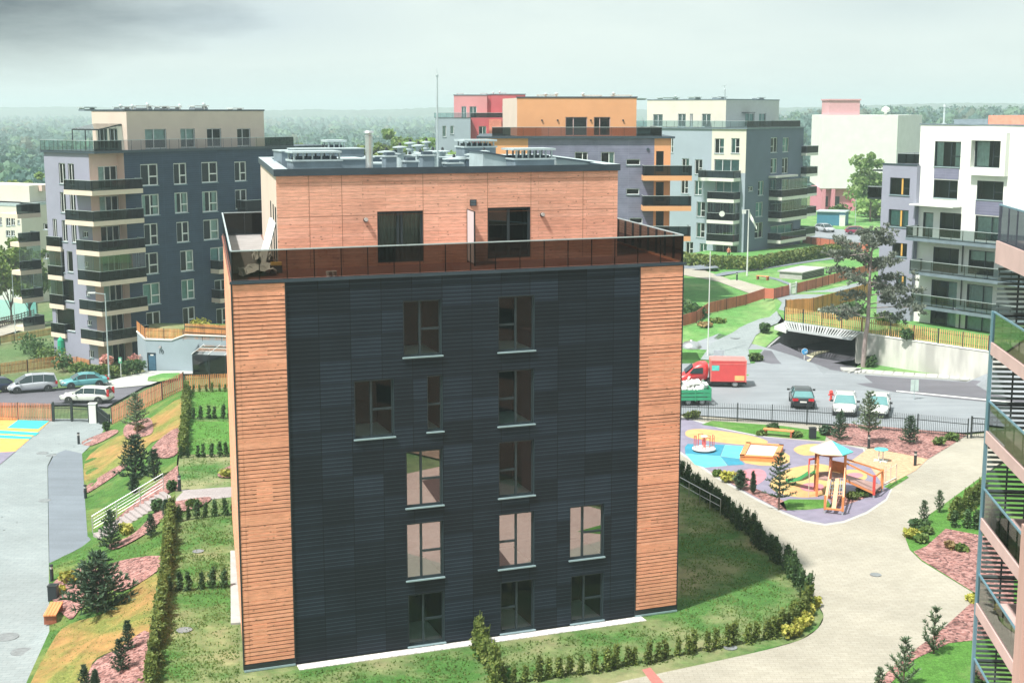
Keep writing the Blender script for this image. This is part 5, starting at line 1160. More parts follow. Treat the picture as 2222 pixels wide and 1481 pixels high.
mb = MB(); LWf.box(mb, x0 - .05, x1, zl, zl + .12, -.3, .06); mb.build('coping', M_COPE, rw)
a_, b_ = LWf.hit(1933, 345)[0], x1
balustrade(rw, [LWf.at(a_, 0, -6)[:2], LWf.at(a_, 0, -1)[:2], LWf.at(b_, 0, -1)[:2]], zl + .1, 1.0, [4, 3], M_RAILW, M_METAL, M_BGLASS, name='terrace_railing')
z = LWf.hit(1890, 430)[1]; s0 = LWf.hit(1876, 420)[0]
balcony(rw, [LWf.at(s0, 0, -.4)[:2], LWf.at(x0, 0, -.4)[:2], LWf.at(x0, 0, -3)[:2], LWf.at(s0, 0, -3)[:2]], z - .1, .15, M_METAL, 1.1, [3, 0, 1], M_BGLASS)
z = LWf.hit(1890, 369)[1]; mb = MB(); LWf.box(mb, s0 + .6, x0, z - .1, z + .05, -3, -.4); mb.build('door_canopy', M_METAL, rw)
mb = MB(); f3 = WF.off(-3); s0, s1 = f3.hit(2145, 258)[0], f3.hit(2300, 258)[0]; z0 = wz1; z1 = f3.hit(2180, 250.5)[1]; f3.box(mb, s0, s1, z0, z1, -6, 0); mb.build('red_roof_box', MATS['coral_render'], rw)
mb = MB(); s0, s1 = f3.hit(2070, 262)[0], s0 - .05; z1 = f3.hit(2100, 259)[1]; f3.box(mb, s0, s1, z0, z1, -5, 0); mb.build('roof_box', M_GREYM, rw)
mb = MB(); s, z = f3.hit(2050, 226); mb.lathe([(.3, 0), (.3, .1), (.1, .15), (.1, z - wz1 - .3), (.16, z - wz1 - .25), (.1, z - wz1)], f3.at(s, wz1), 10); mb.build('flue', M_ZINC, rw)
# ---------------------------------------------------------------- pale low building far left
PF_ = Face(PD(-80, 470, 232)[:2], PD(46, 470, 226)[:2]); ez = PF_.hit(20, 447)[1]
pl = thing('low_building', 'pale low building with a grey roof far behind the trees at the left edge', 'building', (*PF_.at(4, 0, -6)[:2], -8.5))
hw = [PF_.rect(*w) for w in ((-2, 471, 4, 489), (13, 469, 22, 490), (24, 468, 32, 489), (38, 478, 43, 486), (13, 500, 22, 512), (24, 500, 32, 512))]
body(pl, [PF_.at(0, 0)[:2], PF_.at(PF_.L, 0)[:2], PF_.at(PF_.L, 0, -10)[:2], PF_.at(0, 0, -10)[:2]], -8.5, ez, M_CREAM2, M_GREYM, holes={0: hw}, cope=.5, copem=M_ZINC)
for rc in hw: win2(pl, PF_, None, rc=rc)
mb = MB(); PF_.box(mb, 0, PF_.L - 1, ez + .5, ez + 3.2, -9, -3); mb.build('attic_wall', M_CREAM2, pl)
mb = MB(); s, z = PF_.hit(37, 418); PF_.box(mb, s - .4, s + .4, ez + 3.2, z, -6, -5); mb.build('chimney', M_PINKC, pl)
# ---------------------------------------------------------------- timber balconies close by on the right
N0 = (PD(2141.8, 868, 48.4)); HN = R(6.4); ww_ = (-math.sin(HN), -math.cos(HN)); ee = (math.cos(HN), -math.sin(HN))
N0 = (N0[0], N0[1])
def NP(w, e): return (N0[0] + ww_[0] * w + ee[0] * e, N0[1] + ww_[1] * w + ee[1] * e)
NF = Face(NP(0, 0), NP(1, 0)); NF.n = (-ee[0], -ee[1])
nb = thing('apartment_building', 'larch clad block cut by the right edge, with pink fascia balconies and slatted screens', 'building', (*NP(10, 6), 0))
zr = [NF.hit(x, y)[1] for x, y in ((2163, 451.4), (2153, 674), (2141.8, 868), (2130.6, 1057.7), (2121.5, 1243), (2110.8, 1424))]
zr = [zr[2] + 3.2 + 3.75] + [zr[2] + 3.2 * (1 - k) for k in range(5)]
M_FASP = mat('pink_concrete_fascia', (.55, .4, .38), .8, var=.08, scale=.8)
M_RAILB = mat('blue_steel_rail', (.2, .38, .48), .35, .5, var=.05)
M_NG = glassmat('reflective_glass', (.16, .2, .19), .85, 1.55, .015, .12)
WL = 16.0; BD = 2.1
wpost = NF.hit(2203, 1380)[0]
nw = woodmat('larch_facade', (.42, .26, .2), (.5, .32, .25), board=.2)
mb = MB(); FW = Face(NP(0, BD), NP(34, BD)); FW.n = (-ee[0], -ee[1])
hw = []
for k in range(6):
    zf = zr[k] - 1.1
    for (s0, s1) in ((.8, 2.6), (3.4, 5.8), (9, 11), (14, 15.6), (20, 22), (26, 28)): hw.append((s0, s1, zf + .05 if s0 < 8 else zf + .9, zf + 2.2))
FW.wall(mb, 0, 34, 0, 25.5, hw); F = Face(NP(0, BD + 14), NP(0, BD)); F.wall(mb, 0, 14, 0, 25.5); F = Face(NP(34, BD), NP(34, BD + 14)); F.wall(mb, 0, 14, 0, 25.5)
mb.face([(*NP(0, BD), 25.5), (*NP(34, BD), 25.5), (*NP(34, BD + 14), 25.5), (*NP(0, BD + 14), 25.5)]); mb.build('larch_wall', nw, nb)
for rc in hw:
    window(nb, FW, rc, M_FRAME, M_GLASS, M_FRAME, M_INNER, mull=(.5,), rec=.1, depth=.6, name='balcony_door' if rc[0] < 8 else 'window')
for k in range(6):
    th = .43 if k else .78; rh = 1.1 if k else 1.27
    zb = zr[k] - rh - th
    q = [NP(0, 0), NP(wpost + .25, 0), NP(wpost + .25, BD), NP(0, BD)]
    balcony(nb, q, zb, th, M_FASP, rh, [0, 1], M_NG, rail=M_RAILB, gap=.0)
    if k:                                                       # slatted end screen from the floor to the slab above
        mb = MB(); fr = MB(); SC = Face(NP(0.04, 0.06), NP(.04, BD)); z = zb + th + .1; zt = zr[k - 1] - (1.1 if k > 1 else 1.27) - (.43 if k > 1 else .78)
        while z < zt - .05: SC.box(mb, .06, SC.L, z, z + .085, -.03, .03); z += .175
        for s in (.75, 1.42): SC.box(fr, s, s + .06, zb + th, zt, -.05, -.03)
        SC.box(fr, .04, SC.L, zb + th + .9, zb + th + .98, -.05, -.03)
        o = mb.build('slatted_screen', mat('screen_slats', (.07, .1, .1), .6, var=.2), nb); fr.build('screen_frame', M_METAL, o)
mb = MB(); NF.box(mb, -.06, .06, 0, zr[1], -.1, .02); mb.build('corner_post', M_RAILB, nb)
mb = MB(); NF.box(mb, wpost, wpost + .9, 0, zr[3] + .4, -.6, .02); mb.build('timber_pier', mat('pale_larch', (.5, .33, .29), .75, var=.1, scale=1.5, stretch=(1, 1, .15)), nb)
# ================================================================== garage ramp portal and retaining walls
M_WALLC = mat('pale_retaining_concrete', (.58, .58, .54), .9, var=.16, scale=.9, stretch=(1, 1, .25), big=(.5, (.38, .38, .36)))
M_PORT = mat('tunnel_concrete', (.3, .31, .32), .9, var=.12)
M_WSTEEL = mat('white_steel', (.66, .68, .67), .5, var=.08)
gp_ = thing('ramp_portal', 'dark underground garage entrance with curved wing wall and white slatted canopy', 'garage entrance', (*PORT_L[:2], 0))
pl, pr = Vector(PORT_L[:2]), Vector(PORT_R[:2]); dd = (pr - pl).normalized(); bk = Vector((-dd.y, dd.x))
if bk.y < 0: bk = -bk
mb = MB(); ZC = 2.42; D_ = 15
e1, e2 = pl + bk * D_, pr + bk * D_
mb.face([(*pl, -.1), (*e1, -.1), (*e1, ZC), (*pl, ZC)]); mb.face([(*pr, -.1), (*e2, -.1), (*e2, ZC), (*pr, ZC)]); mb.face([(*e1, -.1), (*e2, -.1), (*e2, ZC), (*e1, ZC)])
mb.face([(*pl, ZC), (*pr, ZC), (*e2, ZC), (*e1, ZC)]); mb.build('tunnel_lining', M_PORT, gp_)
mb = MB(); f1 = pl - bk * 6 - dd * 3; f2 = pr - bk * 6; mb.face([(*f1, .012), (*f2, .012), (*e2, .012), (*e1, .012)]); struct(mb.build('road', M_ASPH, None, loc=(*pl, 0)))
mb = MB(); W3 = [(p[0], p[1], -.1, PD(*{0: (1715, y)}.get(0), p[1])[2] if False else CAMH + p[1] * ray(1700, y)[2] / ray(1700, y)[1]) for p, y in WING]
for a, b in zip(W3, W3[1:]):
    t = Vector((b[0] - a[0], b[1] - a[1])); n_ = Vector((-t.y, t.x)).normalized() * .3
    if n_.x > 0: n_ = -n_
    mb.hexa([(a[0], a[1], a[2]), (b[0], b[1], b[2]), (b[0] + n_.x, b[1] + n_.y, b[2]), (a[0] + n_.x, a[1] + n_.y, a[2]), (a[0], a[1], a[3]), (b[0], b[1], b[3]), (b[0] + n_.x, b[1] + n_.y, b[3]), (a[0] + n_.x, a[1] + n_.y, a[3])])
mb.build('wing_wall', M_PORT, gp_)
cb0, cb1, cf0, cf1 = PZ(1703, 698, 2.66), PZ(1868, 721.5, 2.66), PZ(1711, 715, 2.5), PZ(1848, 735.5, 2.5)
mb = MB(); mb.bar(cb0, cb1, .18, .2); mb.bar(cf0, cf1, .14, .22); n = 26
for i in range(n + 1):
    u = i / n; a = [cb0[k] + (cb1[k] - cb0[k]) * u for k in range(3)]; b = [cf0[k] + (cf1[k] - cf0[k]) * u for k in range(3)]; mb.bar(a, b, .12 if i % 5 else .2, .12)
cn = mb.build('canopy', mat('canopy_grey_steel', (.42, .45, .46), .55, var=.1), gp_)
mb = MB(); q = [PZ(1680, 708, 2.3), PZ(1703, 698, 2.3), PZ(1722, 702, 2.3), PZ(1706, 716, 2.3)]; mb.prism([p[:2] for p in q][::-1], 2.0, 2.32); mb.build('canopy_end', M_WSTEEL, gp_)
rw_ = thing('retaining_wall', 'long pale concrete retaining wall carrying the ochre picket fence', 'wall', FTOP[2])
mb = MB(); P = [Vector((p[0], p[1])) for p in FTOP[1:]]
pe = pr.copy(); P[0] = Vector((FTOP[1][0], FTOP[1][1]))
for a, b in zip(P, P[1:]): F = Face(a, b); F.box(mb, -.02, F.L + .02, -.3, 2.7, -.35, .12)
F = Face(P[0], P[1]); F.box(mb, -.9, -.02, -.3, 2.62, -.35, .1)
mb.build('concrete_face', M_WALLC, rw_)
mb = MB()
for a, b in zip(P, P[1:]): F = Face(a, b); F.box(mb, -.02, F.L + .02, 2.7, 2.76, -.4, .17)
mb.build('coping', M_WHITE, rw_)
# traffic island in the ramp mouth
c = PZ(1745, 788, 0); mb = MB(); q = px0(catmull([(1734, 783), (1748, 773), (1775, 764), (1800, 763), (1770, 772), (1756, 786), (1742, 793)], 4)); mb.prism(q[::-1], 0, .13)
struct(mb.build('traffic_island', mat('yellowish_kerb', (.55, .52, .36), .85, var=.1), None, loc=c))
sg = thing('road_sign', 'round blue arrow sign on a short white post at the garage ramp island', 'road sign', c)
hz = PD(1746, 762, c[1])[2]; mb = MB(); mb.tube((c[0], c[1], .1), (c[0], c[1], hz), .05, 8); mb.build('post', M_WSTEEL, sg)
mb = MB(); mb.tube((c[0], c[1] - .07, hz), (c[0], c[1] - .03, hz), .3, 22, 1, caps=True); mb.tube((c[0], c[1] - .085, hz), (c[0], c[1] - .07, hz), .27, 22, 0); dsc = mb.build('disc', [mat('sign_blue', (.03, .3, .62), .4, var=.03), M_WSTEEL], sg)
mb = MB(); mb.bar((c[0] - .12, c[1] - .095, hz + .12), (c[0] + .1, c[1] - .095, hz - .1), .05, .02); mb.bar((c[0] + .13, c[1] - .095, hz - .13), (c[0] + .13, c[1] - .095, hz + .06), .05, .02); mb.bar((c[0] + .14, c[1] - .096, hz - .13), (c[0] - .06, c[1] - .096, hz - .13), .05, .02); mb.build('arrow', M_WHITE, dsc)
# ================================================================== fences
M_PICK = mat('orange_picket', (.62, .27, .1), .75, var=.1, scale=2, island=.22); M_PICKR = mat('russet_picket', (.52, .2, .12), .75, var=.1, scale=2, island=.2)
M_OCHP = mat('ochre_picket', (.55, .34, .13), .75, var=.1, scale=2, island=.25); M_REDB = mat('red_boarding', (.5, .15, .1), .75, var=.1, scale=1.5, island=.15)
M_POST = mat('brown_post', (.06, .035, .03), .7, var=.2); M_BARS = mat('black_fence_steel', (.02, .028, .03), .5, var=.1); M_OLDW = mat('dark_old_timber', (.1, .08, .065), .8, var=.2)
def fence(name, label, cat, pts, h, kind, m, pm, every=2.4, sp=.15, w=.085, group=None, ph=None):
    t = thing(name, label, cat, pts[0], 0, group)
    pk, rl = MB(), MB(); posts = []
    for a, b in zip(pts, pts[1:]):
        a, b = Vector(a), Vector(b); L = (b - a).xy.length; n = max(1, round(L / every))
        def at(u): return a.lerp(b, u)
        for i in range(n + (1 if b == Vector(pts[-1]) else 0)): posts.append(at(i / n))
        if kind == 'board':
            k = max(2, round(L / .5)); d2 = (b - a); 
            for i in range(k):
                p, q = at(i / k), at((i + 1) / k); F = Face(p, q)
                dz = .012 * (i % 2)
                pk.hexa([(*F.at(0, 0, .0 + dz)[:2], p.z + .06), (*F.at(F.L, 0, dz)[:2], q.z + .06), (*F.at(F.L, 0, -.03 + dz)[:2], q.z + .06), (*F.at(0, 0, -.03 + dz)[:2], p.z + .06), (*F.at(0, 0, dz)[:2], p.z + h), (*F.at(F.L, 0, dz)[:2], q.z + h), (*F.at(F.L, 0, -.03 + dz)[:2], q.z + h), (*F.at(0, 0, -.03 + dz)[:2], p.z + h)])
        elif kind == 'rails':
            for f in (.18, .42, .66, .9): pk.bar((a.x, a.y, a.z + h * f), (b.x, b.y, b.z + h * f), .06, .11)
        else:
            k = max(2, round(L / sp)); d = (b - a).xy.normalized()
            for i in range(k):
                p = at((i + .5) / k); ww = w / 2
                hh = h + (random.uniform(-.02, .02) if kind == 'picket' else 0)
                th = .025 if kind == 'picket' else .022
                nx_, ny_ = -d.y * th, d.x * th
                pk.hexa([(p.x - d.x * ww, p.y - d.y * ww, p.z + .05), (p.x + d.x * ww, p.y + d.y * ww, p.z + .05), (p.x + d.x * ww + nx_, p.y + d.y * ww + ny_, p.z + .05), (p.x - d.x * ww + nx_, p.y - d.y * ww + ny_, p.z + .05), (p.x - d.x * ww, p.y - d.y * ww, p.z + hh), (p.x + d.x * ww, p.y + d.y * ww, p.z + hh), (p.x + d.x * ww + nx_, p.y + d.y * ww + ny_, p.z + hh), (p.x - d.x * ww + nx_, p.y - d.y * ww + ny_, p.z + hh)])
            for f in ((.2, .75) if kind == 'picket' else (.1, .72)):
                rl.bar((a.x - d.y * .05, a.y + d.x * .05, a.z + h * f), (b.x - d.y * .05, b.y + d.x * .05, b.z + h * f), .04, .06 if kind == 'picket' else .045)
    pk.build('pickets' if kind == 'picket' else ('boards' if kind == 'board' else ('rails' if kind == 'rails' else 'bars')), m, t)
    if rl.v: rl.build('rails', pm, t)
    pw = .06 if kind == 'bars' else .1
    for p in posts:
        mb = MB(); mb.obox((p.x, p.y + .05, p.z - .1), pw, pw, (ph or h) + .13); mb.build('post', pm, t)
    return t
def gpts(l, dz=0): return [(*PH(x, y)[:2], PH(x, y)[2] + dz) for x, y in l]
fence('picket_fence', 'russet picket fence between the coloured sports mat and the street on the left', 'fence', gpts([(-60, 911), (40, 912), (114, 914)]), 1.6, 'picket', M_PICKR, M_BARS)
fence('picket_fence', 'orange picket fence climbing the slope from the white gate pillar', 'fence', gpts([(243, 921), (300, 893), (352, 868), (398, 846)]), 1.5, 'picket', M_PICKR, M_BARS)
p_ = gpts([(402, 846)]) + [PZ(455, 843.5, .0), PZ(530, 841, .0)]
fence('picket_fence', 'short picket fence behind the uppermost garden hedge', 'fence', p_, 1.25, 'picket', M_PICK, M_BARS)
fz = [G1.at(0, zt_l + .47), G1.at(G1.L, zt_l + .14), G2.at(s1, zt_l + .14), G2.at(s2, zt_r + .14), G2.at(G2.L - .3, zt_r + .14)]
fence('picket_fence', 'orange picket fence standing on the coping of the blue grey garage wall', 'fence', fz, 1.1, 'picket', M_PICK, M_BARS, every=2.2)
fence('picket_fence', 'long orange picket fence below the bushes in front of the navy block', 'fence', gpts([(-60, 822), (0, 814), (60, 806), (118, 798), (168, 799), (196, 806)]), 1.25, 'picket', M_PICK, M_BARS)
fence('rail_fence', 'dark horizontal rail fence in front of the green lake', 'fence', gpts([(-60, 722), (0, 712), (40, 701), (74, 690)]), 1.35, 'rails', M_OLDW, M_OLDW, every=2.6)
fence('picket_fence', 'ochre picket fence beside the lakeside path, far left', 'fence', gpts([(-60, 760), (0, 746), (60, 736), (112, 727)]), .95, 'picket', M_OCHP, M_BARS, every=2.6)
fence('board_fence', 'red board fence along the lawn left of the climbing path', 'fence', gpts([(1455, 716), (1476.5, 710), (1511, 700.5), (1537, 681), (1576, 672), (1618, 662), (1658.8, 653), (1679, 649), (1712, 641)]), 1.18, 'board', M_REDB, M_POST, every=2.1)
fence('board_fence', 'red board fence beyond the small gate, running up towards the pine', 'fence', gpts([(1729, 636.6), (1770, 626), (1810, 615), (1877, 596), (1905, 587)]), 1.18, 'board', M_REDB, M_POST, every=2.3)
fence('picket_fence', 'orange fence with two cross rails on the right of the climbing path', 'fence', [(*PH(x, y)[:2], max(PH(x, y)[2], 2.05)) for x, y in ((1704, 695), (1764, 678), (1842, 657), (1890, 641))], 1.5, 'picket', M_PICK, M_POST, every=2.3, sp=.12, w=.11)
fence('picket_fence', 'ochre picket fence on top of the ramp canopy and retaining wall', 'fence', [(p[0], p[1] + .12, p[2] + .06) for p in FTOP], 1.32, 'picket', M_OCHP, M_BARS, every=2.5, sp=.21, w=.09)
fence('board_fence', 'far red fence by the upper car park', 'fence', gpts([(1742, 528), (1800, 536), (1885, 547)]), 1.2, 'board', M_REDB, M_POST, every=2.5)
fence('metal_fence', 'black bar fence between the playground and the parked cars', 'fence', [PZ(*p, 0) for p in ((1440, 908), (1473, 911), (1600, 915), (1751, 922), (1900, 933), (1991, 940), (2100, 951))], 1.42, 'bars', M_BARS, M_BARS, every=2.5, sp=.13, w=.022)
# gates
def gate(name, label, p, q, h, m, pm, infill='bars', sp=.12):
    p, q = Vector(p), Vector(q); t = thing(name, label, 'gate', p); F = Face(p, q); z = p.z; mb = MB(); fr = MB()
    n = max(3, round(F.L / sp))
    for i in range(1, n): s = F.L * i / n; F.box(mb, s - .012, s + .012, z + .16, z + h - .06, -.012, .012)
    mb.build('bars', m, t)
    for z0 in (z + .1, z + h * .7, z + h - .06): F.box(fr, .06, F.L - .06, z0, z0 + .06, -.025, .025)
    fr.build('gate_frame', pm, t)
    for s in (0, F.L): mb = MB(); F.box(mb, s - .07, s + .07, z - .05, z + h + .1, -.07, .07); mb.build('post', pm, t)
    return t
gate('metal_gate', 'black double gate beside the white pillar at the plaza entrance', PH(117, 914), PH(156, 914), 1.65, M_BARS, M_BARS)
gate('metal_gate', 'right leaf of the plaza gate next to the white pillar', PH(157, 914), PH(194, 916), 1.6, M_BARS, M_BARS)
gate('metal_gate', 'narrow black gate right of the white pillar', PH(212, 917), PH(238, 921), 1.55, M_BARS, M_BARS)
gate('metal_gate', 'black gate at the right end of the playground fence', PZ(2107, 950, 0), PZ(2150, 953, 0), 1.5, M_BARS, M_BARS)
gate('metal_gate', 'small pale gate between the two red fences', PH(1714, 641), PH(1727, 638), 1.3, M_WSTEEL, M_WSTEEL)
p = PH(203, 917); mb = MB(); mb.obox((p[0], p[1], p[2] - .05), .62, .45, 1.75); mb.obox((p[0], p[1], p[2] + 1.7), .7, .52, .07); tag(mb.build('gate_pillar', M_WHITE, None, loc=p), 'white gate pillar between the two black gates', 'pillar')
mb = MB(); q0 = PZ(1468, 1066, 0); 
def railing(label, P, h, rows, m, name='handrail'):
    t = thing(name, label, 'handrail', P[0]); mb = MB(); n = 0
    for a, b in zip(P, P[1:]):
        a, b = Vector(a), Vector(b)
        for f in rows: mb.tube((a.x, a.y, a.z + h * f), (b.x, b.y, b.z + h * f), .026 if f == 1 else .016, 6)
    mb.build('rails', m, t)
    for a, b in zip(P, P[1:]):
        a, b = Vector(a), Vector(b); k = max(1, round((b - a).length / 1.5))
        for i in range(k + 1):
            p = a.lerp(b, i / k); m2 = MB(); m2.tube(p, (p.x, p.y, p.z + h), .024, 6); m2.build('post', m, t)
    return t
railing('thin steel handrail where the path meets the shaded curved hedge', [PZ(1440, 1048, 0), PZ(1472, 1066, 0), PZ(1518, 1092, 0), PZ(1563, 1117, 0)], .95, (.55, 1), M_STEEL)
# ================================================================== steps and handrail on the garden slope
st_t, st_b = Vector(PH(366, 1080)), Vector(PH(211, 1170)); st_t.z = 0.02
NS = 14; dr = (st_b - st_t).xy; sdv = Vector((-dr.y, dr.x)).normalized() * .85
mb = MB()
for i in range(NS):
    a = st_t.xy + dr * (i / NS); b = st_t.xy + dr * ((i + 1) / NS) ; z = st_t.z + (st_b.z - st_t.z) * (i + .5) / NS + .12
    q = [a - sdv, b - sdv, b + sdv, a + sdv]
    mb.prism([tuple(p) for p in q], z - .55, z)
o = mb.build('garden_steps', M_STONE, None, loc=st_t); tag(o, 'flight of pinkish steps down the mulched slope to the grey drive', 'steps')
h0, h1 = Vector(PH(381, 1063)), Vector(PH(199, 1171))
side = sdv if (st_t.xy + sdv - h0.xy).length < (st_t.xy - sdv - h0.xy).length else -sdv
ra, rb_ = st_t.xy + side * 1.1, st_b.xy + side * 1.1
railing('steel multi bar handrail beside the garden steps', [(*ra, .1), (*rb_, st_b.z + .15)], 1.05, (.25, .43, .62, .8, 1), M_STEEL)
# ================================================================== lamps, poles, bollards
def lamp(label, base, top_z, arm=None, r=.085, m=M_ZINC, name='street_lamp'):
    t = thing(name, label, 'street lamp', base); h = top_z - base[2]; mb = MB(); mb.lathe([(r * 1.4, 0), (r * 1.4, .5), (r, .55), (r * .6, h)], base, 10); mb.build('pole', m, t)
    if arm:
        mb = MB(); mb.bar((base[0], base[1], top_z - .05), (base[0] + arm, base[1] - .1, top_z + .1), .07, .07); mb.build('arm', m, t)
        mb = MB(); s = 1 if arm > 0 else -1; mb.obox((base[0] + arm + s * .3, base[1] - .1, top_z + .04), .75, .3, .12); mb.build('lamp_head', M_WSTEEL, t)
    return t
b = PH(237, 823); lamp('tall pale street lamp in front of the cream corner balconies', b, PD(226, 637, b[1])[2], -1.0)
b = PH(1536, 772); lamp('slender white pole behind the red van', b, PD(1543, 545, b[1])[2], None, .06, M_WSTEEL)
b = PH(34, 728); lamp('thin lamp post by the lakeside path at the far left', b, PD(33, 590, b[1])[2], .6, .06)
b = PH(1855, 500); lamp('distant pale lamp post beside the upper car park', b, PD(1920, 430, b[1])[2], None, .05)
b = PH(1621, 598); ft = thing('flagpole', 'white flagpole with a drooping white pennant on the far lawn', 'flagpole', b); zt = PD(1624, 455, b[1])[2]
mb = MB(); mb.lathe([(.12, 0), (.1, 1.2), (.05, zt - b[2])], b, 8); mb.build('pole', M_WSTEEL, ft)
mb = MB(); n = 8
for i in range(n):
    u, v = i / n, (i + 1) / n
    def fp(u, k): return (b[0] + .05 + 1.0 * u, b[1] - .1 + .18 * math.sin(u * 9) - k * .02, zt - .1 - 2.0 * u - k * (.75 - .35 * u))
    mb.face([fp(u, 0), fp(v, 0), fp(v, 1), fp(u, 1)])
mb.build('pennant', M_WHITE, ft, smooth=True)
mb = MB(); mb.bar((b[0] - .6, b[1], zt - .05), (b[0] + .1, b[1], zt), .05, .05); mb.obox((b[0] - .6, b[1], zt - .5), .5, .1, .5); mb.build('bracket', M_WSTEEL, ft)
BOL = [((171, 963), None, 'dark bollard light where the pale plaza meets the first mulch strip'), ((186, 1081), None, 'dark bollard light at the edge of the slope above the steps'), ((113, 1261), None, 'dark bollard light at the pointed end of the grey drive'), ((390, 1064), None, 'short bollard light at the top of the garden steps'),
       ((1885, 973), 0, 'bollard light between the tower roof and the turquoise play table'), ((1985.5, 1010), 0, 'bollard light in the tan chip surface by the beige path'), ((1599, 608), None, 'dark bollard on the far lawn beside the pale path')]
proto = None
for (x, y), z, lab in BOL:
    p = PH(x, y) if z is None else PZ(x, y, z)
    if proto is None:
        proto = thing('bollard_light', lab, 'bollard light', p, 0, 'dark bollard lights'); mb = MB(); mb.lathe([(.1, 0), (.1, .72), (.0, .72)], p, 12); mb.lathe([(.105, .86), (.105, .95), (0, .96)], p, 12); mb.build('post', M_METAL, proto); mb = MB(); mb.lathe([(.085, .72), (.085, .86)], p, 12); mb.build('lens', M_LAMP, proto)
    else: copytree(proto, p, label=lab)
# ================================================================== vehicles
M_TYRE = mat('tyre_rubber', (.02, .02, .022), .85, var=.1); M_RIM = mat('alloy_rim', (.5, .52, .53), .35, .6, var=.05); M_CGLASS = mat('car_glass', (.03, .05, .055), .06, var=.05)
M_SGLASS = mat('sky_tinted_screen', (.12, .26, .27), .05, var=.05); M_TAIL = mat('tail_light', (.5, .02, .03), .25, var=.05); M_HEAD = mat('head_light', (.65, .68, .7), .15, var=.05); M_PLATE = mat('number_plate', (.7, .7, .66), .5); M_TRIM = mat('black_trim', (.025, .028, .03), .6)
def paint(name, c, metal=.0):
    m, nt, b = newmat(name); b.inputs['Base Color'].default_value = c4(c); b.inputs['Roughness'].default_value = .32; b.inputs['Metallic'].default_value = metal; b.inputs['Coat Weight'].default_value = .6; b.inputs['Coat Roughness'].default_value = .08
    v = coords(nt); cc = mixc(nt, 1.0, c, ramp(nt, tex_noise(nt, v, 1.4, 3), [(.3, .93), (.7, 1.05)]), 'MULTIPLY'); nt.links.new(cc, b.inputs['Base Color']); return m
def loft(mb, rings, mi=0, close=True):
    n = len(rings[0]); vs = [p for r in rings for p in r]
    fs = [(k * n + i, k * n + (i + 1) % n, (k + 1) * n + (i + 1) % n, (k + 1) * n + i) for k in range(len(rings) - 1) for i in range(n)]
    fs += [tuple(reversed(range(n))), tuple(range((len(rings) - 1) * n, len(rings) * n))]
    mb.raw(vs, fs, mi)
def wheel(t, x, y, r=.32, w=.2, side=1):
    mb = MB(); n = 20
    for (ra, ya) in ((r, 0),): pass
    pr = [(r * .62, -w / 2), (r * .95, -w / 2), (r, -w * .35), (r, w * .35), (r * .95, w / 2), (r * .62, w / 2)]
    vs = []; fs = []
    for (rr, yy) in pr:
        for i in range(n): a = 2 * math.pi * i / n; vs.append((x + rr * math.cos(a), y + yy, r + rr * math.sin(a)))
    for k in range(len(pr) - 1):
        for i in range(n): fs.append((k * n + i, k * n + (i + 1) % n, (k + 1) * n + (i + 1) % n, (k + 1) * n + i))
    mb.raw(vs, fs); o = mb.build('wheel', M_TYRE, t, world=False)
    mb = MB(); yo = y + side * w * .42; c = (x, yo, r)
    for i in range(5):
        a = 2 * math.pi * i / 5 + .3; mb.bar((x, yo, r), (x + r * .6 * math.cos(a), yo, r + r * .6 * math.sin(a)), .035, .09 * r / .32)
    mb.tube((x, yo - .02, r), (x, yo + .02, r), r * .2, 10)
    for i in range(n):
        a, b = 2 * math.pi * i / n, 2 * math.pi * (i + 1) / n
        mb.face([(x + r * .52 * math.cos(a), yo, r + r * .52 * math.sin(a)), (x + r * .66 * math.cos(a), yo, r + r * .66 * math.sin(a)), (x + r * .66 * math.cos(b), yo, r + r * .66 * math.sin(b)), (x + r * .52 * math.cos(b), yo, r + r * .52 * math.sin(b))])
    mb.build('rim', M_RIM, o, world=False)
    mb = MB(); mb.tube((x, y - side * .02, r), (x, yo - side * .03, r), r * .62, 16); mb.build('hub', M_TRIM, o, world=False)
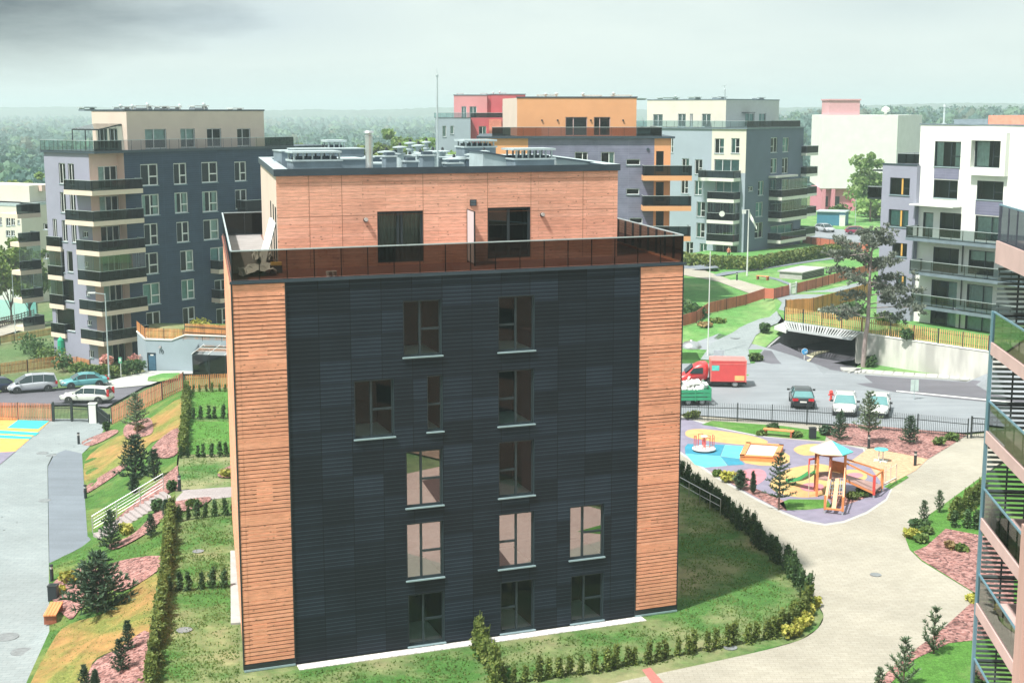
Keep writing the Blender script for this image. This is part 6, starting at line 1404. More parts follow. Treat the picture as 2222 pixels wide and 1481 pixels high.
def car(name, label, cat, loc, head, kind, pm, screen=None, group=None):
    """x forward; profile tables per kind: (x, hood/deck height) for the body and (x, roof height) for the cabin"""
    t = thing(name, label, cat, loc, head, group)
    S = {'estate': dict(L=4.75, W=1.84, belt=.95, body=[(-2.38, .62), (-2.3, .98), (-1.4, 1.0), (0, .98), (.95, .95), (1.6, .9), (2.15, .78), (2.37, .55)], cab=[(-2.25, 1.0), (-2.0, 1.4), (-1.2, 1.47), (-.2, 1.5), (.35, 1.46), (1.15, .97)], wb=(-1.36, 1.42)),
         'van': dict(L=4.65, W=1.85, belt=1.0, body=[(-2.32, .6), (-2.26, 1.05), (-1.4, 1.08), (0, 1.06), (1.1, 1.0), (1.7, .9), (2.1, .74), (2.31, .5)], cab=[(-2.22, 1.1), (-2.05, 1.6), (-1.2, 1.7), (0, 1.72), (.6, 1.64), (1.6, 1.0)], wb=(-1.4, 1.45)),
         'sedan': dict(L=4.55, W=1.76, belt=.93, body=[(-2.27, .6), (-2.2, .95), (-1.5, .98), (0, .95), (.8, .93), (1.5, .88), (2.05, .76), (2.26, .52)], cab=[(-1.6, .97), (-1.05, 1.32), (-.4, 1.4), (.2, 1.4), (.55, 1.34), (1.15, .95)], wb=(-1.32, 1.36)),
         'hatch': dict(L=4.2, W=1.8, belt=.93, body=[(-2.1, .6), (-2.04, .96), (-1.4, .99), (0, .96), (.85, .93), (1.45, .88), (1.9, .76), (2.1, .52)], cab=[(-2.0, .98), (-1.55, 1.36), (-.8, 1.45), (0, 1.46), (.45, 1.4), (1.2, .95)], wb=(-1.25, 1.3))}[kind]
    L, W = S['L'], S['W']; h = W / 2
    rings = []
    xs0 = [p[0] for p in S['body']]
    for x, zt in S['body']:
        e = abs(x) / (L / 2); k = 1 - .16 * max(0, (e - .72) / .28) ** 2 * 1.4; zb = .24 + .12 * max(0, (e - .85) / .15)
        w_ = h * k
        rings.append([(x, -w_ * .86, zb), (x, -w_ * .98, zb + .1), (x, -w_, (zb + zt) / 2), (x, -w_ * .97, zt - .12), (x, -w_ * .86, zt - .02), (x, -w_ * .4, zt + .015), (x, w_ * .4, zt + .015), (x, w_ * .86, zt - .02), (x, w_ * .97, zt - .12), (x, w_, (zb + zt) / 2), (x, w_ * .98, zb + .1), (x, w_ * .86, zb)])
    mb = MB(); loft(mb, rings); b = mb.build('body', pm, t, smooth=True, world=False)
    md = b.modifiers.new('s', 'SUBSURF'); md.levels = 1; md.render_levels = 2
    # wheel arches
    for x in S['wb']:
        for s in (-1, 1): mb = MB(); mb.tube((x, s * (h - .16), .33), (x, s * (h + .004), .33), .385, 22); mb.build('wheel_arch', M_TRIM, t, world=False)
    # cabin: glass body with painted roof and pillars
    g = MB(); rr = []; belt = S['belt']
    for x, zt in S['cab']:
        f = (zt - belt) / (1.45 - belt); wt = h * (.9 - .2 * max(0, f)); wb_ = h * .9; zb = belt - .04
        rr.append([(x, -wb_, zb), (x, -wt, max(zt - .05, zb + .005)), (x, -wt * .8, max(zt, zb + .01)), (x, wt * .8, max(zt, zb + .01)), (x, wt, max(zt - .05, zb + .005)), (x, wb_, zb)])
    loft(g, rr); gl = g.build('windows', screen or M_CGLASS, t, smooth=False, world=False)
    mb = MB(); C = S['cab']; rf = C[1:-1]
    top = []
    for x, zt in rf:
        f = (zt - belt) / (1.45 - belt); wt = h * (.9 - .2 * f)
        top.append([(x, -wt - .012, zt - .1), (x, -wt * .97, zt - .02), (x, -wt * .8, zt + .014), (x, wt * .8, zt + .014), (x, wt * .97, zt - .02), (x, wt + .012, zt - .1)])
    n = 6
    for k in range(len(top) - 1):
        for i in range(n - 1): mb.face([top[k][i], top[k + 1][i], top[k + 1][i + 1], top[k][i + 1]])
    def pillar(xa, za, xb, zb2, w_):
        for s in (-1, 1):
            fa = (za - belt) / (1.45 - belt); fb = (zb2 - belt) / (1.45 - belt)
            mb.bar((xa, s * (h * (.9 - .2 * fa) + .004), za), (xb, s * (h * (.9 - .2 * fb) + .006), zb2), .03, w_)
    pillar(rf[-1][0], rf[-1][1] - .06, C[-1][0], belt, .09)
    pillar(rf[0][0], rf[0][1] - .06, C[0][0], belt, .16 if kind != 'sedan' else .22)
    for xm in ((.0, -1.05) if kind in ('estate', 'van') else (-.15,)): pillar(xm, interp(C, xm) - .07, xm + .02, belt, .09)
    mb.build('roof', pm, t, world=False)
    for s in (-1, 1):
        for x in S['wb']: wheel(t, x, s * (h - .12), .325 if kind != 'sedan' else .3, .2, s)
        mb = MB(); hx = S['body'][-2][0]; mb.obox((hx + .03, s * h * .66, .6), .22, .38, .15, -s * .25); mb.build('headlight', M_HEAD, t, world=False)
        mb = MB(); tx = S['body'][0][0]
        if kind in ('estate', 'van'): mb.obox((tx + .12, s * h * .85, .72), .2, .16, .62 if kind == 'estate' else .3)
        else: mb.obox((tx + .06, s * h * .68, .68), .16, .42, .18, s * .15)
        mb.build('taillight', M_TAIL, t, world=False)
        mb = MB(); mb.obox((C[-1][0] - .35, s * (h + .1), belt + .02), .12, .22, .14); mb.build('wing_mirror', M_TRIM if kind == 'hatch' else pm, t, world=False)
    mb = MB(); mb.obox((S['body'][0][0] - .02, 0, .56), .03, .52, .12); mb.build('number_plate', M_PLATE, t, world=False)
    mb = MB(); mb.obox((S['body'][-1][0] - .015, 0, .42), .04, .52, .12); mb.build('number_plate', M_PLATE, t, world=False)
    mb = MB(); mb.obox((S['body'][-1][0] - .06, 0, .32), .1, W * .7, .1); mb.obox((S['body'][0][0] + .05, 0, .3), .1, W * .8, .1); mb.build('bumper_trim', M_TRIM, t, world=False)
    return t
def heading(p, q): return math.atan2(q[1] - p[1], q[0] - p[0])
def place2(rear, front, wb):
    """position from the ground contact of the camera-side rear and front wheels; returns centre, heading"""
    a, b = Vector(PH(*rear)), Vector(PH(*front)); d = (b - a).xy.normalized(); far = Vector((-d.y, d.x))
    if far.y < 0: far = -far
    m = (a + b).xy / 2 + far * .8
    return (m.x, m.y, hgt(m.x, m.y) + .03), math.atan2(d.y, d.x)
l, hd = place2((210.5, 876.5), (155, 876), 0); car('parked_car', 'white estate car nearest the picket fence on the left street', 'car', l, hd, 'estate', paint('white_paint', (.66, .68, .66)))
l, hd = place2((101, 850), (43, 854), 0); car('parked_car', 'silver people carrier on the left street', 'car', l, hd, 'van', paint('silver_paint', (.5, .53, .58), .3))
l, hd = place2((214, 840), (157, 844.5), 0); car('parked_car', 'turquoise saloon car behind the white estate', 'car', l, hd, 'sedan', paint('turquoise_paint', (.14, .42, .45), .2))
l, hd = place2((10, 852), (-45, 858), 0); car('parked_car', 'dark blue car cut off by the left edge', 'car', l, hd, 'hatch', paint('navy_paint', (.015, .025, .07), .2))
p = PZ(1751, 889, 0); car('parked_car', 'black car seen from behind with red tail lights', 'car', (p[0], p[1] + 2.1, .01), R(90 - 8), 'hatch', paint('black_paint', (.012, .015, .018)), M_SGLASS)
M_WP = MATS['white_paint']
p = PZ(1847, 906, 0); car('parked_car', 'white car facing the fence, left of the pine and right of the hydrant', 'car', (p[0], p[1] + 2.1, .01), R(-90 - 14), 'hatch', M_WP, M_SGLASS)
p = PZ(1920, 909, 0); car('parked_car', 'white car facing the fence, right of the playground pine', 'car', (p[0], p[1] + 2.1, .01), R(-90 - 18), 'hatch', M_WP, M_SGLASS)
p = PH(1791, 504); car('parked_car', 'distant silver car by the blue shed', 'car', (p[0], p[1] + .5, p[2] + .06), R(-70), 'hatch', MATS['silver_paint'])
p = PH(1862, 510); car('parked_car', 'distant dark red hatchback on the upper car park', 'car', (p[0], p[1] + .5, p[2] + .06), R(-8), 'hatch', paint('wine_paint', (.25, .015, .06)))
# red box van
pa = PZ(1582, 840, 0); vt = thing('box_van', 'red box van parked behind the green trailer of rubble', 'van', (pa[0] - 1.0, pa[1] + .95, .01), R(180 - 4)); vt.scale = (1.0, 1.0, .82)
PRED = paint('red_van_paint', (.62, .045, .05)); M_VBOX = mat('red_van_panel', (.62, .075, .075), .45, var=.05)
mb = MB(); rings = []
for (x, zb, zt, w_) in ((.55, .45, 2.55, .98), (1.35, .45, 2.5, .98), (1.95, .45, 2.15, .96), (2.45, .42, 1.5, .95), (2.75, .4, 1.2, .94), (3.25, .38, 1.08, .9), (3.45, .42, .8, .82)):
    rings.append([(x, -w_ * .95, zb), (x, -w_, (zb + zt) / 2 - .2), (x, -w_ * .9, zt - .08), (x, -w_ * .6, zt), (x, w_ * .6, zt), (x, w_ * .9, zt - .08), (x, w_, (zb + zt) / 2 - .2), (x, w_ * .95, zb)])
loft(mb, rings); b = mb.build('cab', PRED, vt, smooth=True, world=False); md = b.modifiers.new('s', 'SUBSURF'); md.levels = md.render_levels = 1
mb = MB(); mb.face([(1.97, -.78, 2.1), (1.97, .78, 2.1), (2.62, .84, 1.38), (2.62, -.84, 1.38)]); mb.v = [(x + .02, y, z + .03) for x, y, z in mb.v]
for s in (-1, 1): mb.face([(1.15, s * .985, 1.4), (2.3, s * .985, 1.4), (1.95, s * .945, 1.95), (1.15, s * .945, 2.05)])
mb.build('windows', M_CGLASS, vt, world=False)
mb = MB(); mb.box(-2.45, -1.05, .62, .5, 1.05, 2.78); bx = mb.build('cargo_box', M_VBOX, vt, world=False)
mb = MB()
for (x0, x1, z0, z1) in ((-2.47, .52, 2.72, 2.8), (-2.47, .52, 2.42, 2.48), (-2.47, -2.38, .6, 2.72), (.44, .52, .6, 2.72)): mb.box(x0, -1.065, z0, x1, 1.065, z1)
mb.build('box_edging', mat('pale_red_edge', (.68, .2, .18), .45), bx, world=False)
mb = MB(); mb.box(-.2, 1.052, 1.75, .42, 1.06, 2.3); mb.build('turquoise_panel', mat('turquoise_sticker', (.12, .6, .52), .5), bx, world=False)
mb = MB(); mb.box(-2.3, 1.052, .75, -1.5, 1.06, 1.25); mb.build('yellow_panel', mat('yellow_sticker', (.75, .5, .2), .5), bx, world=False)
mb = MB(); mb.box(-2.4, -.8, .35, 1.2, .8, .62); mb.box(-2.5, -.95, .3, -2.42, .95, .45); mb.build('chassis', M_TRIM, vt, world=False)
for x in (-1.55, 2.35):
    for s in (-1, 1): wheel(vt, x, s * .86, .35, .22, s)
for s in (-1, 1): mb = MB(); mb.obox((3.32, s * .68, .72), .16, .3, .2); mb.build('headlight', M_HEAD, vt, world=False); mb = MB(); mb.obox((-2.47, s * .95, .5), .05, .14, .25); mb.build('taillight', M_TAIL, vt, world=False)
q = PZ(1560, 776, .0); mb = MB(); pz = PD(1560, 765, 122); mb.obox((pz[0], pz[1], pz[2] - .25), .95, .05, .5); sb = thing('sign_board', 'small grey board standing just behind the red van', 'sign', (pz[0], pz[1], 0)); mb.build('panel', mat('grey_board', (.42, .46, .5), .7), sb)
mb = MB(); mb.tube((pz[0] - .3, pz[1] + .06, .0), (pz[0] - .3, pz[1] + .06, pz[2]), .03, 6); mb.tube((pz[0] + .3, pz[1] + .06, 0), (pz[0] + .3, pz[1] + .06, pz[2]), .03, 6); mb.build('legs', M_ZINC, sb)
# green trailer of rubble
c = PZ(1508, 881, 0); tr = thing('trailer', 'green slatted trailer at the playground fence', 'trailer', (c[0], c[1] + 1.6, 0), R(4)); M_GRN = mat('green_trailer_paint', (.045, .33, .17), .5, var=.15)
mb = MB()
for k in range(3): mb.box(-1.35, -1.52, .45 + k * .3, 1.15, -1.46, .68 + k * .3); mb.box(-1.35, 1.46, .45 + k * .3, 1.15, 1.52, .68 + k * .3)
for x in (-1.35, -.1, 1.1): mb.box(x, -1.56, .4, x + .07, -1.52, 1.35)
mb.build('side_boards', M_GRN, tr, world=False)
mb = MB()
for k in range(15): y = -1.5 + 3.0 * k / 14; mb.box(1.15, y - .035, .42, 1.2, y + .035, 1.38); mb.box(-1.4, y - .035, .42, -1.35, y + .035, 1.2)
mb.box(1.15, -1.5, 1.34, 1.21, 1.5, 1.42); mb.box(1.15, -1.5, .42, 1.21, 1.5, .5); mb.build('slatted_end', M_GRN, tr, world=False)
mb = MB(); mb.box(-1.35, -1.45, .4, 1.15, 1.45, .46); mb.box(-.05, -.06, .35, .06, -3.0 + 1.2, .4); mb.build('bed', M_TRIM, tr, world=False)
for s in (-1, 1): wheel(tr, s * .9, -1.3, .3, .18, -1) if False else None
for x in (-.6, .5):
    for s in (-1, 1): wheel(tr, x, s * 1.3, .3, .2, s)
rub = thing('rubble_heap', 'heap of white sacks and broken boards filling the green trailer', 'rubble', (c[0], c[1] + 1.6, .5))
rr_ = random.Random(5); mb = MB(); wsk = MB()
for k in range(26):
    x, y = rr_.uniform(-1.0, .9), rr_.uniform(-1.1, 1.1); z = .25 + .95 * (1 - (x * x + y * y) / 3) * rr_.uniform(.6, 1.05); s = rr_.uniform(.22, .42)
    ico = [(math.cos(a) * s * rr_.uniform(.7, 1.15), math.sin(a) * s * rr_.uniform(.7, 1.15)) for a in [i * 2 * math.pi / 7 for i in range(7)]]
    base = [(x + u * .9, y + v * .9, z - s * .5) for u, v in ico]; mid = [(x + u, y + v, z) for u, v in ico]; top = [(x + u * .5 + rr_.uniform(-.05, .05), y + v * .5, z + s * rr_.uniform(.3, .6)) for u, v in ico]
    loft(mb, [base, mid, top])
mb.build('sacks', M_PLAST, rub, world=False)
mb = MB()
for k in range(12): x, y = rr_.uniform(-1, .8), rr_.uniform(-1, 1); z = rr_.uniform(.5, 1.2); a = rr_.uniform(0, 6.3); mb.bar((x, y, z), (x + math.cos(a) * .8, y + math.sin(a) * .6, z + rr_.uniform(-.1, .35)), rr_.uniform(.1, .35), .03, rr_.choice((0, 0, 1)))
mb.build('boards', [mat('pale_board', (.6, .6, .56), .8, var=.1), M_OLDW], rub, world=False)
# ================================================================== playground
M_PPOST = mat('red_timber_post', (.33, .1, .055), .7, var=.15, scale=3); M_POR = mat('orange_timber', (.72, .27, .1), .65, var=.12, scale=3); M_FOOT = mat('galvanised_foot', (.5, .52, .55), .45, .4)
M_RBEI = mat('beige_roof_panel', (.66, .5, .38), .6, var=.05); M_RTQ = mat('turquoise_roof_panel', (.1, .58, .56), .5, var=.05); M_SLD = mat('green_slide', (.05, .36, .13), .35, var=.08); M_YEL = mat('yellow_panel', (.8, .5, .1), .5, var=.05); M_REDP = mat('red_plastic', (.7, .08, .07), .4, var=.05); M_ROPE = mat('pale_rope', (.6, .5, .42), .9); M_BLUEP = mat('blue_panel', (.25, .3, .5), .5)
# roundabout
c = PZ(1527.5, 974, .12); t = thing('roundabout', 'white disc roundabout with red handles on the blue rubber', 'roundabout', (c[0], c[1], 0))
mb = MB(); mb.lathe([(.72, .1), (.8, .13), (.8, .2), (.74, .24), (0, .25)], (c[0], c[1], 0), 28); mb.build('disc', M_PLAST, t)
mb = MB(); mb.lathe([(.76, .02), (.76, .1), (.3, .1)], (c[0], c[1], 0), 28); mb.build('skirt', M_TRIM, t)
mb = MB(); mb.tube((c[0], c[1], .25), (c[0], c[1], 1.0), .06, 10); pl_ = mb.build('centre_post', M_REDP, t); mb = MB(); mb.lathe([(.0, 1.0), (.26, 1.0), (.24, 1.06), (0, 1.08)], (c[0], c[1], 0), 16); mb.build('hand_wheel', mat('pale_yellow_plastic', (.75, .72, .5), .5), pl_)
for i in range(8):
    a = i * math.pi / 4; b = (i + .6) * math.pi / 4; mb = MB(); p = lambda a, z: (c[0] + .68 * math.cos(a), c[1] + .68 * math.sin(a), z)
    mb.path([p(a, .24), p(a, .95 if i % 2 else 1.05), p(b, .95 if i % 2 else 1.05), p(b, .24)], .022, 6); mb.build('handle', M_REDP, t)
# sandpit
q = px0([(1608, 999), (1684, 1003), (1697, 976), (1622, 971)]); t = thing('sandpit', 'wood framed rectangular sandpit on yellow rubber', 'sandpit', (*q[0], 0))
for i in range(4): F = Face(q[i], q[(i + 1) % 4]); mb = MB(); F.box(mb, -.06, F.L + .06, 0, .34, -.06, .06); F.box(mb, -.1, F.L + .1, .34, .39, -.22, .1); mb.build('frame_board', M_POR, t)
mb = MB(); mb.face([(*p, .3) for p in q]); mb.build('sand', mat('light_sand', (.56, .54, .5), .95, var=.08, scale=2, bmp=.3), t)
# bench and bins
def bench(label, p, q, h=.45, w=.5):
    t = thing('bench', label, 'bench', (*p[:2], p[2])); F = Face(p, q); z = p[2]
    mb = MB()
    for k in range(4): F.box(mb, 0, F.L, z + h - .06, z + h, -w / 2 + k * w / 4 + .01, -w / 2 + (k + 1) * w / 4 - .01)
    mb.build('seat', M_POR, t)
    for s in (.08, F.L - .22): mb = MB(); F.box(mb, s, s + .14, z, z + h - .06, -w / 2 + .02, w / 2 - .02); mb.build('leg', M_PPOST, t)
    return t
bench('long orange wooden bench at the edge of the playground lawn', PZ(1657, 943, 0), PZ(1722, 949, 0), .5)
pb_ = PH(113, 1356); bench('solid orange timber bench end on beside the pale plaza', (pb_[0] - .1, pb_[1], pb_[2] + .02), (pb_[0] - .35, pb_[1] + 1.9, pb_[2] + .02), .5, .62)
p1, p2 = PH(1642, 606), PH(1668, 608); bench('small red bench on the far lawn', p1, p2, .5)
for (x, y, lab) in ((1764, 953, 'dark square litter bin beside the playground bench'), (114, 1304, 'black litter bin behind the timber bench on the plaza')):
    p = PH(x, y); t = thing('litter_bin', lab, 'litter bin', p); mb = MB(); mb.obox((p[0], p[1] + .2, p[2]), .46, .42, .78); mb.build('bin', M_METAL, t); mb = MB(); mb.obox((p[0], p[1] + .2, p[2] + .78), .5, .46, .05); mb.obox((p[0], p[1] + .2, p[2] + .83), .3, .26, .01, 0, 1); mb.build('lid', [M_TRIM, M_INNER], t)
# play tower
tw = thing('play_tower', 'orange timber play tower with beige and turquoise hexagon roof', 'play tower', PZ(1798, 1076, 0))
TC = PZ(1799, 1072, 0); PHt = 1.2; RD = 1.0
hexp = [(TC[0] + RD * math.cos(R(a)), TC[1] + RD * math.sin(R(a))) for a in (210, 258, 318, 15, 75, 135)]
zt = PD(1780, 984, hexp[1][1])[2]; za = PD(1800, 954, TC[1])[2]
for i, p in enumerate(hexp): mb = MB(); mb.obox((*p, 0.0), .13, .13, zt, R(30 * i)); mb.build('post', M_PPOST if i % 2 else M_POR, tw)
mb = MB(); mb.prism([tuple(p) for p in hexp], PHt - .12, PHt); mb.build('platform', mat('worn_boards', (.36, .24, .22), .8, var=.15, scale=3), tw)
rf = [(TC[0] + 1.32 * math.cos(R(a)), TC[1] + 1.32 * math.sin(R(a))) for a in (185, 234, 288, 345, 45, 105, 145)]
for i in range(7):
    a, b = rf[i], rf[(i + 1) % 7]; mb = MB(); dz = .0
    mb.face([(*a, zt - .02), (*b, zt - .02), (TC[0], TC[1], za)]); mb.face([(*b, zt - .07), (*a, zt - .07), (TC[0], TC[1], za - .05)]); mb.face([(*a, zt - .07), (*b, zt - .07), (*b, zt - .02), (*a, zt - .02)])
    mb.build('roof_panel', M_RTQ if i in (2,) else M_RBEI, tw)
mb = MB()
for a, b in zip(hexp, hexp[1:] + hexp[:1]): mb.bar((*a, zt - .16), (*b, zt - .16), .08, .12)
mb.build('roof_beam', M_PPOST, tw)
mb = MB()
a, b = hexp[5], hexp[0]; mb.bar((*a, PHt + .1), (*a, PHt + .85), .04, .04); F = Face(a, b); F.box(mb, .12, F.L - .12, PHt + .02, PHt + .85, -.03, .03); mb.build('side_panel', M_YEL, tw)
F = Face(hexp[3], hexp[4]); mb = MB(); F.box(mb, .1, F.L - .1, PHt + .02, PHt + .7, -.03, .03); mb.build('side_panel', M_POR, tw)
# slide
s0 = Vector((TC[0] - .95, TC[1] + .45, PHt)); s1 = Vector(PZ(1712, 1044, .12)); d = (s1 - s0); sn = Vector((-d.y, d.x, 0)).normalized() * .24; mb = MB(); N_ = 10
prof = [s0 + d * (i / N_) + Vector((0, 0, -.18 * math.sin(math.pi * i / N_))) for i in range(N_ + 1)]
for p, q_ in zip(prof, prof[1:]):
    mb.face([p - sn, q_ - sn, q_ + sn, p + sn])
    for s in (-1, 1): mb.bar(p + sn * s + Vector((0, 0, .1)), q_ + sn * s + Vector((0, 0, .1)), .05, .22)
mb.build('slide_chute', M_SLD, tw, smooth=False)
mb = MB()
for s in (-1, 1): mb.bar(s0 + sn * s * 1.15, s0 + sn * s * 1.15 + Vector((0, 0, .95)), .08, .08)
mb.bar(s0 + sn * 1.15 + Vector((0, 0, .9)), s0 - sn * 1.15 + Vector((0, 0, .9)), .08, .1); mb.build('slide_frame', M_REDP, tw)
mb = MB(); p = PZ(1754.5, 1078, 0); mb.tube(p, (p[0], p[1], 2.0), .025, 8); mb.tube((p[0], p[1], 2.0), (*hexp[0], 2.0), .025, 8); mb.build('sliding_pole', M_ROPE, tw)
# front climbing ramp
e0, e1 = Vector(PZ(1789.5, 1113, 0)), Vector(PZ(1828, 1117, 0))
t0, t1 = Vector((*hexp[1], PHt)), Vector((*hexp[2], PHt))
mb = MB()
for e in (e0, e1): mb.obox((e.x, e.y, .22), .12, .12, .85)
mb.bar(e0 + Vector((0, 0, .3)), e1 + Vector((0, 0, .3)), .12, .1); mb.build('ramp_frame', M_POR, tw)
mb = MB()
for e in (e0, e1): mb.tube((e.x, e.y, 0), (e.x, e.y, .24), .055, 8)
mb.build('steel_feet', M_FOOT, tw)
mb = MB()
for a, b in ((t0, e0), (t1, e1)): mb.bar(a + Vector((0, 0, .0)), b + Vector((0, 0, .35)), .1, .14); mb.bar(a + Vector((0, 0, .75)), b + Vector((0, 0, .95)), .06, .08)
mid0, mid1 = (t0 + t1) / 2, (e0 + e1) / 2; mb.bar(mid0, mid1 + Vector((0, 0, .32)), .24, .05)
for f in (.45, .55): mb.bar(t0.lerp(e0 + Vector((0, 0, .3)), f), t1.lerp(e1 + Vector((0, 0, .3)), f), .06, .08)
mb.build('ramp_boards', mat('pale_orange_timber', (.74, .42, .26), .65, var=.12, scale=3), tw)
mb = MB()
for k in range(6):
    f = k / 5; a = t0.lerp(t1, .1 + .8 * f); b = (t0.lerp(e0, .55)).lerp(t1.lerp(e1, .55), .1 + .8 * f) + Vector((0, 0, .17)); mb.tube(a, b, .02, 5)
for k in range(5): f = .08 + k * .1; mb.tube(t0.lerp(e0, f) + Vector((0, 0, .02)), t1.lerp(e1, f) + Vector((0, 0, .02)), .018, 5)
mb.build('rope_net', mat('blue_rope', (.35, .42, .48), .9), tw)
# sloping bridge to the right
g0, g1 = Vector(PZ(1895.5, 1080, 0)), Vector(PZ(1913, 1066, 0)); b0_, b1_ = Vector((*hexp[2], PHt)), Vector((*hexp[3], PHt)); ZE = .42
mb = MB(); mb.hexa([b0_ - Vector((0, 0, .1)), Vector((g0.x, g0.y, ZE - .1)), Vector((g1.x, g1.y, ZE - .1)), b1_ - Vector((0, 0, .1)), b0_, Vector((g0.x, g0.y, ZE)), Vector((g1.x, g1.y, ZE)), b1_]); mb.build('bridge_deck', MATS['worn_boards'], tw)
mb = MB()
for a, b in ((b0_, g0), (b1_, g1)):
    mb.bar(a + Vector((0, 0, .95)), Vector((b.x, b.y, ZE + .9)), .08, .1); mb.bar(a - Vector((0, 0, .12)), Vector((b.x, b.y, ZE - .12)), .06, .12)
mb.bar((g0.x, g0.y, ZE + .9), (g1.x, g1.y, ZE + .9), .08, .1); mb.build('bridge_rail', M_POR, tw)
for g in (g0, g1): mb = MB(); mb.obox((g.x, g.y, .2), .14, .14, ZE + .8); mb.build('post', M_REDP if g is g0 else M_POR, tw); mb = MB(); mb.tube((g.x, g.y, 0), (g.x, g.y, .22), .06, 8); mb.build('steel_feet', M_FOOT, tw)
mb = MB(); k0 = Vector(PZ(1944, 1046, 0)); P_ = [g1 + Vector((0, 0, .4)), Vector((k0.x, k0.y, .3))]; mb.bar(P_[0], P_[1], .1, .08); mb.tube(k0, (k0.x, k0.y, 1.2), .03, 6)
for x, y in ((1921, 1048), (1932, 1044)): p = PZ(x, y, 0); mb.tube(p, (p[0], p[1], 1.1), .025, 6)
mb.tube(g1 + Vector((0, 0, 1.2)), (k0.x, k0.y, 1.15), .02, 5); mb.build('balance_rope', M_ROPE, tw)
# turquoise play table
c = PZ(1911, 1001, 0); t = thing('play_table', 'small turquoise topped play table on a pale star foot in the tan chips', 'play table', c); mb = MB(); mb.lathe([(0, .78), (.42, .8), (.46, .84), (.42, .88), (.1, .94), (0, .95)], c, 20); mb.build('table_top', M_RTQ, t)
for i in range(4): a = i * math.pi / 2 + .6; mb = MB(); mb.tube((c[0] + .2 * math.cos(a), c[1] + .2 * math.sin(a), .08), (c[0] + .18 * math.cos(a), c[1] + .18 * math.sin(a), .8), .03, 8); mb.build('leg', M_WSTEEL, t)
mb = MB()
for i in range(3): a = i * math.pi / 3 + .2; mb.bar((c[0] - .5 * math.cos(a), c[1] - .5 * math.sin(a), .06), (c[0] + .5 * math.cos(a), c[1] + .5 * math.sin(a), .06), .1, .06)
mb.build('star_foot', M_WSTEEL, t)
# ================================================================== other furniture
c = PZ(1502, 770, .3); c = (c[0], c[1] + .9, .25); t = thing('waste_container', 'domed steel waste container left of the slender pole', 'waste container', c); mb = MB(); mb.lathe([(.82, -.3), (.82, .5), (.9, .55)], c, 24); mb.build('drum', mat('lilac_steel', (.42, .42, .47), .45, .4, var=.1), t)
mb = MB(); mb.lathe([(1.0, .52), (1.02, .6), (.95, .85), (.7, 1.1), (.35, 1.22), (.12, 1.25), (.12, 1.33), (0, 1.34)], c, 24); mb.build('dome_lid', M_STEEL, t, smooth=True)
mb = MB()
for i in range(6): a = i * math.pi / 3 + .3; mb.bar((c[0] + .85 * math.cos(a), c[1] + .85 * math.sin(a), c[2] - .3), (c[0] + .85 * math.cos(a), c[1] + .85 * math.sin(a), c[2] + .5), .06, .06)
mb.build('ribs', M_TRIM, t)
p = PZ(1803, 868, 0); t = thing('fire_hydrant', 'red fire hydrant between the black car and the white car', 'fire hydrant', p); mb = MB(); mb.lathe([(.16, 0), (.16, .05), (.1, .08), (.1, .55), (.17, .58), (.17, .66), (.13, .78), (.0, .84)], p, 14); mb.build('barrel', M_REDP, t); mb = MB(); mb.tube((p[0] - .22, p[1], .46), (p[0] + .22, p[1], .46), .07, 10); mb.tube((p[0], p[1], .46), (p[0], p[1] - .2, .46), .07, 10); mb.build('outlet', M_REDP, t)
p = PZ(1983, 866, 0); t = thing('road_sign', 'pair of pale sign plates on a post at the road edge', 'road sign', p); hz = PD(1983, 836, p[1])[2]; mb = MB(); mb.tube(p, (p[0], p[1], hz + .5), .03, 8); mb.build('post', M_ZINC, t)
for dx in (-.17, .17): mb = MB(); mb.obox((p[0] + dx, p[1] - .05, hz - .45), .3, .02, .95); mb.build('sign_plate', mat('sign_back', (.52, .62, .58), .5, .1), t)
p = PH(263, 819); t = thing('road_sign', 'narrow green and white parking sign by the flower bushes', 'road sign', p); hz = PD(262, 781, p[1])[2]; mb = MB(); mb.tube(p, (p[0], p[1], hz + .3), .035, 8); mb.build('post', M_WSTEEL, t); mb = MB(); mb.obox((p[0], p[1] - .05, hz - .3), .36, .03, .6); mb.build('sign_plate', mat('sign_green', (.1, .42, .25), .5), t); mb = MB(); mb.obox((p[0], p[1] - .07, hz - .12), .18, .02, .3); mb.build('symbol', M_WHITE, t)
q0, q1 = PH(1740, 607), PH(1788, 597); t = thing('vent_box', 'low pale louvred vent box on the far lawn by the red fence', 'vent box', q0); F = Face(q0, q1); mb = MB(); F.box(mb, 0, F.L, q0[2], q0[2] + .8, -3.0, 0); F.box(mb, -.15, F.L + .15, q0[2] + .8, q0[2] + .95, -3.2, .15); mb.build('housing', M_CONC, t)
mb = MB()
for k in range(4): F.box(mb, .1, F.L - .1, q0[2] + .08 + k * .18, q0[2] + .18 + k * .18, .0, .05)
mb.build('louvres', M_METAL, t)
# blue shed and pale kiosk at the upper car park
p = PH(1810, 494); t = thing('shed', 'flat roofed blue shed in front of the pink ground floor', 'shed', (p[0], p[1] + 3, p[2])); F = Face((PD(1772, 490, p[1] + 6)[0], p[1] + 6), (PD(1833, 490, p[1] + 4)[0], p[1] + 4)); mb = MB(); F.box(mb, 0, F.L, p[2], p[2] + 2.5, -4, 0); mb.build('wall', mat('blue_shed', (.04, .17, .27), .6, var=.08), t); mb = MB(); F.box(mb, -.2, F.L + .2, p[2] + 2.5, p[2] + 2.7, -4.2, .3); mb.build('roof', M_ZINC, t)
p = PH(1838, 494); mb = MB(); mb.obox((p[0], p[1] + 4, p[2]), .9, .9, 1.9); mb.obox((p[0], p[1] + 4, p[2] + 1.9), 1.0, 1.0, .1); tag(mb.build('cabinet', M_WHITE, None, loc=p), 'white utility cabinet right of the blue shed', 'cabinet')
